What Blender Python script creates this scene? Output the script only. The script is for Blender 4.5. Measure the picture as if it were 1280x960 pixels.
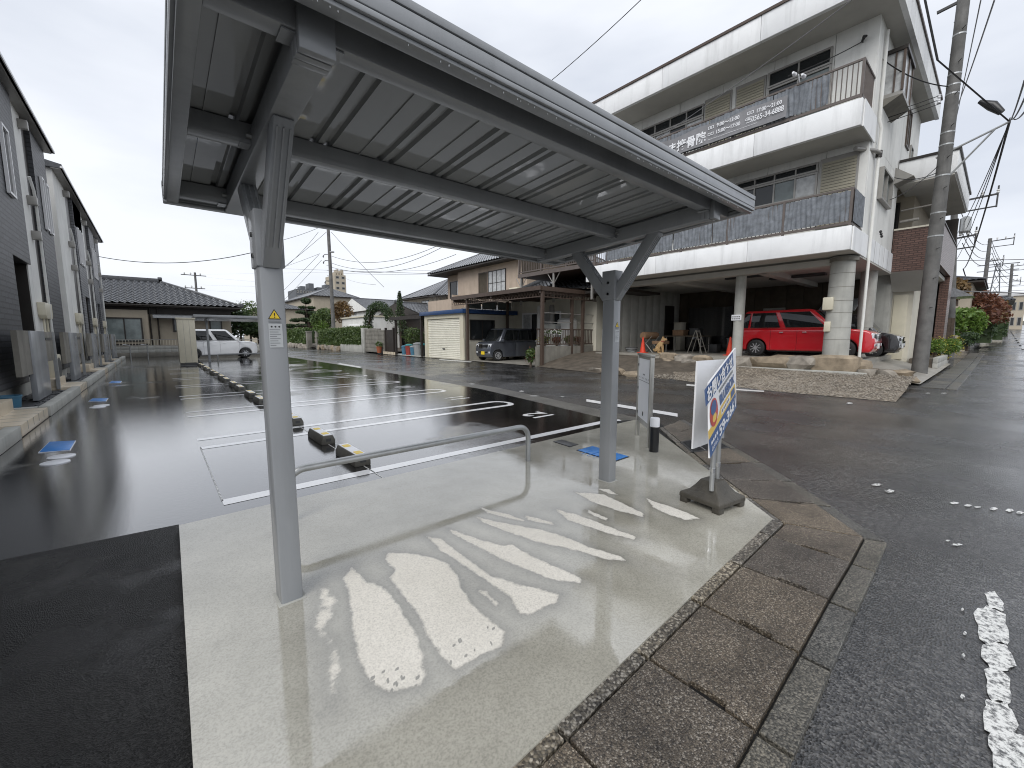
import bpy, bmesh, math, random
import numpy as np
from mathutils import Vector, Matrix
R_ = math.radians
random.seed(7); rng = np.random.default_rng(7)
for o in list(bpy.data.objects): bpy.data.objects.remove(o, do_unlink=True)
scene = bpy.context.scene
col = scene.collection

# ---------------------------------------------------------------- camera
F, YAW, PIT, H = 519.0, R_(40.53), R_(6.56), 1.3       # focal in photo pixels (1280 wide), heading, tilt, eye height
cd = bpy.data.cameras.new('camera'); cam = bpy.data.objects.new('camera', cd); col.objects.link(cam)
cd.sensor_width = 36; cd.lens = 36 * F / 1280; cd.clip_start = .05; cd.clip_end = 3000
cam.location = (0, 0, H); cam.rotation_euler = (math.pi/2 - PIT, 0, -YAW)
scene.camera = cam
# ---------------------------------------------------------------- sky, sun, exposure
SUN_EL, SUN_AZ = R_(44), R_(243)       # azimuth clockwise from +Y
w = bpy.data.worlds.new('World'); scene.world = w; w.use_nodes = True
nt = w.node_tree; nt.nodes.clear()
wo = nt.nodes.new('ShaderNodeOutputWorld'); bg = nt.nodes.new('ShaderNodeBackground')
sky = nt.nodes.new('ShaderNodeTexSky'); sky.sky_type = 'NISHITA'; sky.sun_disc = False
sky.sun_elevation = SUN_EL; sky.sun_rotation = SUN_AZ; sky.air_density = 1.0; sky.dust_density = 3.0
tc = nt.nodes.new('ShaderNodeTexCoord'); mp = nt.nodes.new('ShaderNodeMapping'); mp.inputs['Scale'].default_value = (1, 1, 3.2)
nz = nt.nodes.new('ShaderNodeTexNoise'); nz.inputs['Scale'].default_value = 1.6; nz.inputs['Detail'].default_value = 5; nz.inputs['Roughness'].default_value = .5
rp = nt.nodes.new('ShaderNodeValToRGB')
rp.color_ramp.elements[0].position = .36; rp.color_ramp.elements[0].color = (5.7, 6.05, 6.75, 1)
rp.color_ramp.elements[1].position = .64; rp.color_ramp.elements[1].color = (7.7, 7.95, 8.45, 1)
mx = nt.nodes.new('ShaderNodeMix'); mx.data_type = 'RGBA'; mx.inputs[0].default_value = .93
nt.links.new(tc.outputs['Generated'], mp.inputs['Vector']); nt.links.new(mp.outputs[0], nz.inputs['Vector'])
nt.links.new(nz.outputs['Fac'], rp.inputs[0]); nt.links.new(sky.outputs[0], mx.inputs[6]); nt.links.new(rp.outputs[0], mx.inputs[7])
nt.links.new(mx.outputs[2], bg.inputs['Color']); bg.inputs['Strength'].default_value = .1
nt.links.new(bg.outputs[0], wo.inputs['Surface'])
sd = bpy.data.lights.new('sun', 'SUN'); sd.energy = 1.5; sd.angle = R_(40); sd.color = (1, .98, .95)
sun = bpy.data.objects.new('sun', sd); col.objects.link(sun)
sdir = Vector((math.sin(SUN_AZ)*math.cos(SUN_EL), math.cos(SUN_AZ)*math.cos(SUN_EL), math.sin(SUN_EL)))
sun.rotation_euler = sdir.to_track_quat('Z', 'Y').to_euler(); sun.location = (0, 0, 30)
vs = scene.view_settings; vs.view_transform = 'Standard'; vs.look = 'None'; vs.exposure = 0.42; vs.gamma = 1; vs.use_curve_mapping = False
scene.cycles.max_bounces = 8; scene.cycles.use_denoising = True; scene.cycles.filter_width = 1.05

# ---------------------------------------------------------------- photo pixel -> place
_f = np.array([math.sin(YAW)*math.cos(PIT), math.cos(YAW)*math.cos(PIT), -math.sin(PIT)])
_r = np.array([math.cos(YAW), -math.sin(YAW), 0]); _u = np.cross(_r, _f); C0 = np.array([0, 0, H])
def ray(x, y): return _f + _r*(x-640)/F - _u*(y-480)/F
def G(x, y, z=0): d = ray(x, y); return Vector(C0 + d*((z-H)/d[2]))
def PX(x, y, X): d = ray(x, y); return Vector(C0 + d*(X/d[0]))
def PY(x, y, Y): d = ray(x, y); return Vector(C0 + d*(Y/d[1]))

# ---------------------------------------------------------------- materials
MATS = {}
def nodes_of(name):
    m = bpy.data.materials.new(name); m.use_nodes = True
    t = m.node_tree; return m, t, t.nodes['Principled BSDF']
def N(t, kind, **kw):
    n = t.nodes.new('ShaderNode' + kind)
    for k, v in kw.items():
        if k in n.inputs: n.inputs[k].default_value = v
        else: setattr(n, k, v)
    return n
def mat(name, c, rough=.6, metal=0, var=.12, vs=3.0, bump=0, bs=60, spec=.5, grime=0, coat=0, obj=False):
    """plain surface: base colour with soft noise variation, fine bump, optional grime streaks and clear coat"""
    if name in MATS: return MATS[name]
    m, t, b = nodes_of(name)
    tcn = N(t, 'TexCoord'); co = tcn.outputs['Object']
    n1 = N(t, 'TexNoise', Scale=vs, Detail=6, Roughness=.6); t.links.new(co, n1.inputs['Vector'])
    mr = N(t, 'MapRange'); mr.inputs[1].default_value = .3; mr.inputs[2].default_value = .7
    mr.inputs[3].default_value = 1-var; mr.inputs[4].default_value = 1+var; t.links.new(n1.outputs['Fac'], mr.inputs[0])
    mul = N(t, 'VectorMath', operation='SCALE'); mul.inputs[0].default_value = c[:3]; t.links.new(mr.outputs[0], mul.inputs['Scale'])
    out = mul.outputs[0]
    if grime:
        mpn = N(t, 'Mapping'); mpn.inputs['Scale'].default_value = (2.2, 2.2, .22); t.links.new(co, mpn.inputs['Vector'])
        n3 = N(t, 'TexNoise', Scale=1.6, Detail=7, Roughness=.65); t.links.new(mpn.outputs[0], n3.inputs['Vector'])
        r3 = N(t, 'MapRange'); r3.inputs[1].default_value = .5; r3.inputs[2].default_value = .75; r3.inputs[3].default_value = 0; r3.inputs[4].default_value = grime
        t.links.new(n3.outputs['Fac'], r3.inputs[0])
        g = N(t, 'Mix', data_type='RGBA'); t.links.new(r3.outputs[0], g.inputs[0]); t.links.new(out, g.inputs[6]); g.inputs[7].default_value = (c[0]*.3, c[1]*.3, c[2]*.28, 1)
        out = g.outputs[2]
    t.links.new(out, b.inputs['Base Color'])
    b.inputs['Roughness'].default_value = rough; b.inputs['Metallic'].default_value = metal; b.inputs['Specular IOR Level'].default_value = spec
    if coat: b.inputs['Coat Weight'].default_value = coat; b.inputs['Coat Roughness'].default_value = .04
    if bump:
        n2 = N(t, 'TexNoise', Scale=bs, Detail=3, Roughness=.6); t.links.new(co, n2.inputs['Vector'])
        bp = N(t, 'Bump', Strength=bump, Distance=.01); t.links.new(n2.outputs['Fac'], bp.inputs['Height']); t.links.new(bp.outputs[0], b.inputs['Normal'])
    MATS[name] = m; return m

def ramp(t, src, p0, c0, p1, c1):
    r = N(t, 'ValToRGB'); e = r.color_ramp.elements
    e[0].position = p0; e[1].position = p1
    e[0].color = (*c0, 1) if hasattr(c0, '__len__') else (c0, c0, c0, 1)
    e[1].color = (*c1, 1) if hasattr(c1, '__len__') else (c1, c1, c1, 1)
    t.links.new(src, r.inputs[0]); return r.outputs[0]

def m_asphalt(name, dark, light, agg, r0, r1, wet_scale, bump, film, ior=1.5, coat=0, patch=(.6, 1.35)):
    """wet asphalt: aggregate flecks, and a water film whose cover varies (gloss and relief follow it)"""
    m, t, b = nodes_of(name); co = N(t, 'TexCoord').outputs['Object']
    v = N(t, 'TexVoronoi', Scale=agg); t.links.new(co, v.inputs['Vector'])
    n1 = N(t, 'TexNoise', Scale=agg*.8, Detail=4, Roughness=.7); t.links.new(co, n1.inputs['Vector'])
    n2 = N(t, 'TexNoise', Scale=.9, Detail=6, Roughness=.6); t.links.new(co, n2.inputs['Vector'])
    mix = N(t, 'Math', operation='MULTIPLY'); t.links.new(v.outputs['Color'], mix.inputs[0]); t.links.new(n1.outputs['Fac'], mix.inputs[1])
    base = ramp(t, mix.outputs[0], .14, dark, .5, light)
    pt = ramp(t, n2.outputs['Fac'], .3, patch[0], .7, patch[1])
    mm = N(t, 'Mix', data_type='RGBA', blend_type='MULTIPLY'); mm.inputs[0].default_value = 1; t.links.new(base, mm.inputs[6]); t.links.new(pt, mm.inputs[7])
    t.links.new(mm.outputs[2], b.inputs['Base Color'])
    n3 = N(t, 'TexNoise', Scale=wet_scale, Detail=5, Roughness=.55); t.links.new(co, n3.inputs['Vector'])
    wet = N(t, 'MapRange', interpolation_type='SMOOTHSTEP'); wet.inputs[1].default_value = film[0]; wet.inputs[2].default_value = film[1]; t.links.new(n3.outputs['Fac'], wet.inputs[0])
    ro = N(t, 'MapRange'); ro.inputs[3].default_value = r1; ro.inputs[4].default_value = r0; t.links.new(wet.outputs[0], ro.inputs[0]); t.links.new(ro.outputs[0], b.inputs['Roughness'])
    h = N(t, 'Math', operation='ADD'); t.links.new(v.outputs['Distance'], h.inputs[0]); t.links.new(n1.outputs['Fac'], h.inputs[1])
    inv = N(t, 'MapRange'); inv.inputs[3].default_value = bump[0]; inv.inputs[4].default_value = bump[1]; t.links.new(wet.outputs[0], inv.inputs[0])
    bp = N(t, 'Bump', Distance=.004); t.links.new(h.outputs[0], bp.inputs['Height']); t.links.new(inv.outputs[0], bp.inputs['Strength'])
    # rain ripples on the film
    n4 = N(t, 'TexNoise', Scale=26, Detail=2, Roughness=.5); t.links.new(co, n4.inputs['Vector'])
    bp2 = N(t, 'Bump', Distance=.0022, Strength=.22); t.links.new(n4.outputs['Fac'], bp2.inputs['Height']); t.links.new(bp.outputs[0], bp2.inputs['Normal'])
    t.links.new(bp2.outputs[0], b.inputs['Normal'])
    b.inputs['Specular IOR Level'].default_value = .5; b.inputs['IOR'].default_value = ior
    if coat:
        b.inputs['Coat Weight'].default_value = coat; b.inputs['Coat IOR'].default_value = 1.6; b.inputs['Coat Roughness'].default_value = .02; t.links.new(bp2.outputs[0], b.inputs['Coat Normal'])
    MATS[name] = m; return m
m_asphalt('asphalt_new', (.004, .004, .0045), (.022, .022, .023), 170, .018, .2, .36, (.6, .05), (.25, .41), 1.9, 1)
m_asphalt('asphalt_coarse', (.002, .002, .0022), (.03, .03, .03), 190, .06, .40, 1.6, (.8, .3), (.44, .64), 1.32, 0, (.25, 1.7))
m_asphalt('asphalt_old', (.007, .007, .0075), (.115, .112, .108), 105, .08, .30, .6, (1.0, .55), (.40, .58), 1.75, 0, (.32, 1.6))

def m_concrete_pad():
    m, t, b = nodes_of('concrete_pad'); co = N(t, 'TexCoord').outputs['Object']
    at = N(t, 'Attribute', attribute_name='dry')
    nd = N(t, 'TexNoise', Scale=14, Detail=7, Roughness=.68); t.links.new(co, nd.inputs['Vector'])
    a1 = N(t, 'Math', operation='MULTIPLY_ADD'); t.links.new(nd.outputs['Fac'], a1.inputs[0]); a1.inputs[1].default_value = .8; a1.inputs[2].default_value = -.4
    a2 = N(t, 'Math', operation='ADD'); t.links.new(at.outputs['Fac'], a2.inputs[0]); t.links.new(a1.outputs[0], a2.inputs[1])
    dry = N(t, 'MapRange', interpolation_type='SMOOTHSTEP'); dry.inputs[1].default_value = .40; dry.inputs[2].default_value = .64; t.links.new(a2.outputs[0], dry.inputs[0])
    nA = N(t, 'TexNoise', Scale=2.2, Detail=7, Roughness=.62); t.links.new(co, nA.inputs['Vector'])
    nB = N(t, 'TexNoise', Scale=130, Detail=3, Roughness=.7); t.links.new(co, nB.inputs['Vector'])
    wetc = ramp(t, nA.outputs['Fac'], .3, (.34, .326, .275), .72, (.485, .468, .405))
    dryc = ramp(t, nA.outputs['Fac'], .3, (.63, .60, .53), .72, (.75, .715, .64))
    run = N(t, 'Attribute', attribute_name='run'); rr_ = ramp(t, run.outputs['Fac'], 0, 1.0, 1, .60)
    wr_ = N(t, 'Mix', data_type='RGBA', blend_type='MULTIPLY'); wr_.inputs[0].default_value = 1; t.links.new(wetc, wr_.inputs[6]); t.links.new(rr_, wr_.inputs[7]); wetc = wr_.outputs[2]
    mx_ = N(t, 'Mix', data_type='RGBA'); t.links.new(dry.outputs[0], mx_.inputs[0]); t.links.new(wetc, mx_.inputs[6]); t.links.new(dryc, mx_.inputs[7])
    gr = ramp(t, nB.outputs['Fac'], .28, .68, .58, 1.06)
    m2 = N(t, 'Mix', data_type='RGBA', blend_type='MULTIPLY'); m2.inputs[0].default_value = 1; t.links.new(mx_.outputs[2], m2.inputs[6]); t.links.new(gr, m2.inputs[7])
    t.links.new(m2.outputs[2], b.inputs['Base Color'])
    nF = N(t, 'TexNoise', Scale=3.1, Detail=4, Roughness=.6); t.links.new(co, nF.inputs['Vector'])
    rw = N(t, 'MapRange'); rw.inputs[1].default_value = .38; rw.inputs[2].default_value = .6; rw.inputs[3].default_value = .015; rw.inputs[4].default_value = .09; t.links.new(nF.outputs['Fac'], rw.inputs[0])
    ro = N(t, 'Mix', data_type='FLOAT'); t.links.new(dry.outputs[0], ro.inputs[0]); t.links.new(rw.outputs[0], ro.inputs[2]); ro.inputs[3].default_value = .8
    t.links.new(ro.outputs[0], b.inputs['Roughness'])
    bs_ = N(t, 'MapRange'); bs_.inputs[3].default_value = .0; bs_.inputs[4].default_value = .5; t.links.new(ro.outputs[0], bs_.inputs[0])
    bp = N(t, 'Bump', Distance=.003); t.links.new(nB.outputs['Fac'], bp.inputs['Height']); t.links.new(bs_.outputs[0], bp.inputs['Strength'])
    b.inputs['IOR'].default_value = 2.15
    nR = N(t, 'TexNoise', Scale=24, Detail=2); t.links.new(co, nR.inputs['Vector'])
    bp2 = N(t, 'Bump', Distance=.002, Strength=.07); t.links.new(nR.outputs['Fac'], bp2.inputs['Height']); t.links.new(bp.outputs[0], bp2.inputs['Normal'])
    t.links.new(bp2.outputs[0], b.inputs['Normal'])
    MATS['concrete_pad'] = m
m_concrete_pad()

def m_aggregate(name, cols, scale, rough, bump):
    """exposed aggregate: pebbles of several tones in darker mortar"""
    m, t, b = nodes_of(name); co = N(t, 'TexCoord').outputs['Object']
    v = N(t, 'TexVoronoi', Scale=scale); t.links.new(co, v.inputs['Vector'])
    sep = N(t, 'SeparateColor'); t.links.new(v.outputs['Color'], sep.inputs[0])
    r = N(t, 'ValToRGB'); els = r.color_ramp.elements; r.color_ramp.interpolation = 'CONSTANT'
    for i, c in enumerate(cols):
        e = els[i] if i < 2 else els.new(i/len(cols)); e.position = i/len(cols); e.color = (*c, 1)
    t.links.new(sep.outputs[0], r.inputs[0])
    dk = ramp(t, v.outputs['Distance'], .35, 1.0, .8, .5)
    m1 = N(t, 'Mix', data_type='RGBA', blend_type='MULTIPLY'); m1.inputs[0].default_value = 1; t.links.new(r.outputs[0], m1.inputs[6]); t.links.new(dk, m1.inputs[7])
    n2 = N(t, 'TexNoise', Scale=2.5, Detail=6, Roughness=.65); t.links.new(co, n2.inputs['Vector'])
    st = ramp(t, n2.outputs['Fac'], .3, .5, .7, 1.3)
    info = N(t, 'ObjectInfo'); pr = ramp(t, info.outputs['Random'], 0, (.72, .74, .8), 1, (1.2, 1.12, 1.0))
    m2 = N(t, 'Mix', data_type='RGBA', blend_type='MULTIPLY'); m2.inputs[0].default_value = 1; t.links.new(m1.outputs[2], m2.inputs[6]); t.links.new(st, m2.inputs[7])
    m3 = N(t, 'Mix', data_type='RGBA', blend_type='MULTIPLY'); m3.inputs[0].default_value = 1; t.links.new(m2.outputs[2], m3.inputs[6]); t.links.new(pr, m3.inputs[7])
    t.links.new(m3.outputs[2], b.inputs['Base Color']); b.inputs['Roughness'].default_value = rough
    bp = N(t, 'Bump', Distance=.004, Strength=bump); bp.invert = True; t.links.new(v.outputs['Distance'], bp.inputs['Height']); t.links.new(bp.outputs[0], b.inputs['Normal'])
    MATS[name] = m; return m
m_aggregate('slab_aggregate', [(.125, .105, .082), (.20, .172, .135), (.06, .052, .043), (.34, .31, .265), (.14, .118, .092), (.085, .072, .058), (.165, .14, .108)], 190, .36, .8)
m_aggregate('kerb_aggregate', [(.11, .10, .08), (.32, .295, .245), (.19, .17, .135), (.07, .062, .052), (.40, .375, .325), (.15, .135, .11)], 105, .36, .9)
m_aggregate('kerb_grey', [(.095, .094, .084), (.15, .147, .132), (.06, .06, .055), (.20, .193, .17)], 150, .4, .6)

m_aggregate('gravel_mix', [(.20, .175, .14), (.34, .31, .26), (.12, .10, .08), (.42, .39, .34), (.25, .215, .17), (.16, .135, .105)], 26, .7, 1.2)
def m_paint(name, c, wear0, wear1, under=(.05, .05, .05), rough=.1):
    m, t, b = nodes_of(name); co = N(t, 'TexCoord').outputs['Object']
    n = N(t, 'TexNoise', Scale=38, Detail=8, Roughness=.75); t.links.new(co, n.inputs['Vector'])
    r = N(t, 'MapRange'); r.inputs[1].default_value = wear0; r.inputs[2].default_value = wear1; t.links.new(n.outputs['Fac'], r.inputs[0])
    x = N(t, 'Mix', data_type='RGBA'); t.links.new(r.outputs[0], x.inputs[0]); x.inputs[6].default_value = (*under, 1); x.inputs[7].default_value = (*c, 1)
    t.links.new(x.outputs[2], b.inputs['Base Color']); b.inputs['Roughness'].default_value = rough; b.inputs['IOR'].default_value = 1.9
    MATS[name] = m; return m
m_paint('paint_new', (.90, .90, .90), .15, .25)
m_paint('paint_worn', (.72, .72, .69), .41, .53, (.04, .04, .04), .4)

def m_siding(name, c, cw, ch, mort, bump, rough=.5):
    """siding or small facing tiles in courses; the relief is finer than can be picked apart"""
    m, t, b = nodes_of(name); tcn = N(t, 'TexCoord'); ge = N(t, 'NewGeometry')
    sp = N(t, 'SeparateXYZ'); t.links.new(tcn.outputs['Object'], sp.inputs[0])
    ad = N(t, 'Math', operation='ADD'); t.links.new(sp.outputs[0], ad.inputs[0]); t.links.new(sp.outputs[1], ad.inputs[1])
    cb = N(t, 'CombineXYZ'); t.links.new(ad.outputs[0], cb.inputs[0]); t.links.new(sp.outputs[2], cb.inputs[1])
    br = N(t, 'TexBrick', Scale=1.0); br.inputs['Brick Width'].default_value = cw; br.inputs['Row Height'].default_value = ch; br.inputs['Mortar Size'].default_value = mort
    br.inputs['Color1'].default_value = (*[x*.8 for x in c], 1); br.inputs['Color2'].default_value = (*[x*1.2 for x in c], 1); br.inputs['Mortar'].default_value = (*[x*.45 for x in c], 1)
    t.links.new(cb.outputs[0], br.inputs['Vector']); t.links.new(br.outputs['Color'], b.inputs['Base Color']); b.inputs['Roughness'].default_value = rough
    bp = N(t, 'Bump', Distance=.012, Strength=bump); bp.invert = True; t.links.new(br.outputs['Fac'], bp.inputs['Height']); t.links.new(bp.outputs[0], b.inputs['Normal'])
    MATS[name] = m; return m
m_siding('siding_dark', (.052, .055, .062), .45, .10, .012, .9)
m_siding('tile_brown', (.13, .075, .06), .22, .075, .012, .8, .35)
m_siding('siding_mid', (.16, .165, .175), .45, .10, .012, .7)
m_siding('siding_white', (.62, .62, .60), .30, .12, .008, .5)

def m_leaf(name, a, b_):
    m, t, b = nodes_of(name); info = N(t, 'NewGeometry')
    c = ramp(t, info.outputs['Random Per Island'], 0, a, 1, b_)
    t.links.new(c, b.inputs['Base Color']); b.inputs['Roughness'].default_value = .45
    tr = N(t, 'BsdfTranslucent'); t.links.new(c, tr.inputs['Color']); ms = N(t, 'MixShader'); ms.inputs[0].default_value = .25
    t.links.new(b.outputs[0], ms.inputs[1]); t.links.new(tr.outputs[0], ms.inputs[2]); t.links.new(ms.outputs[0], t.nodes['Material Output'].inputs['Surface'])
    MATS[name] = m
m_leaf('leaf_hedge', (.045, .085, .022), (.12, .17, .05)); m_leaf('leaf_pine', (.025, .05, .02), (.07, .105, .04))
m_leaf('leaf_bright', (.07, .14, .02), (.17, .26, .05)); m_leaf('leaf_red', (.10, .035, .022), (.20, .085, .045))
m_leaf('leaf_dark', (.02, .045, .016), (.06, .095, .03)); m_leaf('leaf_yellow', (.30, .26, .03), (.5, .42, .06)); m_leaf('leaf_autumn', (.12, .07, .03), (.22, .14, .05))

mat('steel_grey', (.29, .302, .315), .24, 0, .06, 2, .04, 40, .5, .3)
mat('steel_dark', (.045, .046, .047), .4, 0, .1, 3)
mat('sheet_grey', (.30, .31, .315), .05, 0, .06, 2, .10, 4, .9)
mat('galvanised', (.42, .43, .43), .35, .6, .12, 6, .05, 30)
mat('stainless', (.36, .355, .33), .3, .7, .1, 8)
mat('black_plastic', (.012, .012, .013), .35, 0, .1, 8)
mat('white_plastic', (.82, .83, .86), .3, 0, .03, 8)
mat('white_board', (.80, .81, .83), .35, 0, .04, 4)
mat('cream_metal', (.60, .56, .44), .4, 0, .06, 3, 0, 40, .5, .15)
mat('white_wall', (.74, .74, .71), .75, 0, .08, 1.2, .35, 45, .3, .3)
mat('white_fascia', (.83, .84, .845), .7, 0, .06, 1.2, .3, 60, .3, .3)
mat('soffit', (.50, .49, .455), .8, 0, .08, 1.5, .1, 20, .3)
mat('concrete_grey', (.40, .40, .37), .75, 0, .15, 2.2, .25, 40, .3, .35)
mat('concrete_dark', (.20, .19, .165), .75, 0, .25, 1.8, .3, 40, .3, .4)
mat('concrete_floor', (.30, .285, .25), .45, 0, .2, 1.5, .15, 40)
mat('step_tile', (.58, .50, .38), .35, 0, .1, 3, .1, 30)
mat('rock', (.27, .22, .16), .8, 0, .35, 4, .8, 14, .3)
mat('rock_grey', (.26, .235, .20), .8, 0, .35, 4, .8, 14, .3)
mat('gutter_shade', (.008, .0075, .007), .9, 0, .3, 5)  # near-black: shade of the hollow gutter put into the colour
mat('soil', (.10, .084, .066), .8, 0, .4, 3, .9, 40, .3)
mat('gravel_base', (.22, .195, .16), .85, 0, .45, 40, .9, 120, .3)
mat('gravel_stone', (.27, .24, .20), .7, 0, .45, 60)
mat('black_gravel', (.03, .032, .036), .5, 0, .5, 60, .8, 80)
mat('earth_far', (.09, .09, .075), .85, 0, .25, .3, .3, 3, .3)
mat('brown_metal', (.075, .052, .04), .45, 0, .15, 5)
mat('brown_rail', (.115, .095, .085), .5, 0, .15, 5)
mat('shade_cloth', (.19, .205, .225), .85, 0, .3, 7, .5, 90, .2)
mat('banner_cloth', (.24, .24, .25), .75, 0, .12, 3, .2, 12, .2)
mat('shutter_tan', (.34, .315, .24), .55, 0, .1, 2)
mat('shutter_cream', (.72, .70, .60), .45, 0, .06, 2, 0, 40, .5, .2)
mat('beige_stucco', (.46, .375, .30), .8, 0, .1, 1.3, .3, 60, .3, .25)
mat('tan_wall', (.38, .335, .265), .8, 0, .08, 1.3, .2, 50, .3, .15)
mat('cream_wall', (.60, .57, .48), .75, 0, .08, 1.5, .2, 50, .3, .2)
mat('roof_tile', (.23, .237, .25), .2, 0, .3, 9, .15, 30, .6)
mat('roof_tile_dark', (.07, .073, .078), .25, 0, .3, 9, .15, 30, .6)
mat('dark_wood', (.03, .024, .02), .6, 0, .3, 5)
mat('blue_fascia', (.02, .055, .15), .4, 0, .1, 3)
mat('glass_dark', (.02, .023, .025), .05, 0, .15, 2)
mat('glass_pale', (.17, .20, .20), .12, 0, .35, 1.6)
mat('glass_curtain', (.42, .43, .43), .15, 0, .25, 6)
mat('alu_frame', (.30, .29, .27), .4, .3, .08, 6)
mat('bronze_frame', (.03, .026, .023), .4, .2, .08, 6)
mat('white_frame', (.80, .80, .80), .4, 0, .04, 6)
mat('pole_concrete', (.135, .133, .128), .7, 0, .3, 2.5, .4, 40, .3, .5)
mat('wire_black', (.012, .012, .013), .5, 0, .1, 3)
mat('wire_grey', (.13, .13, .135), .5, 0, .1, 3)
mat('rubber', (.012, .012, .013), .6, 0, .2, 9)
mat('rim', (.55, .56, .58), .25, .5, .1, 9)
mat('car_red', (.52, .008, .016), .28, 0, .03, 2, 0, 40, .5, 0, 1)
mat('car_white', (.80, .81, .82), .25, 0, .02, 2, 0, 40, .5, 0, 1)
mat('car_grey', (.085, .094, .115), .28, .3, .03, 2, 0, 40, .5, 0, 1)
mat('car_black', (.01, .01, .011), .25, 0, .03, 2, 0, 40, .5, 0, 1)
mat('car_glass', (.012, .014, .015), .03, 0, .1, 2)
mat('chrome', (.75, .76, .77), .12, 1, .03, 4)
mat('lamp_glass', (.62, .64, .66), .08, 0, .3, 40)
mat('lamp_red', (.45, .01, .015), .1, 0, .1, 20)
mat('plate_yellow', (.80, .58, .03), .4, 0, .03, 9)
mat('plate_white', (.78, .79, .78), .4, 0, .03, 9)
mat('tank_black', (.02, .021, .022), .5, 0, .2, 5)
mat('cone_red', (.72, .06, .025), .4, 0, .1, 9)
mat('sign_blue', (.028, .095, .27), .3, 0, .03, 3)
mat('sign_white', (.83, .84, .86), .3, 0, .02, 3)
mat('sign_yellow', (.76, .52, .10), .35, 0, .02, 3)
mat('sign_red', (.50, .05, .04), .35, 0, .02, 3)
mat('cover_blue', (.03, .22, .62), .3, 0, .12, 12)
mat('label_yellow', (.78, .55, .03), .35, 0, .05, 30)
mat('label_grey', (.50, .52, .53), .35, 0, .03, 9)
mat('ink', (.02, .02, .022), .5, 0, .05, 9)
mat('ink_grey', (.22, .23, .24), .5, 0, .05, 9)
mat('stop_concrete', (.10, .096, .082), .55, 0, .25, 8, .4, 60, .5, .3)
mat('sign_base', (.062, .056, .045), .5, 0, .3, 9, .5, 50, .5, .2)
mat('bark', (.09, .07, .055), .85, 0, .3, 6, .8, 25, .2)
mat('fur_tan', (.42, .28, .14), .9, 0, .2, 14, .4, 60, .2)
mat('carpet_brown', (.22, .14, .085), .9, 0, .2, 9, .3, 60, .2)
mat('bin_blue', (.06, .17, .26), .45, 0, .1, 5)
mat('bin_grey', (.30, .31, .31), .45, 0, .1, 5)
mat('bin_teal', (.03, .26, .28), .45, 0, .1, 5)
mat('bin_red', (.28, .05, .04), .45, 0, .1, 5)
mat('terracotta', (.33, .10, .045), .7, 0, .15, 9)
mat('flower_white', (.75, .75, .72), .6, 0, .1, 9)
mat('timber_panel', (.075, .062, .045), .7, 0, .25, 3, .2, 40, .3)
mat('far_grey', (.12, .128, .14), .8, 0, .1, .3); mat('far_beige', (.42, .37, .29), .8, 0, .08, .3); mat('far_white', (.55, .55, .55), .8, 0, .08, .3)
mat('white_stack', (.62, .62, .60), .5, 0, .1, 5)

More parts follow.
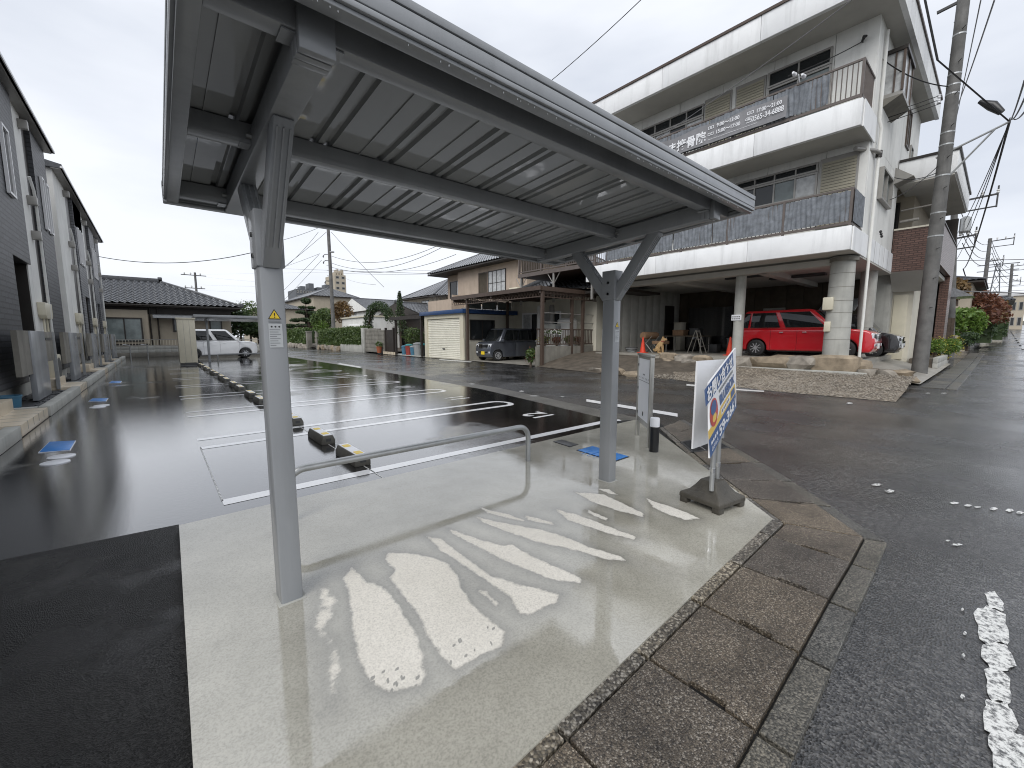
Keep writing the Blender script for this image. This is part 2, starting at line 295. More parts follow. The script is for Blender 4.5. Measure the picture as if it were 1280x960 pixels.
# ---------------------------------------------------------------- mesh helpers
ORG = {}
class MB:
    """collects shapes in world (or thing-local) coordinates; build() links them as one mesh object"""
    def __init__(s): s.v = []; s.f = []
    def add(s, vs_, fs):
        n = len(s.v); s.v += [tuple(p) for p in vs_]; s.f += [tuple(i+n for i in f) for f in fs]; return s
    def box(s, x0, x1, y0, y1, z0, z1):
        return s.add([(x, y, z) for z in (z0, z1) for y in (y0, y1) for x in (x0, x1)],
                     [(0, 2, 3, 1), (4, 5, 7, 6), (0, 1, 5, 4), (2, 6, 7, 3), (0, 4, 6, 2), (1, 3, 7, 5)])
    def obox(s, c, sx, sy, sz, M=None):
        """box of size sx, sy, sz about c, turned by the 3x3 matrix M"""
        M = M or Matrix.Identity(3)
        P = [Vector(c) + M @ Vector((a*sx/2, b*sy/2, d*sz/2)) for d in (-1, 1) for b in (-1, 1) for a in (-1, 1)]
        return s.add(P, [(0, 2, 3, 1), (4, 5, 7, 6), (0, 1, 5, 4), (2, 6, 7, 3), (0, 4, 6, 2), (1, 3, 7, 5)])
    def bar(s, a, b, wx, wz, up=(0, 0, 1)):
        """rectangular bar from a to b; wz measured along up, wx across"""
        a, b = Vector(a), Vector(b); d = (b-a).normalized(); u = Vector(up); u = (u - d*u.dot(d)).normalized(); r = d.cross(u)
        P = [q + r*i*wx/2 + u*j*wz/2 for q in (a, b) for i, j in ((-1, -1), (1, -1), (1, 1), (-1, 1))]
        return s.add(P, [(3, 2, 1, 0), (4, 5, 6, 7), (0, 1, 5, 4), (1, 2, 6, 5), (2, 3, 7, 6), (3, 0, 4, 7)])
    def prism(s, poly, z0, z1):
        n = len(poly); a = sum(poly[i][0]*poly[(i+1) % n][1]-poly[(i+1) % n][0]*poly[i][1] for i in range(n))
        if a < 0: poly = poly[::-1]
        return s.add([(p[0], p[1], z0) for p in poly]+[(p[0], p[1], z1) for p in poly],
                     [tuple(range(n))[::-1], tuple(range(n, 2*n))]+[(i, (i+1) % n, n+(i+1) % n, n+i) for i in range(n)])
    def extrude(s, pts, off):
        """planar polygon of 3D points pushed along off"""
        n = len(pts); off = Vector(off); pts = [Vector(p) for p in pts]
        return s.add(pts+[p+off for p in pts], [tuple(range(n))[::-1], tuple(range(n, 2*n))]+[(i, (i+1) % n, n+(i+1) % n, n+i) for i in range(n)])
    def face(s, pts): return s.add(pts, [tuple(range(len(pts)))])
    def tube(s, pts, r, seg=10, cap=True):
        pts = [Vector(p) for p in pts]; n = len(pts); rs = r if hasattr(r, '__len__') else [r]*n
        V = []; u = None
        for i, p in enumerate(pts):
            d = ((pts[min(i+1, n-1)]-pts[max(i-1, 0)])).normalized()
            if u is None: u = d.orthogonal().normalized()
            u = (u - d*u.dot(d)).normalized(); v = d.cross(u)
            V += [p + (u*math.cos(2*math.pi*k/seg)+v*math.sin(2*math.pi*k/seg))*rs[i] for k in range(seg)]
        Fc = [(i*seg+k, i*seg+(k+1) % seg, (i+1)*seg+(k+1) % seg, (i+1)*seg+k) for i in range(n-1) for k in range(seg)]
        if cap: Fc += [tuple(range(seg))[::-1], tuple(range((n-1)*seg, n*seg))]
        return s.add(V, Fc)
    def lathe(s, c, prof, seg=20, axis='Z'):
        """(radius, height) profile turned about an axis through c"""
        V = []
        for r, h in prof:
            for k in range(seg):
                a = 2*math.pi*k/seg; x, y = r*math.cos(a), r*math.sin(a)
                q = {'Z': (x, y, h), 'Y': (x, h, y), 'X': (h, x, y)}[axis]; V.append((c[0]+q[0], c[1]+q[1], c[2]+q[2]))
        n = len(prof)
        Fc = [(i*seg+k, i*seg+(k+1) % seg, (i+1)*seg+(k+1) % seg, (i+1)*seg+k) for i in range(n-1) for k in range(seg)]
        return s.add(V, Fc+[tuple(range(seg))[::-1], tuple(range((n-1)*seg, n*seg))])
    def mesh(s, name, smooth=None, bevel=0, bseg=2, off=(0, 0, 0)):
        me = bpy.data.meshes.new(name); o = Vector(off)
        me.from_pydata([tuple(Vector(p)-o) for p in s.v] if o.length else s.v, [], s.f)
        if bevel or smooth is not None:
            bm = bmesh.new(); bm.from_mesh(me); bmesh.ops.recalc_face_normals(bm, faces=bm.faces)
            if bevel:
                es = [e for e in bm.edges if len(e.link_faces) == 2 and e.calc_face_angle(0) > .5]
                bmesh.ops.bevel(bm, geom=es, offset=bevel, segments=bseg, affect='EDGES', profile=.5, clamp_overlap=True)
            bm.to_mesh(me); bm.free()
        if smooth is not None or bevel:
            me.polygons.foreach_set('use_smooth', [True]*len(me.polygons)); me.set_sharp_from_angle(angle=R_(smooth or 35))
        me.update(); return me
    def build(s, name, m, parent=None, **kw):
        off = ORG.get(parent, (0, 0, 0)) if parent else (0, 0, 0)
        me = s.mesh(name, off=off, **kw); return link(name, me, m, parent)
def link(name, me, m, parent=None, loc=None):
    o = bpy.data.objects.new(name, me); col.objects.link(o)
    if m:
        if not me.materials: me.materials.append(MATS[m] if isinstance(m, str) else m)
    if parent: o.parent = parent; ORG[o] = ORG.get(parent, (0, 0, 0))
    if loc: o.location = loc
    return o
def thing(name, label, cat, loc=(0, 0, 0), rotz=0, group=None, local=False):
    o = bpy.data.objects.new(name, None); col.objects.link(o); o.empty_display_size = .1
    o.location = loc; o.rotation_euler = (0, 0, rotz); o['label'] = label; o['category'] = cat
    if group: o['group'] = group
    ORG[o] = (0, 0, 0) if local else tuple(loc); return o
def tag(o, label, cat, group=None):
    o['label'] = label; o['category'] = cat
    if group: o['group'] = group
    return o
def structure(o): o['kind'] = 'structure'; return o
def stuff(o): o['kind'] = 'stuff'; return o
def copy_tree(o, parent=None):
    c = o.copy(); col.objects.link(c)
    if parent: c.parent = parent
    for ch in list(o.children): copy_tree(ch, c)
    return c
def to_origin(o):
    """put a one-mesh thing's origin at the foot of its mesh"""
    me = o.data; co = np.empty(len(me.vertices)*3); me.vertices.foreach_get('co', co); co = co.reshape(-1, 3)
    b = Vector(((co[:, 0].min()+co[:, 0].max())/2, (co[:, 1].min()+co[:, 1].max())/2, co[:, 2].min()))
    me.transform(Matrix.Translation(-b)); o.location = o.location + b; return o
def text(body, size, m, M, parent=None, name='lettering', bold=.0, sx=1.0, align='LEFT'):
    """flat print: a text outline turned into a mesh, placed by the matrix M (text lies in its XY plane)"""
    cu = bpy.data.curves.new('t', 'FONT'); cu.body = body; cu.size = size; cu.align_x = align; cu.offset = bold; cu.resolution_u = 3
    tmp = bpy.data.objects.new('t', cu); col.objects.link(tmp); bpy.context.view_layer.update()
    me = bpy.data.meshes.new_from_object(tmp.evaluated_get(bpy.context.evaluated_depsgraph_get()))
    bpy.data.objects.remove(tmp); bpy.data.curves.remove(cu)
    me.transform(Matrix.Diagonal((sx, 1, 1, 1))); me.transform(M)
    off = ORG.get(parent, (0, 0, 0)) if parent else (0, 0, 0); me.transform(Matrix.Translation(-Vector(off)))
    me.name = name; me.materials.clear(); return link(name, me, m, parent)
def frame(o, x, y, z):
    """4x4 matrix from origin and axes"""
    return Matrix(((x[0], y[0], z[0], o[0]), (x[1], y[1], z[1], o[1]), (x[2], y[2], z[2], o[2]), (0, 0, 0, 1)))
def leaf_mesh(name, pts, size, m, parent=None, jit=.5, flat=0):
    """leaf-sized quads, one at each point, turned at random"""
    pts = np.asarray(pts, float); n = len(pts)
    a = rng.normal(size=(n, 3)); a[:, 2] *= (1-flat); a /= np.linalg.norm(a, axis=1)[:, None]
    b = rng.normal(size=(n, 3)); b -= a*(a*b).sum(1)[:, None]; b /= np.linalg.norm(b, axis=1)[:, None]
    s_ = size*(1-jit+2*jit*rng.random((n, 1)))
    off = np.array(ORG.get(parent, (0, 0, 0))) if parent else 0
    V = np.stack([pts-a*s_, pts+b*s_*.45, pts+a*s_, pts-b*s_*.45], 1).reshape(-1, 3) - off
    me = bpy.data.meshes.new(name); me.vertices.add(4*n); me.vertices.foreach_set('co', V.ravel())
    me.loops.add(4*n); me.loops.foreach_set('vertex_index', np.arange(4*n)); me.polygons.add(n)
    me.polygons.foreach_set('loop_start', np.arange(n)*4); me.update(calc_edges=True); me.validate()
    return link(name, me, m, parent)
def blob_pts(c, r, n, shell=.55):
    """points through an ellipsoid, denser towards its skin, lumpy"""
    d = rng.normal(size=(n, 3)); d /= np.linalg.norm(d, axis=1)[:, None]
    k = shell + (1-shell)*rng.random((n, 1))**.6; lump = 1 + .18*np.sin(d[:, :1]*7+c[0]*3)*np.sin(d[:, 1:2]*6+c[1])*np.cos(d[:, 2:]*5)
    return np.array(c) + d*k*lump*np.array(r)
def GZ(x, y):
    """the main road climbs gently away to the right"""
    s = max(0., min(1., 1-(y-8)/25)); t = max(0., x-22); return s*(t*t/(t+18))*.026
def sheet(name, poly, z, m, parent=None, kind=True):
    o = MB().face([(p[0], p[1], z) for p in (poly if sum(poly[i][0]*poly[(i+1) % len(poly)][1]-poly[(i+1) % len(poly)][0]*poly[i][1] for i in range(len(poly))) > 0 else poly[::-1])]).build(name, m, parent)
    if kind and not parent: structure(o)
    return o
# ================================================================ THE SETTING
def grid_sheet(name, xs, ys, dz, m):
    V = [(x, y, GZ(x, y)+dz) for y in ys for x in xs]; nx = len(xs)
    Fc = [(j*nx+i, j*nx+i+1, (j+1)*nx+i+1, (j+1)*nx+i) for j in range(len(ys)-1) for i in range(nx-1)]
    o = MB().add(V, Fc).build(name, m); structure(o); return o
grid_sheet('ground', list(np.linspace(-700, -40, 12))+list(np.arange(-20, 300, 10))+list(np.linspace(330, 900, 8)), list(np.linspace(-600, -40, 8))+list(np.arange(-20, 120, 10))+list(np.linspace(150, 900, 8)), -.3, 'earth_far')
grid_sheet('road', list(np.arange(-30, 20, 5))+list(np.arange(20, 241, 4)), list(np.arange(-14, 76, 5)), -.006, 'asphalt_old')
EDGE = [(5.36, 4.0), (5.75, 6.3), (6.06, 8.3), (6.28, 14), (6.36, 20), (6.3, 27), (6.2, 34.5)]      # where the parking ground ends at the lane
forecourt = sheet('forecourt', [(-1.36, -9), (.03, -9), (.03, 3.6), (-1.36, 3.75)], .001, 'asphalt_coarse')
parking = sheet('parking_ground', [(-1.38, 3.7), (.03, 3.55), (.03, 3.49), (5.34, 3.52)]+EDGE+[(-1.38, 34.5)], 0, 'asphalt_new')
sheet('side_ground', [(-9, -9), (-1.355, -9), (-1.355, 6.6), (-9, 6.6)], .002, 'asphalt_coarse')
strip = sheet('gutter_strip', [(5.34, 3.52)]+EDGE+[(x+.5, y) for x, y in EDGE[::-1]]+[(5.75, 3.3)], -.001, 'kerb_grey')

# ---- concrete pad under the shelter: a fine grid that carries where the wet has and has not run
q = [(-.02, .62), (2.98, .905), (3.2, .93), (5.34, 3.52), (.03, 3.49)]
def pad_mesh():
    nx, ny = 460, 240
    A, B, Cc, D = np.array((-.02, .80)), np.array((3.19, .925)), np.array((5.62, 3.52)), np.array((.03, 3.49))
    u = np.linspace(0, 1, nx)[None, :, None]; v = np.linspace(0, 1, ny)[:, None, None]
    Pt = (1-v)*((1-u)*A+u*B)+v*((1-u)*D+u*Cc); Pt = Pt.reshape(-1, 2)
    Pt[:, 0] += 0
    dry = np.zeros(len(Pt)); run = np.zeros(len(Pt))
    z1 = lambda L: [(200+x/2.6667, 600+y/2.6667) for x, y in L]
    polys = [
     (1, z1([(640, 310), (615, 345), (635, 420), (650, 560), (665, 620), (700, 700), (770, 740), (870, 710), (885, 680), (870, 590), (850, 530), (800, 440), (740, 375), (690, 360), (660, 330)])),
     (.62, z1([(530, 370), (570, 380), (600, 420), (585, 480), (560, 520), (610, 560), (620, 640), (600, 760), (560, 800), (540, 680), (560, 580), (500, 520), (520, 430)])),
     (1, z1([(760, 260), (850, 265), (920, 280), (960, 300), (990, 340), (1010, 390), (1050, 450), (1110, 500), (1150, 530), (1140, 580), (1060, 620), (985, 655), (940, 620), (900, 560), (860, 470), (800, 390), (765, 345), (785, 320), (750, 285)])),
     (1, z1([(1065, 390), (1085, 395), (1125, 430), (1120, 440)])),
     (1, [(533, 677), (552, 680), (568, 694), (594, 712), (612, 727), (650, 739), (680, 745), (700, 752), (694, 762), (660, 777), (648, 775), (640, 757), (616, 739), (582, 716), (552, 695)]),
     (1, [(560, 667), (594, 679), (624, 688), (640, 688), (670, 705), (705, 720), (727, 732), (725, 737), (690, 732), (640, 712), (600, 692), (568, 675)]),
     (1, [(596, 652), (640, 662), (670, 667), (705, 677), (740, 692), (775, 702), (782, 708), (760, 707), (715, 693), (670, 684), (640, 673), (605, 660)]),
     (1, [(657, 650), (690, 659), (693, 663), (660, 656)]),
     (1, [(695, 642), (720, 649), (760, 664), (795, 678), (792, 681), (750, 670), (710, 656)]),
     (1, [(718, 620), (755, 623), (805, 648), (803, 652), (770, 643), (738, 632)]),
     (1, [(735, 643), (760, 654), (758, 657), (735, 647)]),
     (1, [(808, 628), (817, 632), (836, 638), (860, 647), (874, 654), (856, 656), (836, 649), (817, 640)]),
     (1, [(744, 615), (761, 617), (773, 624), (764, 623)]),
     (1, [(600, 640), (640, 650), (655, 657), (640, 655), (610, 647)]),
    ]
    for wgt, pl in polys:
        p = np.array([G(*c)[:2] for c in pl]); ins = np.zeros(len(Pt), bool); j = len(p)-1
        dist = np.full(len(Pt), 9.)
        for i in range(len(p)):
            a, b = p[j], p[i]
            cnd = (a[1] > Pt[:, 1]) != (b[1] > Pt[:, 1])
            with np.errstate(divide='ignore', invalid='ignore'): xi = (b[0]-a[0])*(Pt[:, 1]-a[1])/(b[1]-a[1])+a[0]
            ins ^= cnd & (Pt[:, 0] < xi)
            ab = b-a; tt = np.clip(((Pt-a)@ab)/(ab@ab+1e-9), 0, 1); dist = np.minimum(dist, np.linalg.norm(Pt-(a+tt[:, None]*ab), axis=1)); j = i
        sd_ = np.where(ins, dist, -dist); dry = np.maximum(dry, wgt*np.clip(.5+sd_/.075, 0, 1)); run = np.maximum(run, wgt*np.exp(-np.maximum(-sd_, 0)/.055))
    for k in range(24):       # single drops on the dry patches' lower rims
        c = G(*random.choice([(random.uniform(455, 530), random.uniform(845, 880)), (random.uniform(560, 632), random.uniform(790, 845))]))
        r = random.uniform(.003, .011); d = np.hypot(Pt[:, 0]-c[0], Pt[:, 1]-c[1]); dry = np.where(d < r, 0, dry)
    V = [(x, y, .035) for x, y in Pt]
    idx = np.arange(nx*ny).reshape(ny, nx)
    Fc = np.stack([idx[:-1, :-1], idx[:-1, 1:], idx[1:, 1:], idx[1:, :-1]], -1).reshape(-1, 4).tolist()
    n0 = len(V)                                           # skirt down to the asphalt
    rim = list(idx[0, :]) + list(idx[1:, -1]) + list(idx[-1, -2::-1]) + list(idx[-2:0:-1, 0])
    for i in rim: V.append((V[i][0], V[i][1], -.05))
    for k in range(len(rim)): k2 = (k+1) % len(rim); Fc.append((rim[k2], rim[k], n0+k, n0+k2))
    me = bpy.data.meshes.new('concrete_pad'); me.from_pydata(V, [], Fc)
    at = me.attributes.new('dry', 'FLOAT', 'POINT'); at.data.foreach_set('value', np.concatenate([dry, np.zeros(len(rim))]).astype(np.float32))
    a2_ = me.attributes.new('run', 'FLOAT', 'POINT'); a2_.data.foreach_set('value', np.concatenate([run, np.zeros(len(rim))]).astype(np.float32))
    return me
pad = structure(link('concrete_pad', pad_mesh(), 'concrete_pad'))

# ---- gutter: exposed aggregate kerb, lid slabs with slots, grey outer kerb
gutter = structure(MB().face([(-2, .34, .001), (2.9, .40, .001), (3.38, .42, .001), (4.6, 1.9, .001), (5.9, 3.5, .001), (5.3, 3.75, .001), (3.15, 1.0, .001), (-2, .86, .001)]).build('gutter', 'gutter_shade'))  # flat sheet coloured as the shade below slab gaps and slots
def slab(quad, name='slab', m='slab_aggregate', z=.028, notch=True, t=.05, parent=gutter):
    """lid slab: quad a,b (inner edge) c,d (outer edge); a lifting slot in the middle of its edge b-c; z may be a function"""
    zz = z if callable(z) else (lambda x, y: z)
    a, b, c, d = [Vector((*p, 0)) for p in quad]; cen = (a+b+c+d)/4
    a, b, c, d = [p + (cen-p).normalized()*.009 for p in (a, b, c, d)]
    pts = [a, b]
    if notch:
        e = c-b; n = (cen-(b+c)/2).normalized(); s0 = .40+random.uniform(-.04, .04)
        for f, k in ((s0-.0, 0), (s0+.006, .024), (s0+.34, .026), (s0+.346, 0)): pts.append(b+e*f+n*k)
    pts += [c, d]
    poly = [(p.x, p.y) for p in pts]; ar = sum(poly[i][0]*poly[(i+1) % len(poly)][1]-poly[(i+1) % len(poly)][0]*poly[i][1] for i in range(len(poly)))
    if ar < 0: poly = poly[::-1]
    n = len(poly); mb = MB(); dz = random.uniform(-.0025, .0025)
    o3 = Vector((cen.x, cen.y, zz(cen.x, cen.y)))
    mb.add([(x, y, zz(x, y)-t) for x, y in poly]+[(x, y, zz(x, y)+dz) for x, y in poly], [tuple(range(n))[::-1], tuple(range(n, 2*n))]+[(i, (i+1) % n, n+(i+1) % n, n+i) for i in range(n)])
    return mb.build(name, m, parent, bevel=.003, bseg=1)
inn = [(3.185, .853), (2.911, .846), (2.395, .832), (1.895, .82), (1.40, .803), (.904, .787), (.40, .772), (-.10, .756), (-.6, .74)]
outr = [(3.352, .455), (2.913, .44), (2.40, .432), (1.89, .418), (1.393, .405), (.89, .392), (.39, .378), (-.11, .365), (-.61, .35)]
for i in range(len(inn)-1): slab([inn[i], inn[i+1], outr[i+1], outr[i]], notch=i < 6)
for i in range(len(inn)-1):       # narrow exposed-aggregate kerb pieces between pad and slabs
    a, b = inn[i], inn[i+1]
    slab([(a[0], a[1]+.085), (b[0], b[1]+.085), (b[0], b[1]+.002), (a[0], a[1]+.002)], 'kerb_piece', 'kerb_aggregate', .0285, False)
    a, b = outr[i], outr[i+1]
    slab([(a[0], a[1]-.002), (b[0], b[1]-.002), (b[0]-.0, b[1]-.105), (a[0]+(.05 if i == 0 else 0), a[1]-.105)], 'kerb_stone', 'kerb_grey', .018, False)
dI = [Vector(G(*p)[:2]) for p in [(979, 658), (897.5, 596), (857.5, 561), (828, 536)]]; dO = [Vector(G(*p)[:2]) for p in [(1080, 676), (1030, 641), (962.5, 595), (902.5, 557.5), (850, 527)]]
def along(pl, s):
    for a, b in zip(pl, pl[1:]):
        l = (b-a).length
        if s <= l: return a+(b-a)*s/l
        s -= l
    return pl[-1]+(pl[-1]-pl[-2]).normalized()*s
LI = sum((b-a).length for a, b in zip(dI, dI[1:])); LO = sum((b-a).length for a, b in zip(dO, dO[1:])); nd = max(2, round(LI/.42))
grate_quad = None
for k in range(nd):
    qd = [along(dI, LI*k/nd), along(dI, LI*(k+1)/nd), along(dO, LO*(k+1)/nd), along(dO, LO*k/nd)]
    if abs((k+.5)/nd-.66) < .5/nd: grate_quad = qd
    if grate_quad is not qd: slab([tuple(p) for p in qd])
    n_ = (along(dI, LI*k/nd)-along(dO, LO*k/nd)).normalized()*.09
    slab([tuple(qd[0]+n_), tuple(qd[1]+n_), tuple(qd[1]), tuple(qd[0])], 'kerb_piece', 'kerb_aggregate', .0285, False)
    n_ = -n_.normalized()*.11; slab([tuple(qd[3]), tuple(qd[2]), tuple(qd[2]+n_), tuple(qd[3]+n_)], 'kerb_stone', 'kerb_grey', .018, False)
# steel grate let into the gutter
ga, gb, gc, gd = [Vector((p.x, p.y, .02)) for p in grate_quad]
grt = thing('drain_grate', 'dark steel drain grate set into the gutter beside the blue sign', 'drain grate', tuple((ga+gb+gc+gd)/4))
fr = MB()
for p, r in ((ga, gb), (gb, gc), (gc, gd), (gd, ga)): fr.bar(p, r, .025, .03)
fr.build('rim', 'steel_dark', grt)
for k in range(1, 12): MB().bar(ga.lerp(gb, k/12), gd.lerp(gc, k/12), .008, .03).build('bar', 'steel_dark', grt)
for k in (1, 2): MB().bar(ga.lerp(gd, k/3)+Vector((0, 0, .012)), gb.lerp(gc, k/3)+Vector((0, 0, .012)), .012, .012).build('cross_bar', 'galvanised', grt)

# ---- painted markings (parts of the ground they lie on)
def mark(pts, z, m='paint_new', name='marking', parent=parking): return sheet(name, [(p[0], p[1]) for p in pts], z, m, parent, False)
ZM = .0025
mark([(.31, 3.79), (5.26, 3.76), (5.26, 3.89), (.31, 3.93)], ZM)
mark([(5.26, 3.76), (5.40, 3.70), (5.44, 3.78), (5.26, 3.89)], ZM+.001)
for k in range(7):
    y0, y1 = 5.95+2.49*k, 6.47+2.49*k; wd = .125; xe = 4.98+.02*k; rr = (y1-y0+wd)/2; cy = (y0+y1)/2
    outer = [(xe+rr*.8*math.cos(a), cy+rr*math.sin(a)) for a in np.linspace(-math.pi/2, math.pi/2, 13)]
    inner = [(xe+(rr-wd)*.8*math.cos(a), cy+(rr-wd)*math.sin(a)) for a in np.linspace(math.pi/2, -math.pi/2, 13)]
    mark([(.31, outer[0][1])]+outer+[(.31, outer[-1][1]), (.31, inner[0][1])]+inner+[(.31, inner[-1][1])], ZM)
for y in (23.4, 26.9, 27.5, 29.0): mark([(.31, y), (5.6, y), (5.6, y+.09), (.31, y+.09)], ZM)
mark([(.305, 3.9), (.318, 3.9), (.318, 6.0), (.305, 6.0)], ZM, 'paint_worn', 'chalk_line')
mark([(1.50, 3.55), (1.512, 3.55), (1.50, 6.5), (1.49, 6.5)], ZM, 'paint_worn', 'chalk_line')
for k, s_ in enumerate(['12', '11', '10', '9', '8', '7', '6']):      # stall numbers, read from the lane
    c = (4.95+.03*k, 4.62+2.49*k, ZM)
    text(s_, .62, 'paint_new', frame(c, (0, 1, 0), (-1, 0, 0), (0, 0, 1)), parking, 'stall_number', .012, .8)
road = bpy.data.objects['road']
mark([G(733, 499), G(847, 517), G(847, 521), G(733, 502)], .002, 'paint_new', 'marking', road)
mark([G(858, 480), G(925, 486.5), G(955, 488.5), G(955, 490), G(925, 488), G(858, 482)], .002, 'paint_new', 'marking', road)
mark([G(425, 454), G(452, 458.5), G(450, 460), G(421, 455)], .002, 'paint_worn', 'marking', road)
mark([G(550, 449), G(590, 451.5), G(588, 453), G(548, 450)], .002, 'paint_worn', 'marking', road)
def rag(pts, n=5, amp=.012):
    """give a painted patch a worn, uneven outline"""
    out = []
    for i in range(len(pts)):
        a, b = Vector(pts[i]), Vector(pts[(i+1) % len(pts)])
        for k in range(n): p = a.lerp(b, k/n); out.append((p.x+random.uniform(-amp, amp), p.y+random.uniform(-amp, amp)))
    return out
def blobby(pts, n=26):
    """worn paint patch: rounded outline wavering about its corner points"""
    P = [Vector((p[0], p[1])) for p in pts]; c = sum(P, Vector((0, 0)))/len(P); m_ = len(P); out = []; ph = random.uniform(0, 6)
    for k in range(n):
        u = k/n*m_; i = int(u); f = u-i; p0, p1, p2, p3 = P[i-1], P[i % m_], P[(i+1) % m_], P[(i+2) % m_]
        q_ = .5*((2*p1)+(p2-p0)*f+(2*p0-5*p1+4*p2-p3)*f*f+(3*p1-p0-3*p2+p3)*f**3); out.append(c+(q_-c)*(1+.09*math.sin(5*k/n*6.28+ph)+.06*math.sin(9*k/n*6.28+2*ph)))
    return [(p.x, p.y) for p in out]
wl = [(1232, 742, 1252, 762), (1220, 762, 1256, 802), (1228, 805, 1263, 836), (1232, 838, 1260, 876), (1230, 880, 1266, 922), (1238, 916, 1280, 966), (1262, 966, 1310, 1010)]
for kk, (x0, y0, x1, y1) in enumerate(wl): mark(blobby([G(x0, y0), G((x0+x1)/2, y0-3), G(x1, y0+8), G(x1+3, y1), G(x0+6, y1-4)]), -.002+.0006*kk, 'paint_worn', 'worn_marking', road)
for x, y, wd, hh in [(1203, 762, 4, 4), (1206, 792, 5, 5), (1204, 820, 5, 6), (1203, 871, 6, 6), (1096, 606, 14, 3), (1112, 614, 12, 4), (1193, 629, 12, 3), (1210, 632, 10, 3), (1222, 634, 9, 2), (1242, 636, 10, 4), (1262, 638, 10, 4), (1275, 641, 10, 4), (1185, 676, 6, 2), (1196, 681, 14, 3), (1062, 504, 8, 2), (1108, 493, 5, 1), (1160, 491.5, 6, 1), (1180, 491.5, 8, 1), (652, 489, 7, 1.3), (668, 495, 12, 1), (703, 496, 5, 1), (590, 480, 8, 1)]:
    mark(blobby([G(x-wd/2, y), G(x, y-hh/2), G(x+wd/2, y), G(x, y+hh/2)]), .002, 'paint_worn', 'worn_marking', road)
for x in np.arange(40, 120, 7.): mark([(x, -1.2), (x+3.5, -1.2), (x+3.5, -1.05), (x, -1.05)], 0, 'paint_new', 'marking', road).location.z = GZ(x+1.7, -1)+.01
mark([(60, -3.6), (60.5, -3.6), (60.5, -.2), (60, -.2)], 0, 'paint_new', 'marking', road).location.z = GZ(60, -1)+.02

# ---- covers let into the ground
def cover(name, label, pts, m, z=.016, rim='black_plastic', grp=None):
    c = sum((Vector(p) for p in pts), Vector())/len(pts); t = thing(name, label, 'cover', (c.x, c.y, z-.02), group=grp)
    big = [(c.x+(p[0]-c.x)*1.06, c.y+(p[1]-c.y)*1.06) for p in pts]
    MB().prism(big, z-.02, z).build('rim', rim, t); MB().prism([(p[0], p[1]) for p in pts], z-.01, z+.004).build('lid', m, t, bevel=.002)
    return t, c
t_, c_ = cover('water_meter_cover', 'blue rectangular water meter cover in the concrete beside the shelter post', [G(722, 567), G(741, 562), G(785, 575), G(767, 581)], 'cover_blue', .039)
for k in range(5): MB().bar(G(727+7*k, 567.5+1.7*k, .045), G(740+8*k, 563+2.3*k, .045), .006, .003).build('rib', 'cover_blue', t_)
cover('drain_cover', 'small black slotted drain cover in the concrete pad', [G(692, 556), G(702, 553.5), G(722, 559.5), G(712, 562.5)], 'steel_dark', .039)
for nm, pts, lb in [('blue_manhole_cover', [(49, 566), (62, 553), (94, 551.5), (87, 563)], 'blue rectangular cover in asphalt beside two white round covers and stone step'),
                    ('blue_manhole_cover', [(111, 502), (116, 498.5), (135, 498), (132, 502)], 'blue rectangular cover in the asphalt halfway along the apartments'),
                    ('blue_manhole_cover', [(136, 479), (140, 476.5), (152, 476.5), (150, 479)], 'blue rectangular cover in asphalt towards the far end of the apartments')]:
    cover(nm, lb, [G(*p) for p in pts], 'cover_blue', .006, 'white_plastic')
for x, y, lb in [(77, 571, 'white round cover in asphalt, one of the near pair by blue cover'), (69, 578.5, 'white round cover in asphalt, one of the near pair by blue cover'), (127, 507, 'white round cover in asphalt, one of the farther pair by blue cover'), (122, 509, 'white round cover in asphalt, one of the farther pair by blue cover')]:
    c = G(x, y); tag(to_origin(MB().lathe((c.x, c.y, .0), [(.001, 0), (.11, 0), (.11, .008), (.105, .01), (.001, .01)], 20).build('round_cover', 'white_plastic', smooth=30)), lb, 'cover', 'round white covers')

# ---- wheel stops
ws = thing('wheel_stop', 'x', 'wheel stop', (0, 0, 0), local=True)
MB().extrude([(-.08, -.3, 0), (.08, -.3, 0), (.08, -.3, .05), (.055, -.3, .11), (-.055, -.3, .11), (-.08, -.3, .05)], (0, .6, 0)).build('block', 'stop_concrete', ws, bevel=.008)
MB().box(-.05, .05, -.28, .28, .108, .114).build('top_plate', 'white_board', ws)
for y in (-.17, .17): MB().box(-.035, .035, y-.05, y+.05, .112, .118).build('reflector', 'label_yellow', ws)
MB().box(-.03, .03, -.304, -.296, .04, .075).build('recess', 'steel_dark', ws)
first = True
for k in range(8):
    for j, dy in enumerate((4.36, 5.46)):
        o = ws if first else copy_tree(ws); first = False
        o.location = (1.5-.008*k, dy+2.49*k, 0); o['group'] = 'concrete wheel stops along the parking stalls'
        o['label'] = ('grey concrete wheel stop with yellow reflectors, right behind the steel hoop rail' if (k, j) == (0, 0) else 'grey concrete wheel stop with yellow reflectors, second from the hoop rail' if (k, j) == (0, 1) else 'grey concrete wheel stop with yellow reflectors in the row of farther stalls')

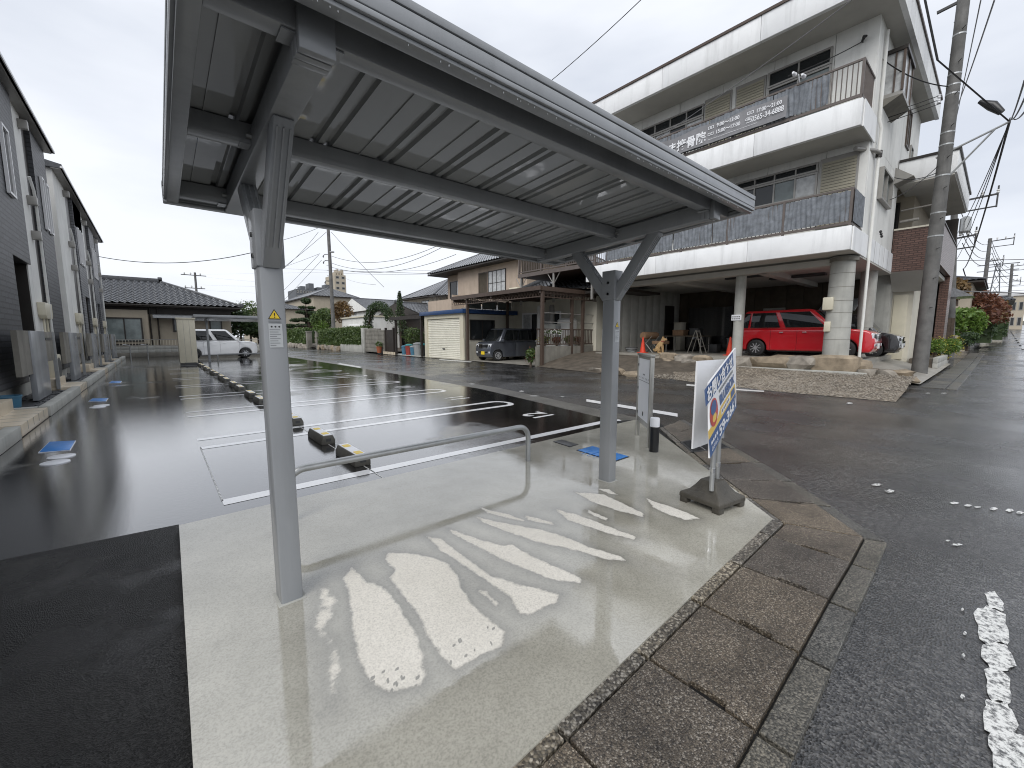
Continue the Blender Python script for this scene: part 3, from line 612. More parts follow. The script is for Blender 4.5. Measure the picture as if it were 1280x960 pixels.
# ---- lots on the far side of the lane
def lot(name, rows, m):
    """ground patch from rows of (x, y, z) points"""
    n = len(rows[0]); V = [p for r in rows for p in r]
    Fc = [(j*n+i, j*n+i+1, (j+1)*n+i+1, (j+1)*n+i) for j in range(len(rows)-1) for i in range(n-1)]
    o = MB().add(V, Fc).build(name, m, smooth=60); structure(o); return o
lot('house_yard', [[(12.5, 12.9, .02), (12.5, 30, .02)], [(32, 12.9, .06), (32, 30, .06)]], 'concrete_floor')
lot('garden', [[(12.75, 29.6, .15), (12.75, 80, .15)], [(60, 29.6, .2), (60, 80, .2)]], 'soil')
lot('soil_ramp', [[(11.7, 6.4, 0), (11.8, 8.6, 0), (12.1, 10.6, 0), (12.4, 12.86, .01)], [(12.9, 6.4, .12), (13, 8.6, .16), (13.2, 10.6, .20), (13.3, 12.86, .22)], [(14.4, 6.4, .36), (14.5, 8.6, .42), (14.6, 10.6, .46), (14.6, 12.86, .48)], [(16.2, 6.4, .57), (16.2, 8.6, .57), (16.2, 10.6, .58), (16.2, 12.88, .6)]], 'soil')
lot('gravel_yard', [[(11.15, 1.25, 0), (11.1, 3.4, 0), (11.5, 5.2, 0), (12.1, 7.2, 0)], [(13, 1.3, .08), (13, 3.4, .1), (13, 5.2, .12), (13.2, 7.2, .16)], [(14.9, 1.4, .2), (14.9, 3.4, .26), (14.9, 5.2, .3), (14.9, 7.2, .34)], [(16.4, 1.5, .3), (16.4, 3.4, .4), (16.4, 5.2, .4), (16.4, 7.2, .4)]], 'gravel_mix')
def ico(r, sub=1):
    bm = bmesh.new(); bmesh.ops.create_icosphere(bm, subdivisions=sub, radius=r); V = np.array([v.co[:] for v in bm.verts]); Fc = [tuple(v.index for v in f.verts) for f in bm.faces]; bm.free(); return V, Fc
V0, F0 = ico(1, 0 if False else 1)
mbg = MB(); Vg = []; Fg = []
for k in range(5200):      # loose stones of the gravel
    x = random.uniform(11.2, 14.9); y = random.uniform(1.3, 7.1)
    if x < 11.15+.12*max(0, y-3.4)+random.uniform(0, .3): continue
    z = .1*(x-11.1)/1.9 if x < 13 else .1+.17*(x-13)/1.9
    s_ = random.uniform(.008, .022)*(1.6 if random.random() < .06 else 1); Vs = V0*np.array([s_*random.uniform(.8, 1.4), s_*random.uniform(.8, 1.3), s_*.6])+np.array([x, y, z+.006]); n = len(Vg)*len(V0); Vg.append(Vs); Fg += [tuple(i+n for i in f) for f in F0]
me = bpy.data.meshes.new('gravel'); me.from_pydata(np.concatenate(Vg).tolist(), [], Fg)
stuff(tag(link('gravel', me, 'gravel_stone'), 'loose brown gravel in front of the white building', 'gravel'))
lot('driveway', [[(15.3, 1.28, .04), (15.6, 2.6, .25)], [(18, 1.28, .06), (18, 2.9, .4)], [(21, 1.28, .08), (21, 3.0, .5)], [(26, 1.3, .12), (26, 3.0, .4)]], 'concrete_floor')
g2 = structure(MB().add([(x, y, GZ(x, y)-.025) for x in range(14, 46, 2) for y in (.5, 1.25)], [(2*i, 2*i+2, 2*i+3, 2*i+1) for i in range(15)]).build('roadside_gutter', 'concrete_dark'))
for k in range(40):
    x = 14.7+.62*k; slab([(x+.012, 1.20), (x+.598, 1.20), (x+.598, .78), (x+.012, .78)], 'slab', 'kerb_grey', lambda a, b: GZ(a, b)+.02, False, .04, g2)
    if k % 2 == 0: slab([(x, .76), (x+1.22, .76), (x+1.22, .58), (x, .58)], 'kerb_stone', 'kerb_grey', lambda a, b: GZ(a, b)+.01, False, .04, g2)
# ================================================================ THE BICYCLE SHELTER
SX0, SX1, SY0, SY1 = .09, 3.25, 1.19, 3.10                     # roof outline
def zb(y): return 2.02+.045*(3.05-y)                            # underside of the rafters
def zf(y): return 2.045+.0655*(3.1-y)                          # lower edge of the fascia
sh = thing('bicycle_shelter', 'grey steel bicycle shelter with two posts and flat ribbed roof on concrete pad', 'shelter', (1.7, 2.16, .035))
def post(x, parent):
    p = MB().box(x-.048, x+.048, 2.10, 2.22, .012, 1.80).build('post', 'steel_grey', parent, bevel=.012)
    MB().box(x-.0555, x+.0555, 2.095, 2.225, 1.60, 1.84).build('sleeve', 'steel_grey', p, bevel=.006)
    for s in (-1, 1):
        for z in (1.65, 1.74): MB().lathe((x, 2.16, z), [(.011, -.062), (.011, .062)], 8, 'X').build('bolt', 'galvanised', p)
    # Y braces of folded steel up to the rafter
    for e in (-1, 1):
        a = Vector((x, 2.16+e*.035, 1.62)); b = Vector((x, 2.16+e*.40, zb(2.16+e*.40)+.02))
        br = MB().bar(a, b, .07, .085, up=(0, -e, 1)); br.build('brace', 'steel_grey', p, bevel=.006)
        d = (b-a).normalized(); n = Vector((0, -e*d.z, abs(d.y))).normalized()
        for sx_ in (-.022, 0, .022):
            for sg in (-1, 1): MB().bar(a+Vector((sx_, 0, 0))+n*sg*.044+d*.1, b+Vector((sx_, 0, 0))+n*sg*.044-d*.03, .006, .008, up=(0, -e, 1)).build('brace_rib', 'steel_grey', p)
    return p
for x in (.41, 2.955):
    p = post(x, sh)
    MB().box(x-.062, x+.062, 2.088, 2.232, .03, .0375).build('grout_bed', 'concrete_grey', p, bevel=.003)
    # warning label on the post's street side
    s = 1.0; zc = 1.375
    tri = MB().extrude([(x-.026, 2.0985, zc), (x+.026, 2.0985, zc), (x, 2.0985, zc+.045)], (0, .001, 0)).build('warning_label', 'ink', p)
    MB().extrude([(x-.0205, 2.0978, zc+.0035), (x+.0205, 2.0978, zc+.0035), (x, 2.0978, zc+.0385)], (0, .0005, 0)).build('warning_face', 'label_yellow', p)
    text('!', .030, 'ink', frame((x-.004, 2.0972, zc+.007), (1, 0, 0), (0, 0, 1), (0, -1, 0)), p, 'lettering', .0006)
    MB().box(x-.025, x+.022, 2.0972, 2.0978, zc-.013, zc-.006).build('print_line', 'ink_grey', p)
    nl = MB().box(x-.026, x+.028, 2.0978, 2.0985, zc-.125, zc-.02).build('notice_label', 'label_grey', p)
    for i in range(3): MB().lathe((x-.014+.015*i, 2.0975, zc-.033), [(.004, -.0003), (.004, .0003)], 8, 'Y').build('print_mark', 'ink', nl)
    for i, l_ in enumerate((.9, .75, .95, .6, .9, .7, .85, .5)): MB().box(x-.023, x-.023+.046*l_, 2.0972, 2.0978, zc-.048-.0098*i, zc-.0448-.0098*i).build('print_line', 'ink_grey', nl)
# rafters over the posts
for x in (.41, 2.955):
    y0, y1 = 1.33, 3.03
    rf = MB().add([(x+sx_, y, zb(y)+dz) for y in (y0, y1) for sx_, dz in ((-.045, 0), (.045, 0), (.045, .10), (-.045, .10))], [(3, 2, 1, 0), (4, 5, 6, 7), (0, 1, 5, 4), (1, 2, 6, 5), (2, 3, 7, 6), (3, 0, 4, 7)]).build('rafter', 'steel_grey', sh, bevel=.005)
    # folded end cap
    for k, (dy, hh) in enumerate(((.0, .115), (.035, .105), (.065, .11))): MB().box(x-.05, x+.05, y0-.012+dy, y0+.018+dy, zb(y0)-.008, zb(y0)-.008+hh).build('end_cap', 'steel_grey', rf, bevel=.004)
    for y in (1.36, 2.09, 2.2, 2.9, 3.0):
        for s in (-1, 1): MB().lathe((x+s*.052, y, zb(y)+.06), [(.012, -.012), (.012, .012)], 8, 'X').build('bolt', 'galvanised', rf)
    for y in (1.40, 2.14, 2.95):
        for s in (-1, 1): MB().box(min(x+s*.046, x+s*.085), max(x+s*.046, x+s*.085), y-.05, y+.02, zf(y)-.018, zf(y)-.014).build('bracket', 'steel_grey', rf)
# purlins
for y in (1.38, 2.14, 2.94):
    z0 = zf(y)-.012
    MB().box(SX0+.065, SX1-.06, y-.035, y+.035, z0, z0+.082).build('purlin', 'steel_grey', sh, bevel=.004)
# ribbed roof sheets: each a strip with one raised rib and a pressed groove
def zr(y): return zf(y)+.073
n = 10; wS = (SX1-SX0-.10)/n
for k in range(n):
    xa = SX0+.05+k*wS
    prof = [(0, 0), (.22, 0), (.223, -.006), (.235, -.006), (.238, 0), (.50, 0), (.52, .02), (.595, .02), (.615, 0), (.70, 0), (.72, .02), (.795, .02), (.815, 0), (1.0, 0)]
    V = []
    for y in (SY0+.03, SY1-.03): V += [(xa+u*wS, y, zr(y)+h) for u, h in prof]
    m_ = len(prof); V += [(a, b, c+.0012) for a, b, c in V]
    Fc = [(i, i+1, m_+i+1, m_+i) for i in range(m_-1)]+[(2*m_+i, 3*m_+i, 3*m_+i+1, 2*m_+i+1) for i in range(m_-1)]
    MB().add(V, Fc).build('roof_sheet', 'sheet_grey', sh)
# fascia: stepped extrusion on the four sides, with two dark grooves
def fascia(a, b, nrm):
    a, b, nrm = Vector(a), Vector(b), Vector(nrm)
    for h0, h1, d, m_, nm in ((-.014, .0, .022, 'steel_grey', 'gutter_lip'), (.0, .018, .033, 'steel_grey', 'fascia_rail'), (.018, .0212, .028, 'steel_dark', 'fascia_groove'), (.0212, .068, .032, 'steel_grey', 'fascia'), (.068, .0712, .028, 'steel_dark', 'fascia_groove'), (.0712, .098, .034, 'steel_grey', 'fascia_rail')):
        mb = MB(); o = nrm*d
        P = [a+Vector((0, 0, h0)), b+Vector((0, 0, h0)), b+Vector((0, 0, h1)), a+Vector((0, 0, h1))]
        inn_ = [p-nrm*.03 for p in P]; ou = [p+o for p in P]
        mb.add(inn_+ou, [(0, 1, 2, 3), (7, 6, 5, 4), (0, 4, 5, 1), (1, 5, 6, 2), (2, 6, 7, 3), (3, 7, 4, 0)]); mb.build(nm, m_, sh, bevel=.004 if 'groove' not in nm else 0)
c00, c10, c11, c01 = (SX0+.036, SY0+.036, zf(SY0)), (SX1-.036, SY0+.036, zf(SY0)), (SX1-.036, SY1-.036, zf(SY1)), (SX0+.036, SY1-.036, zf(SY1))
ex = .036
fascia((SX0, c00[1], c00[2]), (SX1, c10[1], c10[2]), (0, -1, 0)); fascia((SX1, c11[1], c11[2]), (SX0, c01[1], c01[2]), (0, 1, 0))
fascia(c01, c00, (-1, 0, 0)); fascia(c10, c11, (1, 0, 0))
# rain hanging from the gutter lip
for k in range(90):
    x = random.uniform(SX0+.1, SX1-.1); z = zf(SY0)-.014
    if k < 60: MB().lathe((x, SY0+.02, z-random.uniform(.002, .006)), [(.0004, -.003), (.0016, -.001), (.0012, .002), (.0004, .004)], 6).build('water_drop', 'lamp_glass', sh)

# ---- hoop rail
hr = G(660, 580); y_ = hr.y; xl, xr, zt, rad = .60, hr.x, .40, .0255
pts = [(xl, y_, 0)]
for a in np.linspace(math.pi, math.pi/2, 8): pts.append((xl+.12+.12*math.cos(a), y_, zt-.12+.12*math.sin(a)))
for a in np.linspace(math.pi/2, 0, 8): pts.append((xr-.12+.12*math.cos(a), y_, zt-.12+.12*math.sin(a)))
pts.append((xr, y_, 0))
tag(to_origin(MB().tube(pts, rad, 16).build('hoop_rail', 'galvanised', smooth=40)), 'low galvanised steel hoop rail standing along the concrete pad edge', 'rail')

# ---- notice board
A = G(796.5, 547); B = G(811, 563); d = (B-A); L = d.length; d.normalize(); nn = Vector((d.y, -d.x, 0)); nn = nn if nn.dot(-A) > 0 else -nn
zt = 1.07
nb = thing('notice_board', 'stainless notice board on two posts with a white sheet, beside black bollard light', 'notice board', tuple((A+B)/2))
for p in (A, B): MB().obox(p+Vector((0, 0, zt/2)), .045, .045, zt, Matrix((d, nn, (0, 0, 1))).transposed()).build('post', 'stainless', nb, bevel=.003)
Mx = Matrix((d, nn, (0, 0, 1))).transposed()
MB().obox((A+B)/2+Vector((0, 0, zt+.008)), L+.06, .05, .03, Mx).build('top_rail', 'stainless', nb, bevel=.003)
MB().obox((A+B)/2+Vector((0, 0, .25)), L-.03, .03, .03, Mx).build('bottom_rail', 'stainless', nb, bevel=.003)
MB().obox((A+B)/2+Vector((0, 0, (.25+zt)/2)), L-.04, .018, zt-.27, Mx).build('back_panel', 'stainless', nb)
ps = MB().obox((A+B)/2+nn*.012+Vector((0, 0, (.28+zt-.02)/2)), L-.07, .004, zt-.34, Mx).build('white_sheet', 'white_board', nb)
xax = nn.cross(Vector((0, 0, 1))) * -1
org = (A+B)/2+nn*.0155
for k_, (zz, hh_, wd_) in enumerate(((.845, .014, .10), (.80, .03, L-.09), (.765, .006, L-.09), (.37, .05, .05))):
    MB().obox(org+Vector((0, 0, zz)), wd_, .001, hh_, Mx).build('print_line' if k_ < 3 else 'print_mark', 'ink_grey' if k_ < 3 else 'ink', ps) if k_ != 1 else [MB().obox(org+d*(-.5+(j+.5)/7)*(L-.1)+Vector((0, 0, zz)), .014, .001, .02, Mx).build('print_mark', 'ink_grey', ps) for j in range(7)]
for z in (.35, .66, .95): MB().obox(A+d*.035+nn*.02+Vector((0, 0, z)), .012, .01, .03, Mx).build('clip', 'steel_dark', nb)

# ---- bollard light
c = G(817, 568); bl = thing('bollard_light', 'short black bollard light with white round cap on concrete pad', 'bollard light', tuple(c))
MB().lathe(tuple(c), [(.050, .005), (.050, .315)], 24).build('column', 'black_plastic', bl, smooth=40)
MB().lathe(tuple(c), [(.051, .316), (.051, .405), (.047, .413), (.001, .414)], 24).build('cap', 'white_plastic', bl, smooth=40)

# ---- folding street sign on a concrete foot
P0, P1, P2 = G(848, 635), G(901, 656.5), G(930, 634); cc = (P0+P2)/2; ax = (P1-P0).normalized(); s2 = ((P1-P0).length+(P2-P1).length)/2*.84; sg = thing('sign_stand', 'blue and white company sign board on two poles in a dark concrete foot', 'sign', tuple(cc+Vector((0, 0, .012))))
ay = Vector((-ax.y, ax.x, 0)); 
if ay.dot(P2-P1) < 0: ay = -ay
prof = [(1.0, 0.045), (1.0, .075), (.96, .085), (.70, .11), (.52, .15), (.40, .185), (.36, .195), (0.0, .2)]
V = []; Fc = []
for r, h in prof:
    for a, b in ((-1, -1), (1, -1), (1, 1), (-1, 1)): V.append(cc+ax*a*r*s2/2+ay*b*r*s2/2+Vector((0, 0, h+.008)))
for i in range(len(prof)-1):
    for k in range(4): Fc.append((i*4+k, i*4+(k+1) % 4, (i+1)*4+(k+1) % 4, (i+1)*4+k))
Fc.append((3, 2, 1, 0))
MB().add(V, Fc).build('foot', 'sign_base', sg, bevel=.006)
for a in (-1, 1):
    for b in (-1, 1): MB().obox(cc+ax*a*s2*.40+ay*b*s2*.40+Vector((0, 0, .033)), s2*.18, s2*.18, .045, Matrix((ax, ay, (0, 0, 1))).transposed()).build('foot_block', 'sign_base', sg, bevel=.006)
def at_depth(x, y, dp): return Vector(C0+ray(x, y)*dp)
TL, BL, TR, BR = at_depth(886.5, 483, 2.68), at_depth(887.5, 577, 2.68), at_depth(919.5, 438, 3.40), at_depth(919.5, 512.5, 3.40)
ex_ = (TR-TL).normalized(); wB = (TR-TL).length; nB = ex_.cross((TL-BL)).normalized(); nB = nB if nB.dot(-TL) > 0 else -nB
ey = nB.cross(ex_); ey = ey if ey.z > 0 else -ey; hB = (TL-BL).dot(ey)
P_A, P_B = at_depth(890, 600, 3.02), at_depth(896, 600, 3.16)
for p in (P_A, P_B):
    tz = .98
    MB().tube([(p.x, p.y, .16), (p.x, p.y, tz)], .0165, 12).build('pole', 'galvanised', sg, smooth=40)
    MB().tube([(p.x, p.y, .30), (p.x, p.y, .33)], .020, 12).build('pole_clamp', 'chrome', sg, smooth=40)
bd = MB().extrude([TL, BL, BL+ex_*wB, TR], -nB*.012).build('sign_board', 'sign_white', sg)
def patch(u0, u1, v0, v1, m_, nm, k=1, pts=None):
    """flat print on the board; u, v run 0..1 from its lower left corner"""
    pts = pts or [(u0, v0), (u1, v0), (u1, v1), (u0, v1)]
    o = BL+nB*.0012*k
    return MB().face([o+ex_*wB*u+ey*hB*v for u, v in pts]).build(nm, m_, bd)
patch(0, 1, .76, 1, 'sign_blue', 'print_band'); patch(0, 1, 0, .27, 'sign_blue', 'print_band')
patch(0, 0, 0, 0, 'sign_yellow', 'print_band', 1, [(0, .27), (1, .27), (1, .44), (.42, .44), (.30, .36), (.0, .40)])
patch(0, 0, 0, 0, 'sign_red', 'print_badge', 2, [(.20+.125*math.cos(a), .53+.20*math.sin(a)) for a in np.linspace(0, 2*math.pi, 24, endpoint=False)])
patch(0, 0, 0, 0, 'sign_blue', 'print_badge', 3, [(.20+.085*math.cos(a), .60+.10*math.sin(a)) for a in np.linspace(0, 2*math.pi, 24, endpoint=False)]); patch(0, 0, 0, 0, 'sign_yellow', 'print_badge', 3, [(.20+.06*math.cos(a), .45+.06*math.sin(a)) for a in np.linspace(0, 2*math.pi, 20, endpoint=False)])
patch(.80, .96, .30, .41, 'sign_blue', 'print_badge', 2); 
def lett(s, u, v, hgt, wid, m_, bold=.0):
    o = text(s, hgt*hB*1.25, m_, frame((0, 0, 0), (1, 0, 0), (0, 1, 0), (0, 0, 1)), None, 'lettering', bold)
    xs = [p.co.x for p in o.data.vertices]; k = wid*wB/(max(xs)-min(xs)); x0 = min(xs)
    o.data.transform(Matrix.Translation((-x0, 0, 0))); o.data.transform(Matrix.Diagonal((k, 1, 1, 1)))
    o.data.transform(frame(BL+nB*.0042+ex_*wB*u+ey*hB*v, ex_, ey, nB)); o.data.transform(Matrix.Translation(-Vector(ORG[bd]))); o.parent = bd
lett('お問い合わせ', .05, .80, .17, .90, 'sign_white', .004); lett('BLUEBOX', .40, .49, .16, .57, 'sign_blue', .004); [patch(.40+.05*j, .435+.05*j, .68, .725, 'ink_grey', 'print_mark', 3) for j in range(11)]
patch(.42, .76, .31, .40, 'sign_white', 'print_band', 2); [patch(.44+.06*j, .48+.06*j, .335, .38, 'ink_grey', 'print_mark', 3) for j in range(5)]; lett('59-3661', .30, .06, .17, .66, 'sign_white', .004); [patch(.05+.055*j, .09+.055*j, .15, .20, 'sign_white', 'print_mark', 3) for j in range(4)]; lett('0565', .05, .05, .07, .2, 'sign_white')
a0, a1, b1, b0 = at_depth(872, 455, 3.0), at_depth(866, 565, 3.0), at_depth(903, 551, 3.28), at_depth(905, 452.5, 3.28)
sg.location.z += .022
MB().extrude([a0, a1, b1, b0], nB*-.012).build('rear_board', 'white_board', sg)
bq = b0+(b0-a0).normalized()*.005; MB().bar(b0, b1, .02, .02, up=tuple(nB)).build('board_edge', 'galvanised', sg)
# ================================================================ BUILDERS SHARED BY THE HOUSES
UP = Vector((0, 0, 1))
def window(parent, o, ux, n, w_, h_, panes=2, fm='alu_frame', gm='glass_dark', fw=.05, rows=1, name='window', dep=.05):
    """framed window on a wall: o = lower left corner on the wall face, ux along it, n outwards"""
    o, ux, n = Vector(o), Vector(ux), Vector(n); M = Matrix((ux, n, UP)).transposed()
    mb = MB()
    for (a, b, cw, ch) in ((w_/2, fw/2, w_, fw), (w_/2, h_-fw/2, w_, fw), (fw/2, h_/2, fw, h_-2*fw), (w_-fw/2, h_/2, fw, h_-2*fw)):
        mb.obox(o+ux*a+UP*b+n*dep/2, cw, dep, ch, M)
    for k in range(1, panes): mb.obox(o+ux*w_*k/panes+UP*h_/2+n*dep*.42, fw*.8, dep*.8, h_-2*fw, M)
    f = mb.build(name, fm, parent)
    for r in range(1, rows): MB().obox(o+ux*w_/2+UP*h_*r/rows+n*dep*.4, w_-2*fw, dep*.7, fw*.7, M).build('transom', fm, f)
    for k in range(panes):
        for r in range(rows):
            g = gm if isinstance(gm, str) else gm[(k+r*panes) % len(gm)]
            MB().obox(o+ux*w_*(k+.5)/panes+UP*h_*(r+.5)/rows+n*(.012+.002*k), w_/panes-fw*.5, .012, h_/rows-fw*.5, M).build('pane', g, f)
    return f
def tile_roof(name, A, B, Cc, D, m, parent, tw=.28, ch=.26, sub=6, amp=.035, lip=.05):
    """pantiled slope: A-B the eave, D-C the ridge side; wavy tiles in overlapping courses"""
    A, B, Cc, D = map(Vector, (A, B, Cc, D)); ex_ = (B-A).normalized(); nrm = ex_.cross(D-A).normalized(); nrm = nrm if nrm.z > 0 else -nrm
    sl = nrm.cross(ex_); sl = sl if sl.z > 0 else -sl
    Hs = (D-A).dot(sl); nr = max(2, round(Hs/ch)); W = (B-A).length; nc = max(2, round(W/tw))*sub
    u1 = (Cc-A).dot(ex_); u0 = (D-A).dot(ex_); V = []; rows = 0
    for r in range(nr):
        for top in (0, 1):
            v = Hs*(r+top)/nr; f = v/Hs; lo, hi = u0*f, W+(u1-W)*f
            for c in range(nc+1):
                u = W*c/nc; uu = min(max(u, lo), hi); ph = 2*math.pi*u/tw
                hgt = amp*(math.sin(ph)+.25*math.sin(2*ph)) + (lip if not top else 0)
                V.append(A+ex_*uu+sl*(v-(.0 if top else .02))+nrm*hgt)
            rows += 1
    Fc = [(r*(nc+1)+c, r*(nc+1)+c+1, (r+1)*(nc+1)+c+1, (r+1)*(nc+1)+c) for r in range(rows-1) for c in range(nc)]
    o = MB().add(V, Fc).build(name, m, parent); o['kind'] = 'stuff'; return o
def ridge(a, b, parent, m='roof_tile_dark', wd=.2, h=.18, ends=True):
    a, b = Vector(a), Vector(b); o = MB().bar(a, b, wd, h).build('ridge', m, parent, bevel=.04)
    if ends:
        for p in (a, b): MB().obox(p+UP*.04, .26, .26, h+.14).build('ridge_end', m, o, bevel=.05)
    return o
def hip_roof(parent, x0, x1, y0, y1, ze, zr_, along='X', m='roof_tile', gable=False, sub=4, tw=.28, ch=.26, inset=None, end=None):
    """hipped (or gabled) pantile roof over an eave rectangle"""
    if along == 'X':
        ym = (y0+y1)/2; ins = 0 if gable else (inset if inset is not None else (y1-y0)/2*.95)
        R0, R1 = (x0+ins, ym, zr_), (x1-ins, ym, zr_)
        tile_roof('roof_tiles', (x0, y0, ze), (x1, y0, ze), R1, R0, m, parent, tw, ch, sub)
        tile_roof('roof_tiles', (x1, y1, ze), (x0, y1, ze), R0, R1, m, parent, tw, ch, sub)
        E = [((x1, y0, ze), (x1, y1, ze), R1), ((x0, y1, ze), (x0, y0, ze), R0)]
    else:
        xm = (x0+x1)/2; ins = 0 if gable else (inset if inset is not None else (x1-x0)/2*.95)
        R0, R1 = (xm, y0+ins, zr_), (xm, y1-ins, zr_)
        tile_roof('roof_tiles', (x0, y1, ze), (x0, y0, ze), R0, R1, m, parent, tw, ch, sub)
        tile_roof('roof_tiles', (x1, y0, ze), (x1, y1, ze), R1, R0, m, parent, tw, ch, sub)
        E = [((x0, y0, ze), (x1, y0, ze), R0), ((x1, y1, ze), (x0, y1, ze), R1)]
    for a, b, r in E:
        if gable: MB().face([Vector(a)-UP*.02, Vector(b)-UP*.02, Vector(r)-UP*.02]).build('gable', end or 'cream_wall', parent)
        else:
            tile_roof('roof_tiles', a, b, r, r, m, parent, tw, ch, sub)
            for p in (a, b): ridge(Vector(p)+UP*.05, Vector(r)+UP*.05, parent, wd=.16, h=.13, ends=False)
    ridge(Vector(R0)+UP*.06, Vector(R1)+UP*.06, parent)
    MB().box(x0+.03, x1-.03, y0+.03, y1-.03, ze-.14, ze-.04).build('eave', 'dark_wood', parent)
def pipe(parent, pts, r=.04, m='white_plastic', name='drain_pipe'): return MB().tube(pts, r, 10).build(name, m, parent, smooth=40)

# ---------------------------------------------------------------- cars
MB0 = MB
def car(name, label, paint, loc, rotz, L=3.4, W=1.475, Ht=1.7, wb=2.45, fo=.5, wr=.29, zb=.98, zh=.95, xc=None, xt=None, xr0=None, xr1=None, plate='plate_white', sidewin=((.03, .20), (.22, .56), (.585, .93)), group=None, lampbox=None, grille='car_black', bpillar=None, tail=True):
    t = thing(name, label, 'car', loc, rotz, group, local=True)
    class MB(MB0):                               # every part narrows towards nose and tail, as the body does in plan
        def build(s, *a, **k):
            s.v = [(x, y*(1-.13*max(0, (abs(x)-.55*L/2)/(.45*L/2))**2), z) for x, y, z in s.v]; return MB0.build(s, *a, **k)
    xf = L/2-fo; xb = xf-wb; ra = wr+.045
    xc = L/2-.62 if xc is None else xc; xt = xc-.55 if xt is None else xt; xr0 = -L/2+.03 if xr0 is None else xr0; xr1 = -L/2+.14 if xr1 is None else xr1
    arch = lambda cx: [(cx+ra*math.cos(a), wr+ra*math.sin(a)) for a in np.linspace(math.pi*.0-.25, math.pi+.25, 15)]
    prof = [(-L/2+.10, .24), (-L/2+.01, .40), (-L/2, .62), (-L/2+.02, zb), (xc-.05, zb), (xc, zb-.005), (xc+(L/2-.22-xc)*.5, zb-(zb-zh)*.35), (L/2-.22, zh-.02), (L/2-.09, zh-.09), (L/2-.03, zh-.26), (L/2, .58), (L/2-.01, .36), (L/2-.10, .20)]
    prof = prof+[p for p in arch(xf) if p[1] > .19]+[p for p in arch(xb) if p[1] > .19]
    MB().extrude([(x, -W/2, z) for x, z in prof], (0, W, 0)).build('body', paint, t, bevel=.085, bseg=4, smooth=60)
    MB().box(-L/2+.12, L/2-.12, -W/2+.2, W/2-.2, .17, .75).build('underbody', 'car_black', t)
    b = [(xr0, zb-.03), (xc, zb-.03)]; tp = [(xr1, Ht), (xt, Ht)]; hb, ht = W/2-.012, W/2-.10
    V = [(xr0, -hb, zb-.03), (xc, -hb, zb-.03), (xc, hb, zb-.03), (xr0, hb, zb-.03), (xr1, -ht, Ht), (xt, -ht, Ht), (xt, ht, Ht), (xr1, ht, Ht)]
    cb = MB().add(V, [(0, 3, 2, 1), (4, 5, 6, 7), (0, 1, 5, 4), (1, 2, 6, 5), (2, 3, 7, 6), (3, 0, 4, 7)]).build('cabin', paint, t, bevel=.10, bseg=4, smooth=60)
    Vv = [Vector(p) for p in V]
    def pane(q, u0, u1, v0, v1, nm='side_window', m_='car_glass', off=.006):
        a, b_, c, d = q; P = lambda u, v: a.lerp(b_, u).lerp(d.lerp(c, u), v)
        pts = [P(u0, v0), P(u1, v0), P(u1, v1), P(u0, v1)]; n = (pts[1]-pts[0]).cross(pts[3]-pts[0]).normalized()
        return MB().extrude([p+n*.001 for p in pts], n*off).build(nm, m_, cb, bevel=.004)
    for q in ([Vv[0], Vv[1], Vv[5], Vv[4]], [Vv[2], Vv[3], Vv[7], Vv[6]]):
        flip = q[0].y > 0
        for u0, u1 in sidewin: pane(q, 1-u1 if flip else u0, 1-u0 if flip else u1, .12, .87)
    pane([Vv[1], Vv[2], Vv[6], Vv[5]], .07, .93, .08, .90, 'windscreen'); pane([Vv[3], Vv[0], Vv[4], Vv[7]], .12, .88, .12, .86, 'rear_window')
    for s in (-1, 1):
        for cx in (xf, xb):
            y = s*(W/2-.09)
            ty = MB().lathe((cx, y, wr), [(wr*.62, -.085), (wr*.9, -.09), (wr, -.07), (wr, .07), (wr*.9, .09), (wr*.62, .085)], 28, 'Y').build('tyre', 'rubber', t, smooth=40)
            rm = MB().lathe((cx, y+s*.085, wr), [(wr*.66, -.02), (wr*.66, .015), (wr*.60, .018), (wr*.57, .0)], 28, 'Y')
            rm.f = [f for f in rm.f if len(f) == 4]
            rm.lathe((cx, y+s*.09, wr), [(.01, -.02), (.055, -.02), (.05, .016), (.01, .018)], 16, 'Y')
            for k in range(9):
                a = 2*math.pi*k/9; rm.bar((cx+.03*math.cos(a), y+s*.092, wr+.03*math.sin(a)), (cx+wr*.62*math.cos(a), y+s*.09, wr+wr*.62*math.sin(a)), .026, .03, up=(0, 1, 0))
            rm.build('rim', 'rim', ty)
        # doors: handle, seams, mirror
        for f in (.34, .66):
            x = xb+.1+(xc-xb-.2)*f; MB().box(x-.09, x+.03, s*(W/2)-.012 if s > 0 else -W/2-.02, W/2+.02 if s > 0 else -W/2+.012, zb-.13, zb-.105).build('door_handle', paint if paint != 'car_red' else 'chrome', t, bevel=.004)
        for x in (xb+ra+.12, (xb+xc)/2+.1, xc-.08): MB().box(x-.003, x+.003, s*W/2-.004, s*W/2+.0015, .26, zb-.02).build('door_seam', 'car_black', t)
        mr = MB().box(xc-.20, xc-.10, min(s*(W/2+.02), s*(W/2+.17)), max(s*(W/2+.02), s*(W/2+.17)), zb+.0, zb+.14).build('mirror', paint, t, bevel=.03)
        MB().box(xc-.17, xc-.12, min(s*(W/2-.05), s*(W/2+.05)), max(s*(W/2-.05), s*(W/2+.05)), zb-.01, zb+.03).build('mirror_arm', 'car_black', mr)
        lb = lampbox or (.26, .18)
        MB().box(L/2-.20, L/2-.035, min(s*(W/2-.015), s*(W/2-.015-lb[0])), max(s*(W/2-.015), s*(W/2-.015-lb[0])), zh-.13-lb[1], zh-.11).build('headlight', 'lamp_glass', t, bevel=.03)
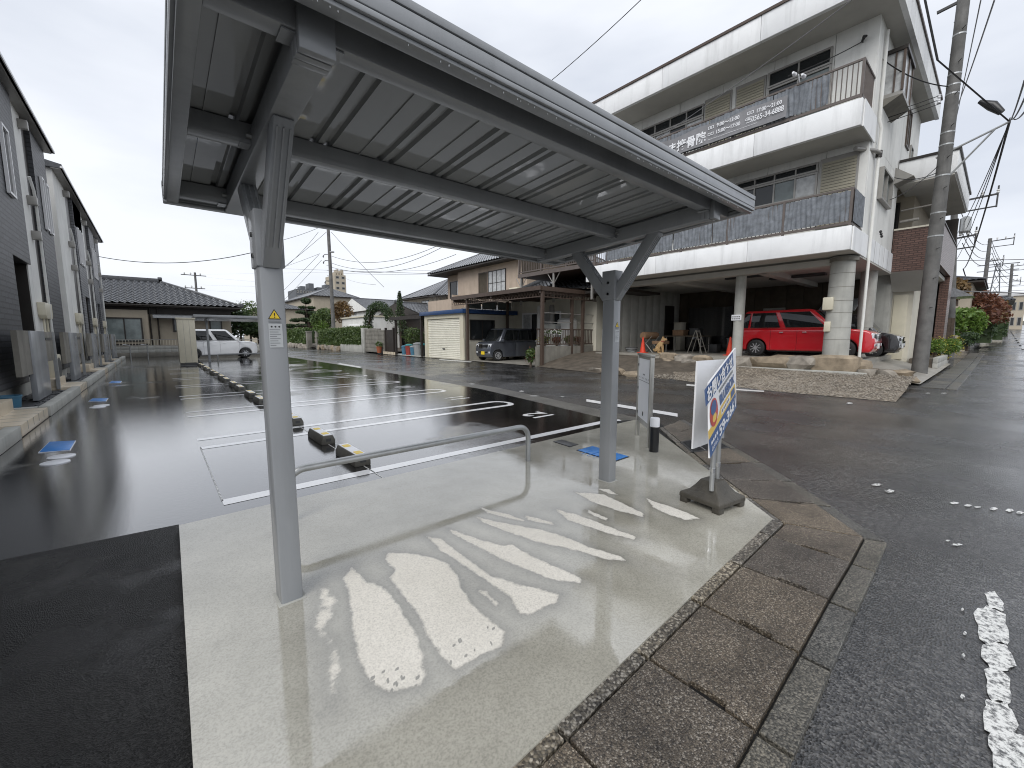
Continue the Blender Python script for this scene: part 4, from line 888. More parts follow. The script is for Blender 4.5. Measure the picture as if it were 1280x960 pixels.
        MB().lathe((L/2-.032, s*(W/2-.02-lb[0]/2), zh-.12-lb[1]/2), [(.055, -.01), (.055, .004), (.035, .006)], 14, 'X').build('headlight_lens', 'car_black', t)
        MB().box(L/2-.06, L/2+.004, min(s*(W/2-.06), s*(W/2-.2)), max(s*(W/2-.06), s*(W/2-.2)), .40, .50).build('fog_lamp', 'lamp_glass', t, bevel=.02)
        if tail: MB().box(-L/2-.008, -L/2+.12, min(s*(W/2-.02), s*(W/2+.006)), max(s*(W/2-.02), s*(W/2+.006)), zb-.30, zb-.04).build('tail_lamp', 'lamp_red', t, bevel=.01)
    MB().box(L/2-.06, L/2-.005, -W/2+.32, W/2-.32, zh-.32, zh-.14).build('grille', grille, t, bevel=.02)
    for z in (zh-.14, zh-.33): MB().box(L/2-.05, L/2+.004, -W/2+.26, W/2-.26, z-.012, z+.012).build('grille_trim', 'chrome', t, bevel=.005)
    MB().box(L/2-.05, L/2+.003, -W/2+.30, W/2-.30, .40, .50).build('lower_intake', 'car_black', t, bevel=.02)
    MB().box(L/2-.002, L/2+.018, -.165, .165, .33, .495).build('number_plate', plate, t)
    MB().box(-L/2-.016, -L/2, -.165, .165, .5, .665).build('number_plate', plate, t)
    for s in (-1, 1): MB().tube([(xc-.02, s*.45, zb+.01), (xc-.1, s*.1, zb+.06)], .01, 6).build('wiper', 'car_black', t)
    return t

# ================================================================ APARTMENTS
XW = -2.05
def doorway(b, y0, y1, zt):
    """recessed entrance: opening lined in near-black for its shade, with a door set back"""
    MB().box(XW-1.2, XW-.31, y0-.05, y0-.002, .35, zt).build('entrance_side', 'car_black', b); MB().box(XW-1.2, XW-.02, y1-.04, y1-.002, .385, zt).build('entrance_side', 'bronze_frame', b)  # sides and door coloured near-black, painting in the shade of the recess
    MB().box(XW-1.25, XW-1.2, y0, y1, .35, zt).build('entrance_door', 'car_black', b)
def block(label, secs, y0, y1, doors, wins, loc):
    b = thing('apartment_block', label, 'building', loc)
    yy = sorted(set([y0, y1]+[d for dd in doors for d in dd]))
    for (a, c, m_, pr) in secs:                      # wall sections, cut round the entrances
        dd = [d for d in doors if d[0] < c and d[1] > a]
        y = a
        for d0, d1 in dd:
            if d0 > y: MB().box(XW-.3, XW+pr, y, d0, .38, 6.5).build('wall_section', m_, b)
            MB().box(XW-.3, XW+pr, max(d0, a), min(d1, c), 2.9, 6.5).build('wall_section', m_, b); y = d1
        if y < c: MB().box(XW-.3, XW+pr, y, c, .38, 6.5).build('wall_section', m_, b)
    MB().box(-9, XW-1.26, y0, y1, 0, 6.5).build('core', 'siding_dark', b)
    MB().box(XW-1.26, XW-.31, y0, y0+.06, 0, 6.5).build('end_wall', 'white_wall', b); MB().box(XW-1.26, XW-.31, y1-.06, y1, 0, 6.5).build('end_wall', 'siding_dark', b)
    MB().box(XW-1.26, XW-.31, y0+.06, y1-.06, 2.95, 3.1).build('entrance_ceiling', 'bronze_frame', b)  # dark colour paints in the shade above the entrances
    MB().box(XW-1.3, XW-.02, y0, y1, 0, .385).build('plinth', 'concrete_grey', b)
    for d0, d1 in doors: doorway(b, d0, d1, 2.9)
    rf = MB().add([(XW+.24, y0-.12, 6.5), (XW+.24, y1+.1, 6.5), (-9, y1+.1, 6.5), (-9, y0-.12, 6.5), (XW+.24, y0-.12, 6.62), (XW+.24, y1+.1, 6.62), (-9, y1+.1, 8.1), (-9, y0-.12, 8.1)], [(3, 2, 1, 0), (4, 5, 6, 7), (0, 1, 5, 4), (1, 2, 6, 5), (2, 3, 7, 6), (3, 0, 4, 7)]).build('roof', 'roof_tile_dark', b)
    MB().box(XW+.20, XW+.262, y0-.14, y1+.12, 6.50, 6.56).build('eave_trim', 'white_frame', rf)
    MB().box(XW-.01, XW+.2, y0-.1, y1+.08, 6.47, 6.498).build('soffit', 'alu_frame', rf)
    for (a, c, z0, z1) in wins: window(b, (XW+.06, a, z0), (0, 1, 0), (1, 0, 0), c-a, z1-z0, 1, 'white_frame', 'glass_dark', .045)
    return b
b1 = block('nearer dark grey apartment block with white stripe and tall white windows', [(2, 14.35, 'siding_dark', .05), (14.35, 15.5, 'white_wall', 0), (15.5, 16.2, 'bronze_frame', -.04), (16.2, 18.0, 'siding_dark', .05)], 2, 18.0, [(5.2, 6.6), (12.75, 14.35)], [(10.0, 10.45, 4.1, 5.45), (11.2, 11.6, 4.1, 5.45), (12.9, 13.42, 4.1, 5.42), (16.72, 17.05, 4.12, 5.47), (17.35, 17.68, 4.12, 5.47)], (XW, 10, 0))
b2 = block('farther apartment block with white end wall and grey upper panels', [(19.6, 21.85, 'white_wall', .0), (21.85, 23.2, 'bronze_frame', -.04), (23.2, 25.6, 'siding_mid', .05), (25.6, 26.7, 'white_wall', 0), (26.7, 28.2, 'bronze_frame', -.04), (28.2, 30.4, 'siding_mid', .05), (30.4, 31.2, 'white_wall', 0), (31.2, 33, 'siding_mid', .03)], 19.6, 33, [(24.1, 25.5), (28.7, 30.0)], [(23.5, 23.8, 4.1, 5.48), (24.05, 24.35, 4.1, 5.48), (24.6, 24.9, 4.1, 5.48), (28.5, 28.8, 4.1, 5.48), (29.1, 29.4, 4.1, 5.48), (29.7, 30.0, 4.1, 5.48)], (XW, 26, 0))
for p, y0_ in ((b1, 16.6), (b2, 23.6)):
    pass
MB().box(XW+.006, XW+.05, 23.25, 25.55, 5.5, 6.46).build('upper_panel', 'far_white', b2)
for b, ys in ((b1, (15.35,)), (b2, (21.6, 26.5, 31.1))):
    for y in ys:
        pipe(b, [(XW+.10, y-.3, 5.0), (XW+.12, y-.1, 4.75), (XW+.12, y, 4.5), (XW+.12, y, .4)], .028, 'white_stack')
        for z in (3.6, 4.4, 6.1): MB().box(XW+.0, XW+.16, y-.18, y-.04, z, z+.2).build('vent_hood', 'alu_frame', b, bevel=.01)
for k, (b, y, lb) in enumerate(((b1, 14.75, 'a'), (b2, 20.9, 'b'), (b2, 25.9, 'c'), (b2, 30.6, 'd'))):
    o = thing('utility_box', ['cream utility box on the white stripe of the nearer apartment block', 'cream utility box on the white end strip of the farther apartments', 'cream utility box on the middle strip of the farther apartments', 'cream utility box on the last strip of the farther apartments'][k], 'utility box', (XW+.1, y, 1.72), group='cream utility boxes')
    MB().extrude([(XW, y, 1.80), (XW, y+.1, 1.72), (XW, y+.75, 1.72), (XW, y+.85, 1.8), (XW, y+.85, 2.1), (XW, y, 2.1)], (.14, 0, 0)).build('box', 'cream_metal', o, bevel=.015)
    for dy in (.2, .6): MB().tube([(XW+.06, y+dy, 1.72), (XW+.06, y+dy, .45)], .022, 8).build('conduit', 'cream_metal', o)
# wing screens with letter boxes standing before the entrances
for k, (y, lb) in enumerate(((11.4, 'nearest the blue tub'), (16.0, 'beside the white air conditioner'), (21.2, 'before the white end wall'), (25.9, 'before the middle strip'), (30.2, 'before the last strip'))):
    o = thing('entrance_screen', 'grey steel entrance screen with letter box, ' + lb, 'screen', (-1.72, y+.5, .12), group='entrance screens along the apartments')
    MB().box(-1.78, -1.70, y, y+1.25, .12, 1.40).build('panel', 'steel_grey', o, bevel=.006)
    MB().box(-1.75, -1.69, y+2.2, y+2.28, .12, 1.40).build('edge_post', 'galvanised', o)
    MB().box(-1.80, -1.73, y-.82, y-.004, .62, 1.40).build('wing', 'concrete_dark', o)
    lt = MB().box(-1.84, -1.72, y+1.254, y+2.19, .78, 1.39).build('letter_box', 'concrete_dark', o, bevel=.01)
    MB().box(-1.722, -1.712, y+1.4, y+2.05, 1.22, 1.27).build('slot', 'steel_dark', lt)
# raised kerb beds and tiled steps along the apartments
for k, (y0_, y1_) in enumerate(((6.6, 8.0), (10.0, 13.6), (15.0, 19.8), (21.3, 24.4), (25.6, 28.6), (29.6, 33))):
    bed = thing('planting_bed', ['concrete kerbed gravel bed nearest the forecourt, before the first steps', 'concrete kerbed gravel bed with the blue plastic tub', 'concrete kerbed gravel bed beside the white air conditioner', 'concrete kerbed gravel bed before the white end wall', 'concrete kerbed gravel bed before the middle strip of farther apartments', 'concrete kerbed gravel bed reaching the bungalow fence'][k], 'bed', (-1.6, (y0_+y1_)/2, 0), group='kerbed beds along the apartments')
    MB().box(-1.52, -1.38, y0_, y1_, 0, .17).build('kerb', 'concrete_grey', bed, bevel=.012)
    MB().box(-2.35, -1.53, y0_, y0_+.12, 0, .165).build('kerb', 'concrete_grey', bed, bevel=.012)
    MB().box(-2.35, -1.53, y0_+.125, y1_, 0, .1).build('gravel_fill', 'black_gravel', bed)
    st = MB()
    Vg = []; Fg = []
    for j in range(160):
        s_ = random.uniform(.012, .03); Vs = V0*np.array([s_, s_*1.2, s_*.7])+np.array([random.uniform(-2.3, -1.56), random.uniform(y0_+.15, y1_-.05), .102]); n = len(Vg)*len(V0); Vg.append(Vs); Fg += [tuple(i+n for i in f) for f in F0]
    st.add(np.concatenate(Vg), Fg); st.build('gravel', 'black_gravel', bed)['kind'] = 'stuff'
for k, (y0_, y1_) in enumerate(((8.15, 9.9), (13.65, 14.95), (19.85, 21.2), (24.45, 25.5), (28.65, 29.5))):
    stp = thing('entrance_steps', ['cream tiled entrance steps next to the bed with blue tub', 'cream tiled entrance steps by the white air conditioner', 'cream tiled entrance steps in the gap between apartment blocks', 'cream tiled entrance steps before farther block middle strip', 'cream tiled entrance steps nearest the bungalow fence'][k], 'steps', (-1.75, (y0_+y1_)/2, 0), group='tiled entrance steps')
    MB().box(-2.0, -1.40, y0_, y1_, 0, .16).build('step', 'step_tile', stp, bevel=.006); MB().box(-2.6, -1.75, y0_+.02, y1_-.02, .1, .34).build('step', 'step_tile', stp, bevel=.006)
    for j in range(1, 5): y = y0_+(y1_-y0_)*j/5; MB().box(-1.995, -1.396, y-.004, y+.004, .05, .1625).build('joint', 'concrete_grey', stp)
# blue tub and outdoor unit
c = G(20, 508, .12); o = thing('plastic_tub', 'dark blue plastic tub lying in the gravel bed', 'tub', (-1.95, 10.6, .1))
MB().lathe((-1.95, 10.6, .1), [(.12, 0), (.16, .02), (.18, .2), (.19, .2), (.19, .22), (.17, .22), (.15, .04), (.01, .03)], 20).build('tub', 'bin_blue', o, smooth=40)
MB().box(-2.15, -1.98, 10.15, 10.6, .1, .24).build('lid', 'bin_blue', o, bevel=.03)
o = thing('air_conditioner', 'white outdoor air conditioner unit between the entrance screens', 'air conditioner', (-1.85, 16.95, .12))
MB().box(-2.1, -1.80, 14.3, 15.05, .2, .86).build('casing', 'cream_metal', o, bevel=.02); MB().lathe((-1.795, 14.7, .53), [(.26, -.004), (.26, .004), (.24, .006)], 24, 'X').build('fan_grille', 'steel_dark', o)
for y in (14.4, 14.95): MB().box(-2.1, -1.78, y-.05, y+.05, .1, .2).build('foot', 'white_plastic', o)

# ================================================================ END OF THE PARKING GROUND
# locker, second shelter, white car
o = thing('storage_locker', 'tall cream steel storage locker standing on the parking ground', 'locker', (1.1, 24.0, 0))
MB().box(.78, 1.42, 23.7, 24.4, .1, 2.06).build('cabinet', 'cream_metal', o, bevel=.012); MB().box(.75, 1.45, 23.67, 24.43, 2.06, 2.12).build('lid', 'cream_metal', o, bevel=.01)
for x in (1.0, 1.21): MB().box(x-.004, x+.004, 23.692, 23.702, .15, 2.0).build('seam', 'alu_frame', o)
MB().box(.95, 1.36, 23.68, 23.72, 0, .12).build('kick_plate', 'steel_dark', o); MB().box(.8, 1.4, 23.75, 24.35, 0, .1).build('base', 'steel_dark', o)
o = thing('bicycle_shelter', 'small distant grey bicycle shelter on thin post before the white car', 'shelter', (3, 25.8, 0))
for x in (2.0, 4.6): MB().box(x-.05, x+.05, 25.55, 25.65, 0, 2.1).build('post', 'steel_grey', o, bevel=.01)
MB().add([(1.45, 24.7, 2.2), (5.2, 24.7, 2.2), (5.2, 26.5, 2.08), (1.45, 26.5, 2.08), (1.45, 24.7, 2.32), (5.2, 24.7, 2.32), (5.2, 26.5, 2.2), (1.45, 26.5, 2.2)], [(3, 2, 1, 0), (4, 5, 6, 7), (0, 1, 5, 4), (1, 2, 6, 5), (2, 3, 7, 6), (3, 0, 4, 7)]).build('roof', 'steel_grey', o, bevel=.01)
for x in (2.0, 4.6): MB().box(x-.04, x+.04, 24.9, 26.4, 2.05, 2.15).build('rafter', 'steel_grey', o)
tag(to_origin(MB().tube([(2.4, 26.2, 0), (2.4, 26.2, .33), (2.45, 26.2, .38), (4.5, 26.2, .38), (4.55, 26.2, .33), (4.55, 26.2, 0)], .03, 8).build('hoop_rail', 'galvanised', smooth=40)), 'low hoop rail under the small distant bicycle shelter', 'rail')
car('parked_car', 'white boxy small car parked side-on behind the cream locker', 'car_white', (2.95, 30.6, 0), 0, L=3.7, W=1.67, Ht=1.70, wb=2.49, fo=.66, wr=.29, zb=1.02, zh=.98, xc=.98, xt=.30, xr0=-1.8, xr1=-1.72, sidewin=((.03, .20), (.215, .52), (.60, .93)))
# bungalow
YB = 36.4
bg_ = thing('bungalow', 'low tan bungalow with grey pantile roof at end of parking ground', 'house', (0, 38, 0))
MB().box(-9, 4.35, YB+.6, 45, 0, 3.3).build('wall', 'tan_wall', bg_)
MB().box(-3.4, -.25, YB+.25, YB+.6, .5, 3.0).build('bay_wall', 'tan_wall', bg_)
MB().box(-9.1, -.2, YB+.3, YB+.8, 0, .5).build('plinth', 'concrete_grey', bg_)
tile_roof('roof_tiles', (-9.5, YB, 3.42), (5.0, YB, 3.42), (.6, YB+4.3, 5.25), (-9.5, YB+4.3, 5.25), 'roof_tile', bg_, .36, .33, 8, .045, .06)
tile_roof('roof_tiles', (5.0, YB, 3.42), (5.0, YB+8.6, 3.42), (.6, YB+4.3, 5.25), (.6, YB+4.3, 5.25), 'roof_tile', bg_, .30, .28, 6, .035)
tile_roof('roof_tiles', (5.0, YB+8.6, 3.42), (-9.5, YB+8.6, 3.42), (-9.5, YB+4.3, 5.25), (.6, YB+4.3, 5.25), 'roof_tile', bg_, .30, .28, 4, .035)
ridge((-9.5, YB+4.3, 5.36), (.6, YB+4.3, 5.36), bg_, wd=.26, h=.3); ridge((.6, YB+4.3, 5.3), (5.0, YB, 3.48), bg_, wd=.2, h=.18)
MB().box(-9.4, 4.9, YB+.08, YB+8.5, 3.22, 3.36).build('eave', 'dark_wood', bg_); pipe(bg_, [(-9, YB-.05, 3.34), (4.95, YB-.05, 3.30)], .05, 'bronze_frame', 'rain_gutter')
MB().box(-9, 4.4, YB+.585, YB+.62, 2.75, 3.22).build('dark_band', 'dark_wood', bg_)
window(bg_, (-3.2, YB+.25, .95), (1, 0, 0), (0, -1, 0), 2.65, 1.55, 3, 'bronze_frame', ('glass_dark', 'glass_pale', 'glass_pale'), .08)
MB().box(-3.35, -.3, YB+.10, YB+.245, .72, .82).build('window_sill', 'dark_wood', bg_)
window(bg_, (1.0, YB+.6, 1.6), (1, 0, 0), (0, -1, 0), .95, .95, 1, 'bronze_frame', 'glass_pale', .1); window(bg_, (3.05, YB+.6, 1.5), (1, 0, 0), (0, -1, 0), .75, .95, 1, 'bronze_frame', 'glass_pale', .08)
MB().add([(.0, YB+.56, 2.72), (4.3, YB+.56, 2.72), (4.3, YB-.25, 2.5), (0, YB-.25, 2.5), (.0, YB+.56, 2.78), (4.3, YB+.56, 2.78), (4.3, YB-.25, 2.62), (0, YB-.25, 2.62)], [(3, 2, 1, 0), (4, 5, 6, 7), (0, 1, 5, 4), (1, 2, 6, 5), (2, 3, 7, 6), (3, 0, 4, 7)]).build('awning', 'steel_grey', bg_)
for x in (.25, -.15): pipe(bg_, [(x, YB+.5, 3.2), (x, YB+.5, 0)], .045, 'dark_wood')
# boundary wall and aluminium fence before the bungalow
fw_ = thing('boundary_fence', 'low concrete wall with aluminium baluster fence before the bungalow', 'fence', (0, 34.7, 0))
MB().box(-3.2, 6.3, 34.6, 34.8, 0, .28).build('base_wall', 'concrete_dark', fw_, bevel=.01)
for k in range(12):
    for r in range(2): MB().box(-3.2+.79*k, -2.42+.79*k, 34.63, 34.79, .285+.2*r, .475+.2*r).build('concrete_block', 'concrete_grey', fw_, bevel=.008)
MB().box(-3.2, 6.3, 34.69, 34.73, .70, .74).build('rail', 'alu_frame', fw_); MB().box(-3.2, 6.3, 34.69, 34.73, 1.07, 1.11).build('rail', 'alu_frame', fw_)
bal = MB().box(-.011, .011, -.011, .011, 0, .33).mesh('baluster')
for k in range(64):
    o = link('baluster', bal, 'cream_metal', fw_); o.location = Vector((-3.15+.148*k, 34.71, .74))-Vector(ORG[fw_])
for x in (-1.2, -.4): MB().tube([(x, 34.4, 0), (x, 34.4, .75), (x-.3, 34.4, .8)], .03, 8).build('stand_pipe', 'galvanised', fw_)
# ================================================================ WHITE THREE-STOREY BUILDING
XB, XWL, YA, YE = 14.5, 15.88, 2.9, 12.0
wb_ = thing('clinic_building', 'white three-storey building with two long balconies above an open ground floor garage', 'building', (18, 7, .55))
JY = [YA-.03, 5.47, 8.67, YE]
def panels(x0, x1, z0, z1, ys, nm='fascia_panel'):
    for a, b in zip(ys, ys[1:]): MB().box(x0, x1, a+.006, b-.006, z0, z1).build(nm, 'white_fascia', wb_, bevel=.006)
panels(XB, XB+.14, 3.65, 4.28, JY); panels(XB, XB+.14, 6.83, 7.5, JY)
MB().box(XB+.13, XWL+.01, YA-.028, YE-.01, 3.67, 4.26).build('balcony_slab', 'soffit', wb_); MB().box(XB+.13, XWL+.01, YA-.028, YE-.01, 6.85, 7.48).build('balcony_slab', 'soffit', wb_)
for z0, z1 in ((3.65, 4.28), (6.83, 7.5)): MB().box(XB+.142, XWL+.3, YA-.06, YA-.03, z0, z1).build('fascia_panel', 'white_fascia', wb_)
# roof with deep overhang
RY0, RY1, RX1 = 2.40, 12.4, 25.0
panels(XB-.02, XB+.12, 10.1, 10.82, [RY0, 5.47, 8.67, RY1]); MB().box(XB+.12, RX1, RY0+.002, RY0+.12, 10.1, 10.82).build('fascia_panel', 'white_fascia', wb_)
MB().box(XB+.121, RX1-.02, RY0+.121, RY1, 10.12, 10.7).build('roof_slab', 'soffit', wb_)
MB().box(XB-.06, RX1+.04, RY0-.04, RY1+.04, 10.82, 10.90).build('roof_cap', 'brown_metal', wb_)
# upper walls in tall panels
for z0, z1 in ((4.27, 6.86), (7.49, 10.13)):
    ys = [YA, 3.9, 5.5, 7.1, 8.7, 10.3, YE]
    for a, b in zip(ys, ys[1:]): MB().box(XWL, XWL+.15, a+.008, b-.008, z0, z1).build('wall_panel', 'white_wall', wb_)
    MB().box(XWL+.03, XWL+.13, YA+.01, YE-.01, z0, z1).build('wall_core', 'concrete_grey', wb_)
MB().box(XWL+.15, 24.6, YA, YE, 7.0, 10.12).build('upper_storey', 'white_wall', wb_)
MB().box(XWL+.15, 20.9, YA+.003, YE, 4.27, 7.0).build('first_storey', 'white_wall', wb_); MB().box(20.9, 24.6, YA+.6, YE, 3.7, 7.0).build('rear_storey', 'white_wall', wb_)
MB().box(XWL+.15, 21, YA-.04, YA+.0, 3.66, 4.32).build('side_band', 'white_fascia', wb_)
for x in np.arange(16.9, 20.9, .8): MB().box(x-.008, x+.008, YA-.043, YA-.035, 3.66, 4.32).build('band_joint', 'concrete_dark', wb_)
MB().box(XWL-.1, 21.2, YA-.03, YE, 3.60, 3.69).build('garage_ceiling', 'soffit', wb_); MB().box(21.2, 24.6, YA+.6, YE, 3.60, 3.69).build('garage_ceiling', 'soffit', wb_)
for y in (5.5, 8.7): MB().box(XWL, 22, y-.15, y+.15, 3.42, 3.605).build('ceiling_beam', 'soffit', wb_)
MB().box(XWL-.25, XWL+.15, YA+.3, YE, 3.42, 3.605).build('ceiling_beam', 'soffit', wb_)
# windows and roller shutters
WN = Vector((-1, 0, 0)); WU = Vector((0, -1, 0))
def wwin(ya, yb, z0, z1, panes, fm='alu_frame', gm='glass_dark', rows=1): return window(wb_, (XWL-.0, ya, z0), WU, WN, ya-yb, z1-z0, panes, fm, gm, .055, rows, dep=.07)
def shutter(ya, yb, z0, z1):
    f = MB().box(XWL-.05, XWL+.01, yb, ya, z0, z1).build('shutter', 'alu_frame', wb_)
    n = int((z1-z0-.1)/.085)
    for k in range(n): MB().box(XWL-.072, XWL-.04, yb+.05, ya-.05, z0+.05+.085*k, z0+.05+.085*k+.07).build('slat', 'shutter_tan', f)
wwin(6.46, 4.08, 6.33, 6.60, 4); wwin(6.46, 4.08, 5.0, 6.32, 4, gm=('glass_dark', 'glass_dark', 'glass_pale', 'glass_curtain'), rows=2)
wwin(8.8, 6.5, 5.0, 6.6, 3); shutter(4.03, 3.10, 4.6, 6.64); shutter(11.3, 9.2, 4.6, 6.64)
wwin(10.36, 7.76, 9.32, 9.72, 4); wwin(10.36, 7.76, 8.3, 9.30, 4, gm=('glass_dark', 'glass_curtain')); shutter(7.73, 6.79, 7.7, 9.80); shutter(6.66, 5.72, 7.7, 9.80)
wwin(5.66, 3.95, 9.33, 9.80, 2); wwin(5.66, 3.95, 7.9, 9.31, 2, gm=('glass_dark', 'glass_pale'))
# balcony railings with shade cloth
def railing(y0_, y1_, z0, z1, cloth, open_, parent, xx=XB+.07, step=.112):
    for z, h in ((z0, .07), (z1, .05)): MB().box(xx-.025, xx+.025, y0_, y1_, z, z+h).build('rail', 'brown_rail', parent)
    bm_ = MB().box(-.009, .009, -.012, .012, 0, z1-z0-.07).mesh('baluster')
    n = int((y1_-y0_)/step)
    for k in range(n+1):
        y = y0_+.03+k*step
        if any(a <= y <= b for a, b in open_): o = link('baluster', bm_, 'brown_rail', parent); o.location = Vector((xx, y, z0+.07))-Vector(ORG[parent])
    y = y0_+.03
    while y < y1_: MB().box(xx-.03, xx+.03, y-.03, y+.03, z0-.08, z1+.02).build('rail_post', 'brown_rail', parent); y += 1.6
    for a, b in cloth:                       # cloth tied inside the balusters, rippled and sagging
        nx, nz_ = 60, 8; V = []; wv = random.uniform(0, 6)
        for j in range(nz_+1):
            for i in range(nx+1):
                yy = a+(b-a)*i/nx; f = j/nz_; sag = .03*abs(math.sin(i*.33+wv))*f
                V.append((xx-.035+.022*math.sin(yy*56+1.3*math.sin(f*3+i*.2)+wv)*(1-.25*f)+.02*math.sin(yy*5+wv), yy, z0+.09+(z1-z0-.1)*f-sag))
        MB().add(V, [(j*(nx+1)+i, j*(nx+1)+i+1, (j+1)*(nx+1)+i+1, (j+1)*(nx+1)+i) for j in range(nz_) for i in range(nx)]).build('shade_cloth', 'shade_cloth', parent, smooth=80)
railing(YA, YE-.1, 4.33, 5.24, [(2.95, 4.5), (4.53, 6.6), (6.62, 8.0), (8.03, 9.6), (9.62, 11.0)], [(2.9, 12)], wb_)
railing(YA, YE-.1, 7.56, 8.45, [(3.64, 5.0), (5.02, 6.9), (6.92, 9), (9.02, 11.5)], [(2.9, 12)], wb_)
for z0, z1 in ((4.33, 5.24), (7.56, 8.45)):
    for z, h in ((z0, .07), (z1, .05)): MB().box(XB+.1, XWL-.02, YA-.0, YA+.05, z+.001, z+h-.001).build('rail', 'brown_rail', wb_)
    for x in np.arange(XB+.18, XWL, .11): MB().box(x-.009, x+.009, YA+.014, YA+.036, z0+.07, z1).build('baluster', 'brown_rail', wb_)
V = []
for j in range(5):
    for i in range(25): x = XB+.08+1.1*i/24; V.append((x, YA-.03+.018*math.sin(x*50), 4.4+.84*j/4))
MB().add(V, [(j*25+i, j*25+i+1, (j+1)*25+i+1, (j+1)*25+i) for j in range(4) for i in range(24)]).build('shade_cloth', 'shade_cloth', wb_, smooth=80)
# banner
bn = thing('clinic_banner', 'grey banner with white lettering and phone number tied to the upper balcony', 'banner', (XB-.03, 6.6, 7.6))
V = []; Y0b, Y1b = 9.35, 4.62
for j in range(7):
    for i in range(61): y = Y0b+(Y1b-Y0b)*i/60; f = j/6; V.append((XB-.045+.012*math.sin(y*4+f*2)+.006*math.sin(y*17-f*5), y, 7.66+.60*f+.03*math.sin(i*.3)*f*(1 if i < 50 else .2)))
MB().add(V, [(j*61+i, j*61+i+1, (j+1)*61+i+1, (j+1)*61+i) for j in range(6) for i in range(60)]).build('cloth', 'banner_cloth', bn, smooth=80)
FB = lambda y, z: frame((XB-.068, y, z), (0, -1, 0), (0, 0, 1), (-1, 0, 0))
text('ま接骨院', .37, 'white_board', FB(8.32, 7.78), bn, 'lettering', .010, .92)
for s_, y, z, h, sx_ in [('□□', 6.90, 8.09, .11, 1), ('9:00～13:00', 6.62, 8.08, .155, .92), ('□□', 5.70, 8.09, .11, 1), ('17:00～21:00', 5.44, 8.06, .155, .82), ('□□', 6.90, 7.89, .11, 1), ('15:00～17:00', 6.64, 7.88, .155, .90), ('☎', 5.74, 7.87, .17, 1), ('0565-34-6888', 5.56, 7.85, .215, .72), ('──── ─ ── ──── ── ─── ──', 6.88, 7.74, .075, 1)]:
    text(s_, h, 'white_board', FB(y, z), bn, 'lettering', .003, sx_)
# side wall: bay window, casements, drain pipes, hood
by0 = YA-.42
bw = MB().box(17.1, 18.55, by0, YA, 8.35, 8.45).build('bay_window', 'alu_frame', wb_); MB().box(17.05, 18.6, by0-.04, YA, 9.55, 9.65).build('bay_roof', 'bronze_frame', bw)
MB().add([(17.1, by0, 8.35), (18.55, by0, 8.35), (18.55, YA, 8.12), (17.1, YA, 8.12), (17.1, YA, 8.35), (18.55, YA, 8.35)], [(0, 1, 2, 3), (0, 3, 4), (1, 5, 2), (0, 4, 5, 1)]).build('bay_base', 'concrete_dark', bw)
MB().box(17.12, 18.53, by0+.02, YA, 8.45, 9.55).build('bay_glass', 'glass_curtain', bw)
for x in (17.1, 17.8, 18.5): MB().box(x-.035, x+.035, by0-.01, by0+.05, 8.45, 9.55).build('bay_mullion', 'brown_metal', bw)
for y in (by0+.21,): MB().box(17.085, 17.125, y-.02, y+.02, 8.45, 9.55).build('bay_mullion', 'brown_metal', bw)
window(wb_, (21.4, YA, 8.25), (1, 0, 0), (0, -1, 0), .75, 1.3, 2, 'brown_metal', 'glass_pale', .06); window(wb_, (17.5, YA, 5.57), (1, 0, 0), (0, -1, 0), 1.75, .95, 2, 'alu_frame', 'glass_pale', .06, dep=.12)
window(wb_, (22.6, YA, 7.9), (1, 0, 0), (0, -1, 0), .6, .7, 1, 'alu_frame', 'glass_pale', .06)
pipe(wb_, [(16.5, YA-.06, 9.95), (16.5, YA-.06, 7.55), (16.62, YA-.1, 7.35), (16.62, YA-.1, 7.0), (16.62, YA-.09, .6)], .042, 'white_wall')
pipe(wb_, [(XWL-.35, YA+.25, 6.6), (16.3, YA-.05, 6.66), (16.62, YA-.12, 6.66)], .06, 'alu_frame')
MB().lathe((16.62, YA-.1, 6.62), [(.08, -.08), (.08, .1)], 12).build('pipe_joint', 'bronze_frame', wb_)
MB().add([(20.1, YA, 7.15), (20.7, YA, 7.15), (20.7, YA-.5, 6.75), (20.1, YA-.5, 6.75), (20.1, YA, 6.6), (20.7, YA, 6.6)], [(0, 1, 2, 3), (0, 3, 4), (1, 5, 2), (3, 2, 5, 4)]).build('vent_hood', 'alu_frame', wb_)
# columns
def column(x, y, r0, r1, z0, z1, seams, m_='concrete_grey', nm='column'):
    c_ = MB().lathe((x, y, 0), [(r0, z0), (r1, z1)], 26).build(nm, m_, wb_, smooth=40)
    for z in seams: f = (z-z0)/(z1-z0); MB().lathe((x, y, z), [(r0+(r1-r0)*f+.003, -.006), (r0+(r1-r0)*f+.003, .006)], 26).build('form_joint', 'concrete_dark', c_, smooth=40)
column(15.75, 3.24, .33, .30, .62, 3.64, (1.2, 1.55, 2.0, 2.35, 2.75, 3.15)); MB().lathe((15.75, 3.22, 0), [(.35, 3.50), (.35, 3.60)], 26).build('column_cap', 'concrete_dark', wb_)
column(15.95, 6.15, .17, .17, .58, 3.45, (2.05,)); column(19.6, 3.25, .24, .24, .5, 3.62, (1.6,))
MB().box(15.75, 16.1, 11.35, 11.75, .5, 3.62).build('end_pier', 'white_wall', wb_)
# notice on the middle column
nt_ = MB().box(15.76, 15.78, 6.0, 6.33, 1.86, 2.06).build('notice_plate', 'white_board', wb_)
for z in (1.90, 1.97): 
    for k in range(4): MB().box(15.752, 15.758, 6.05+.07*k, 6.09+.07*k, z, z+.035).build('print_mark', 'ink', nt_)
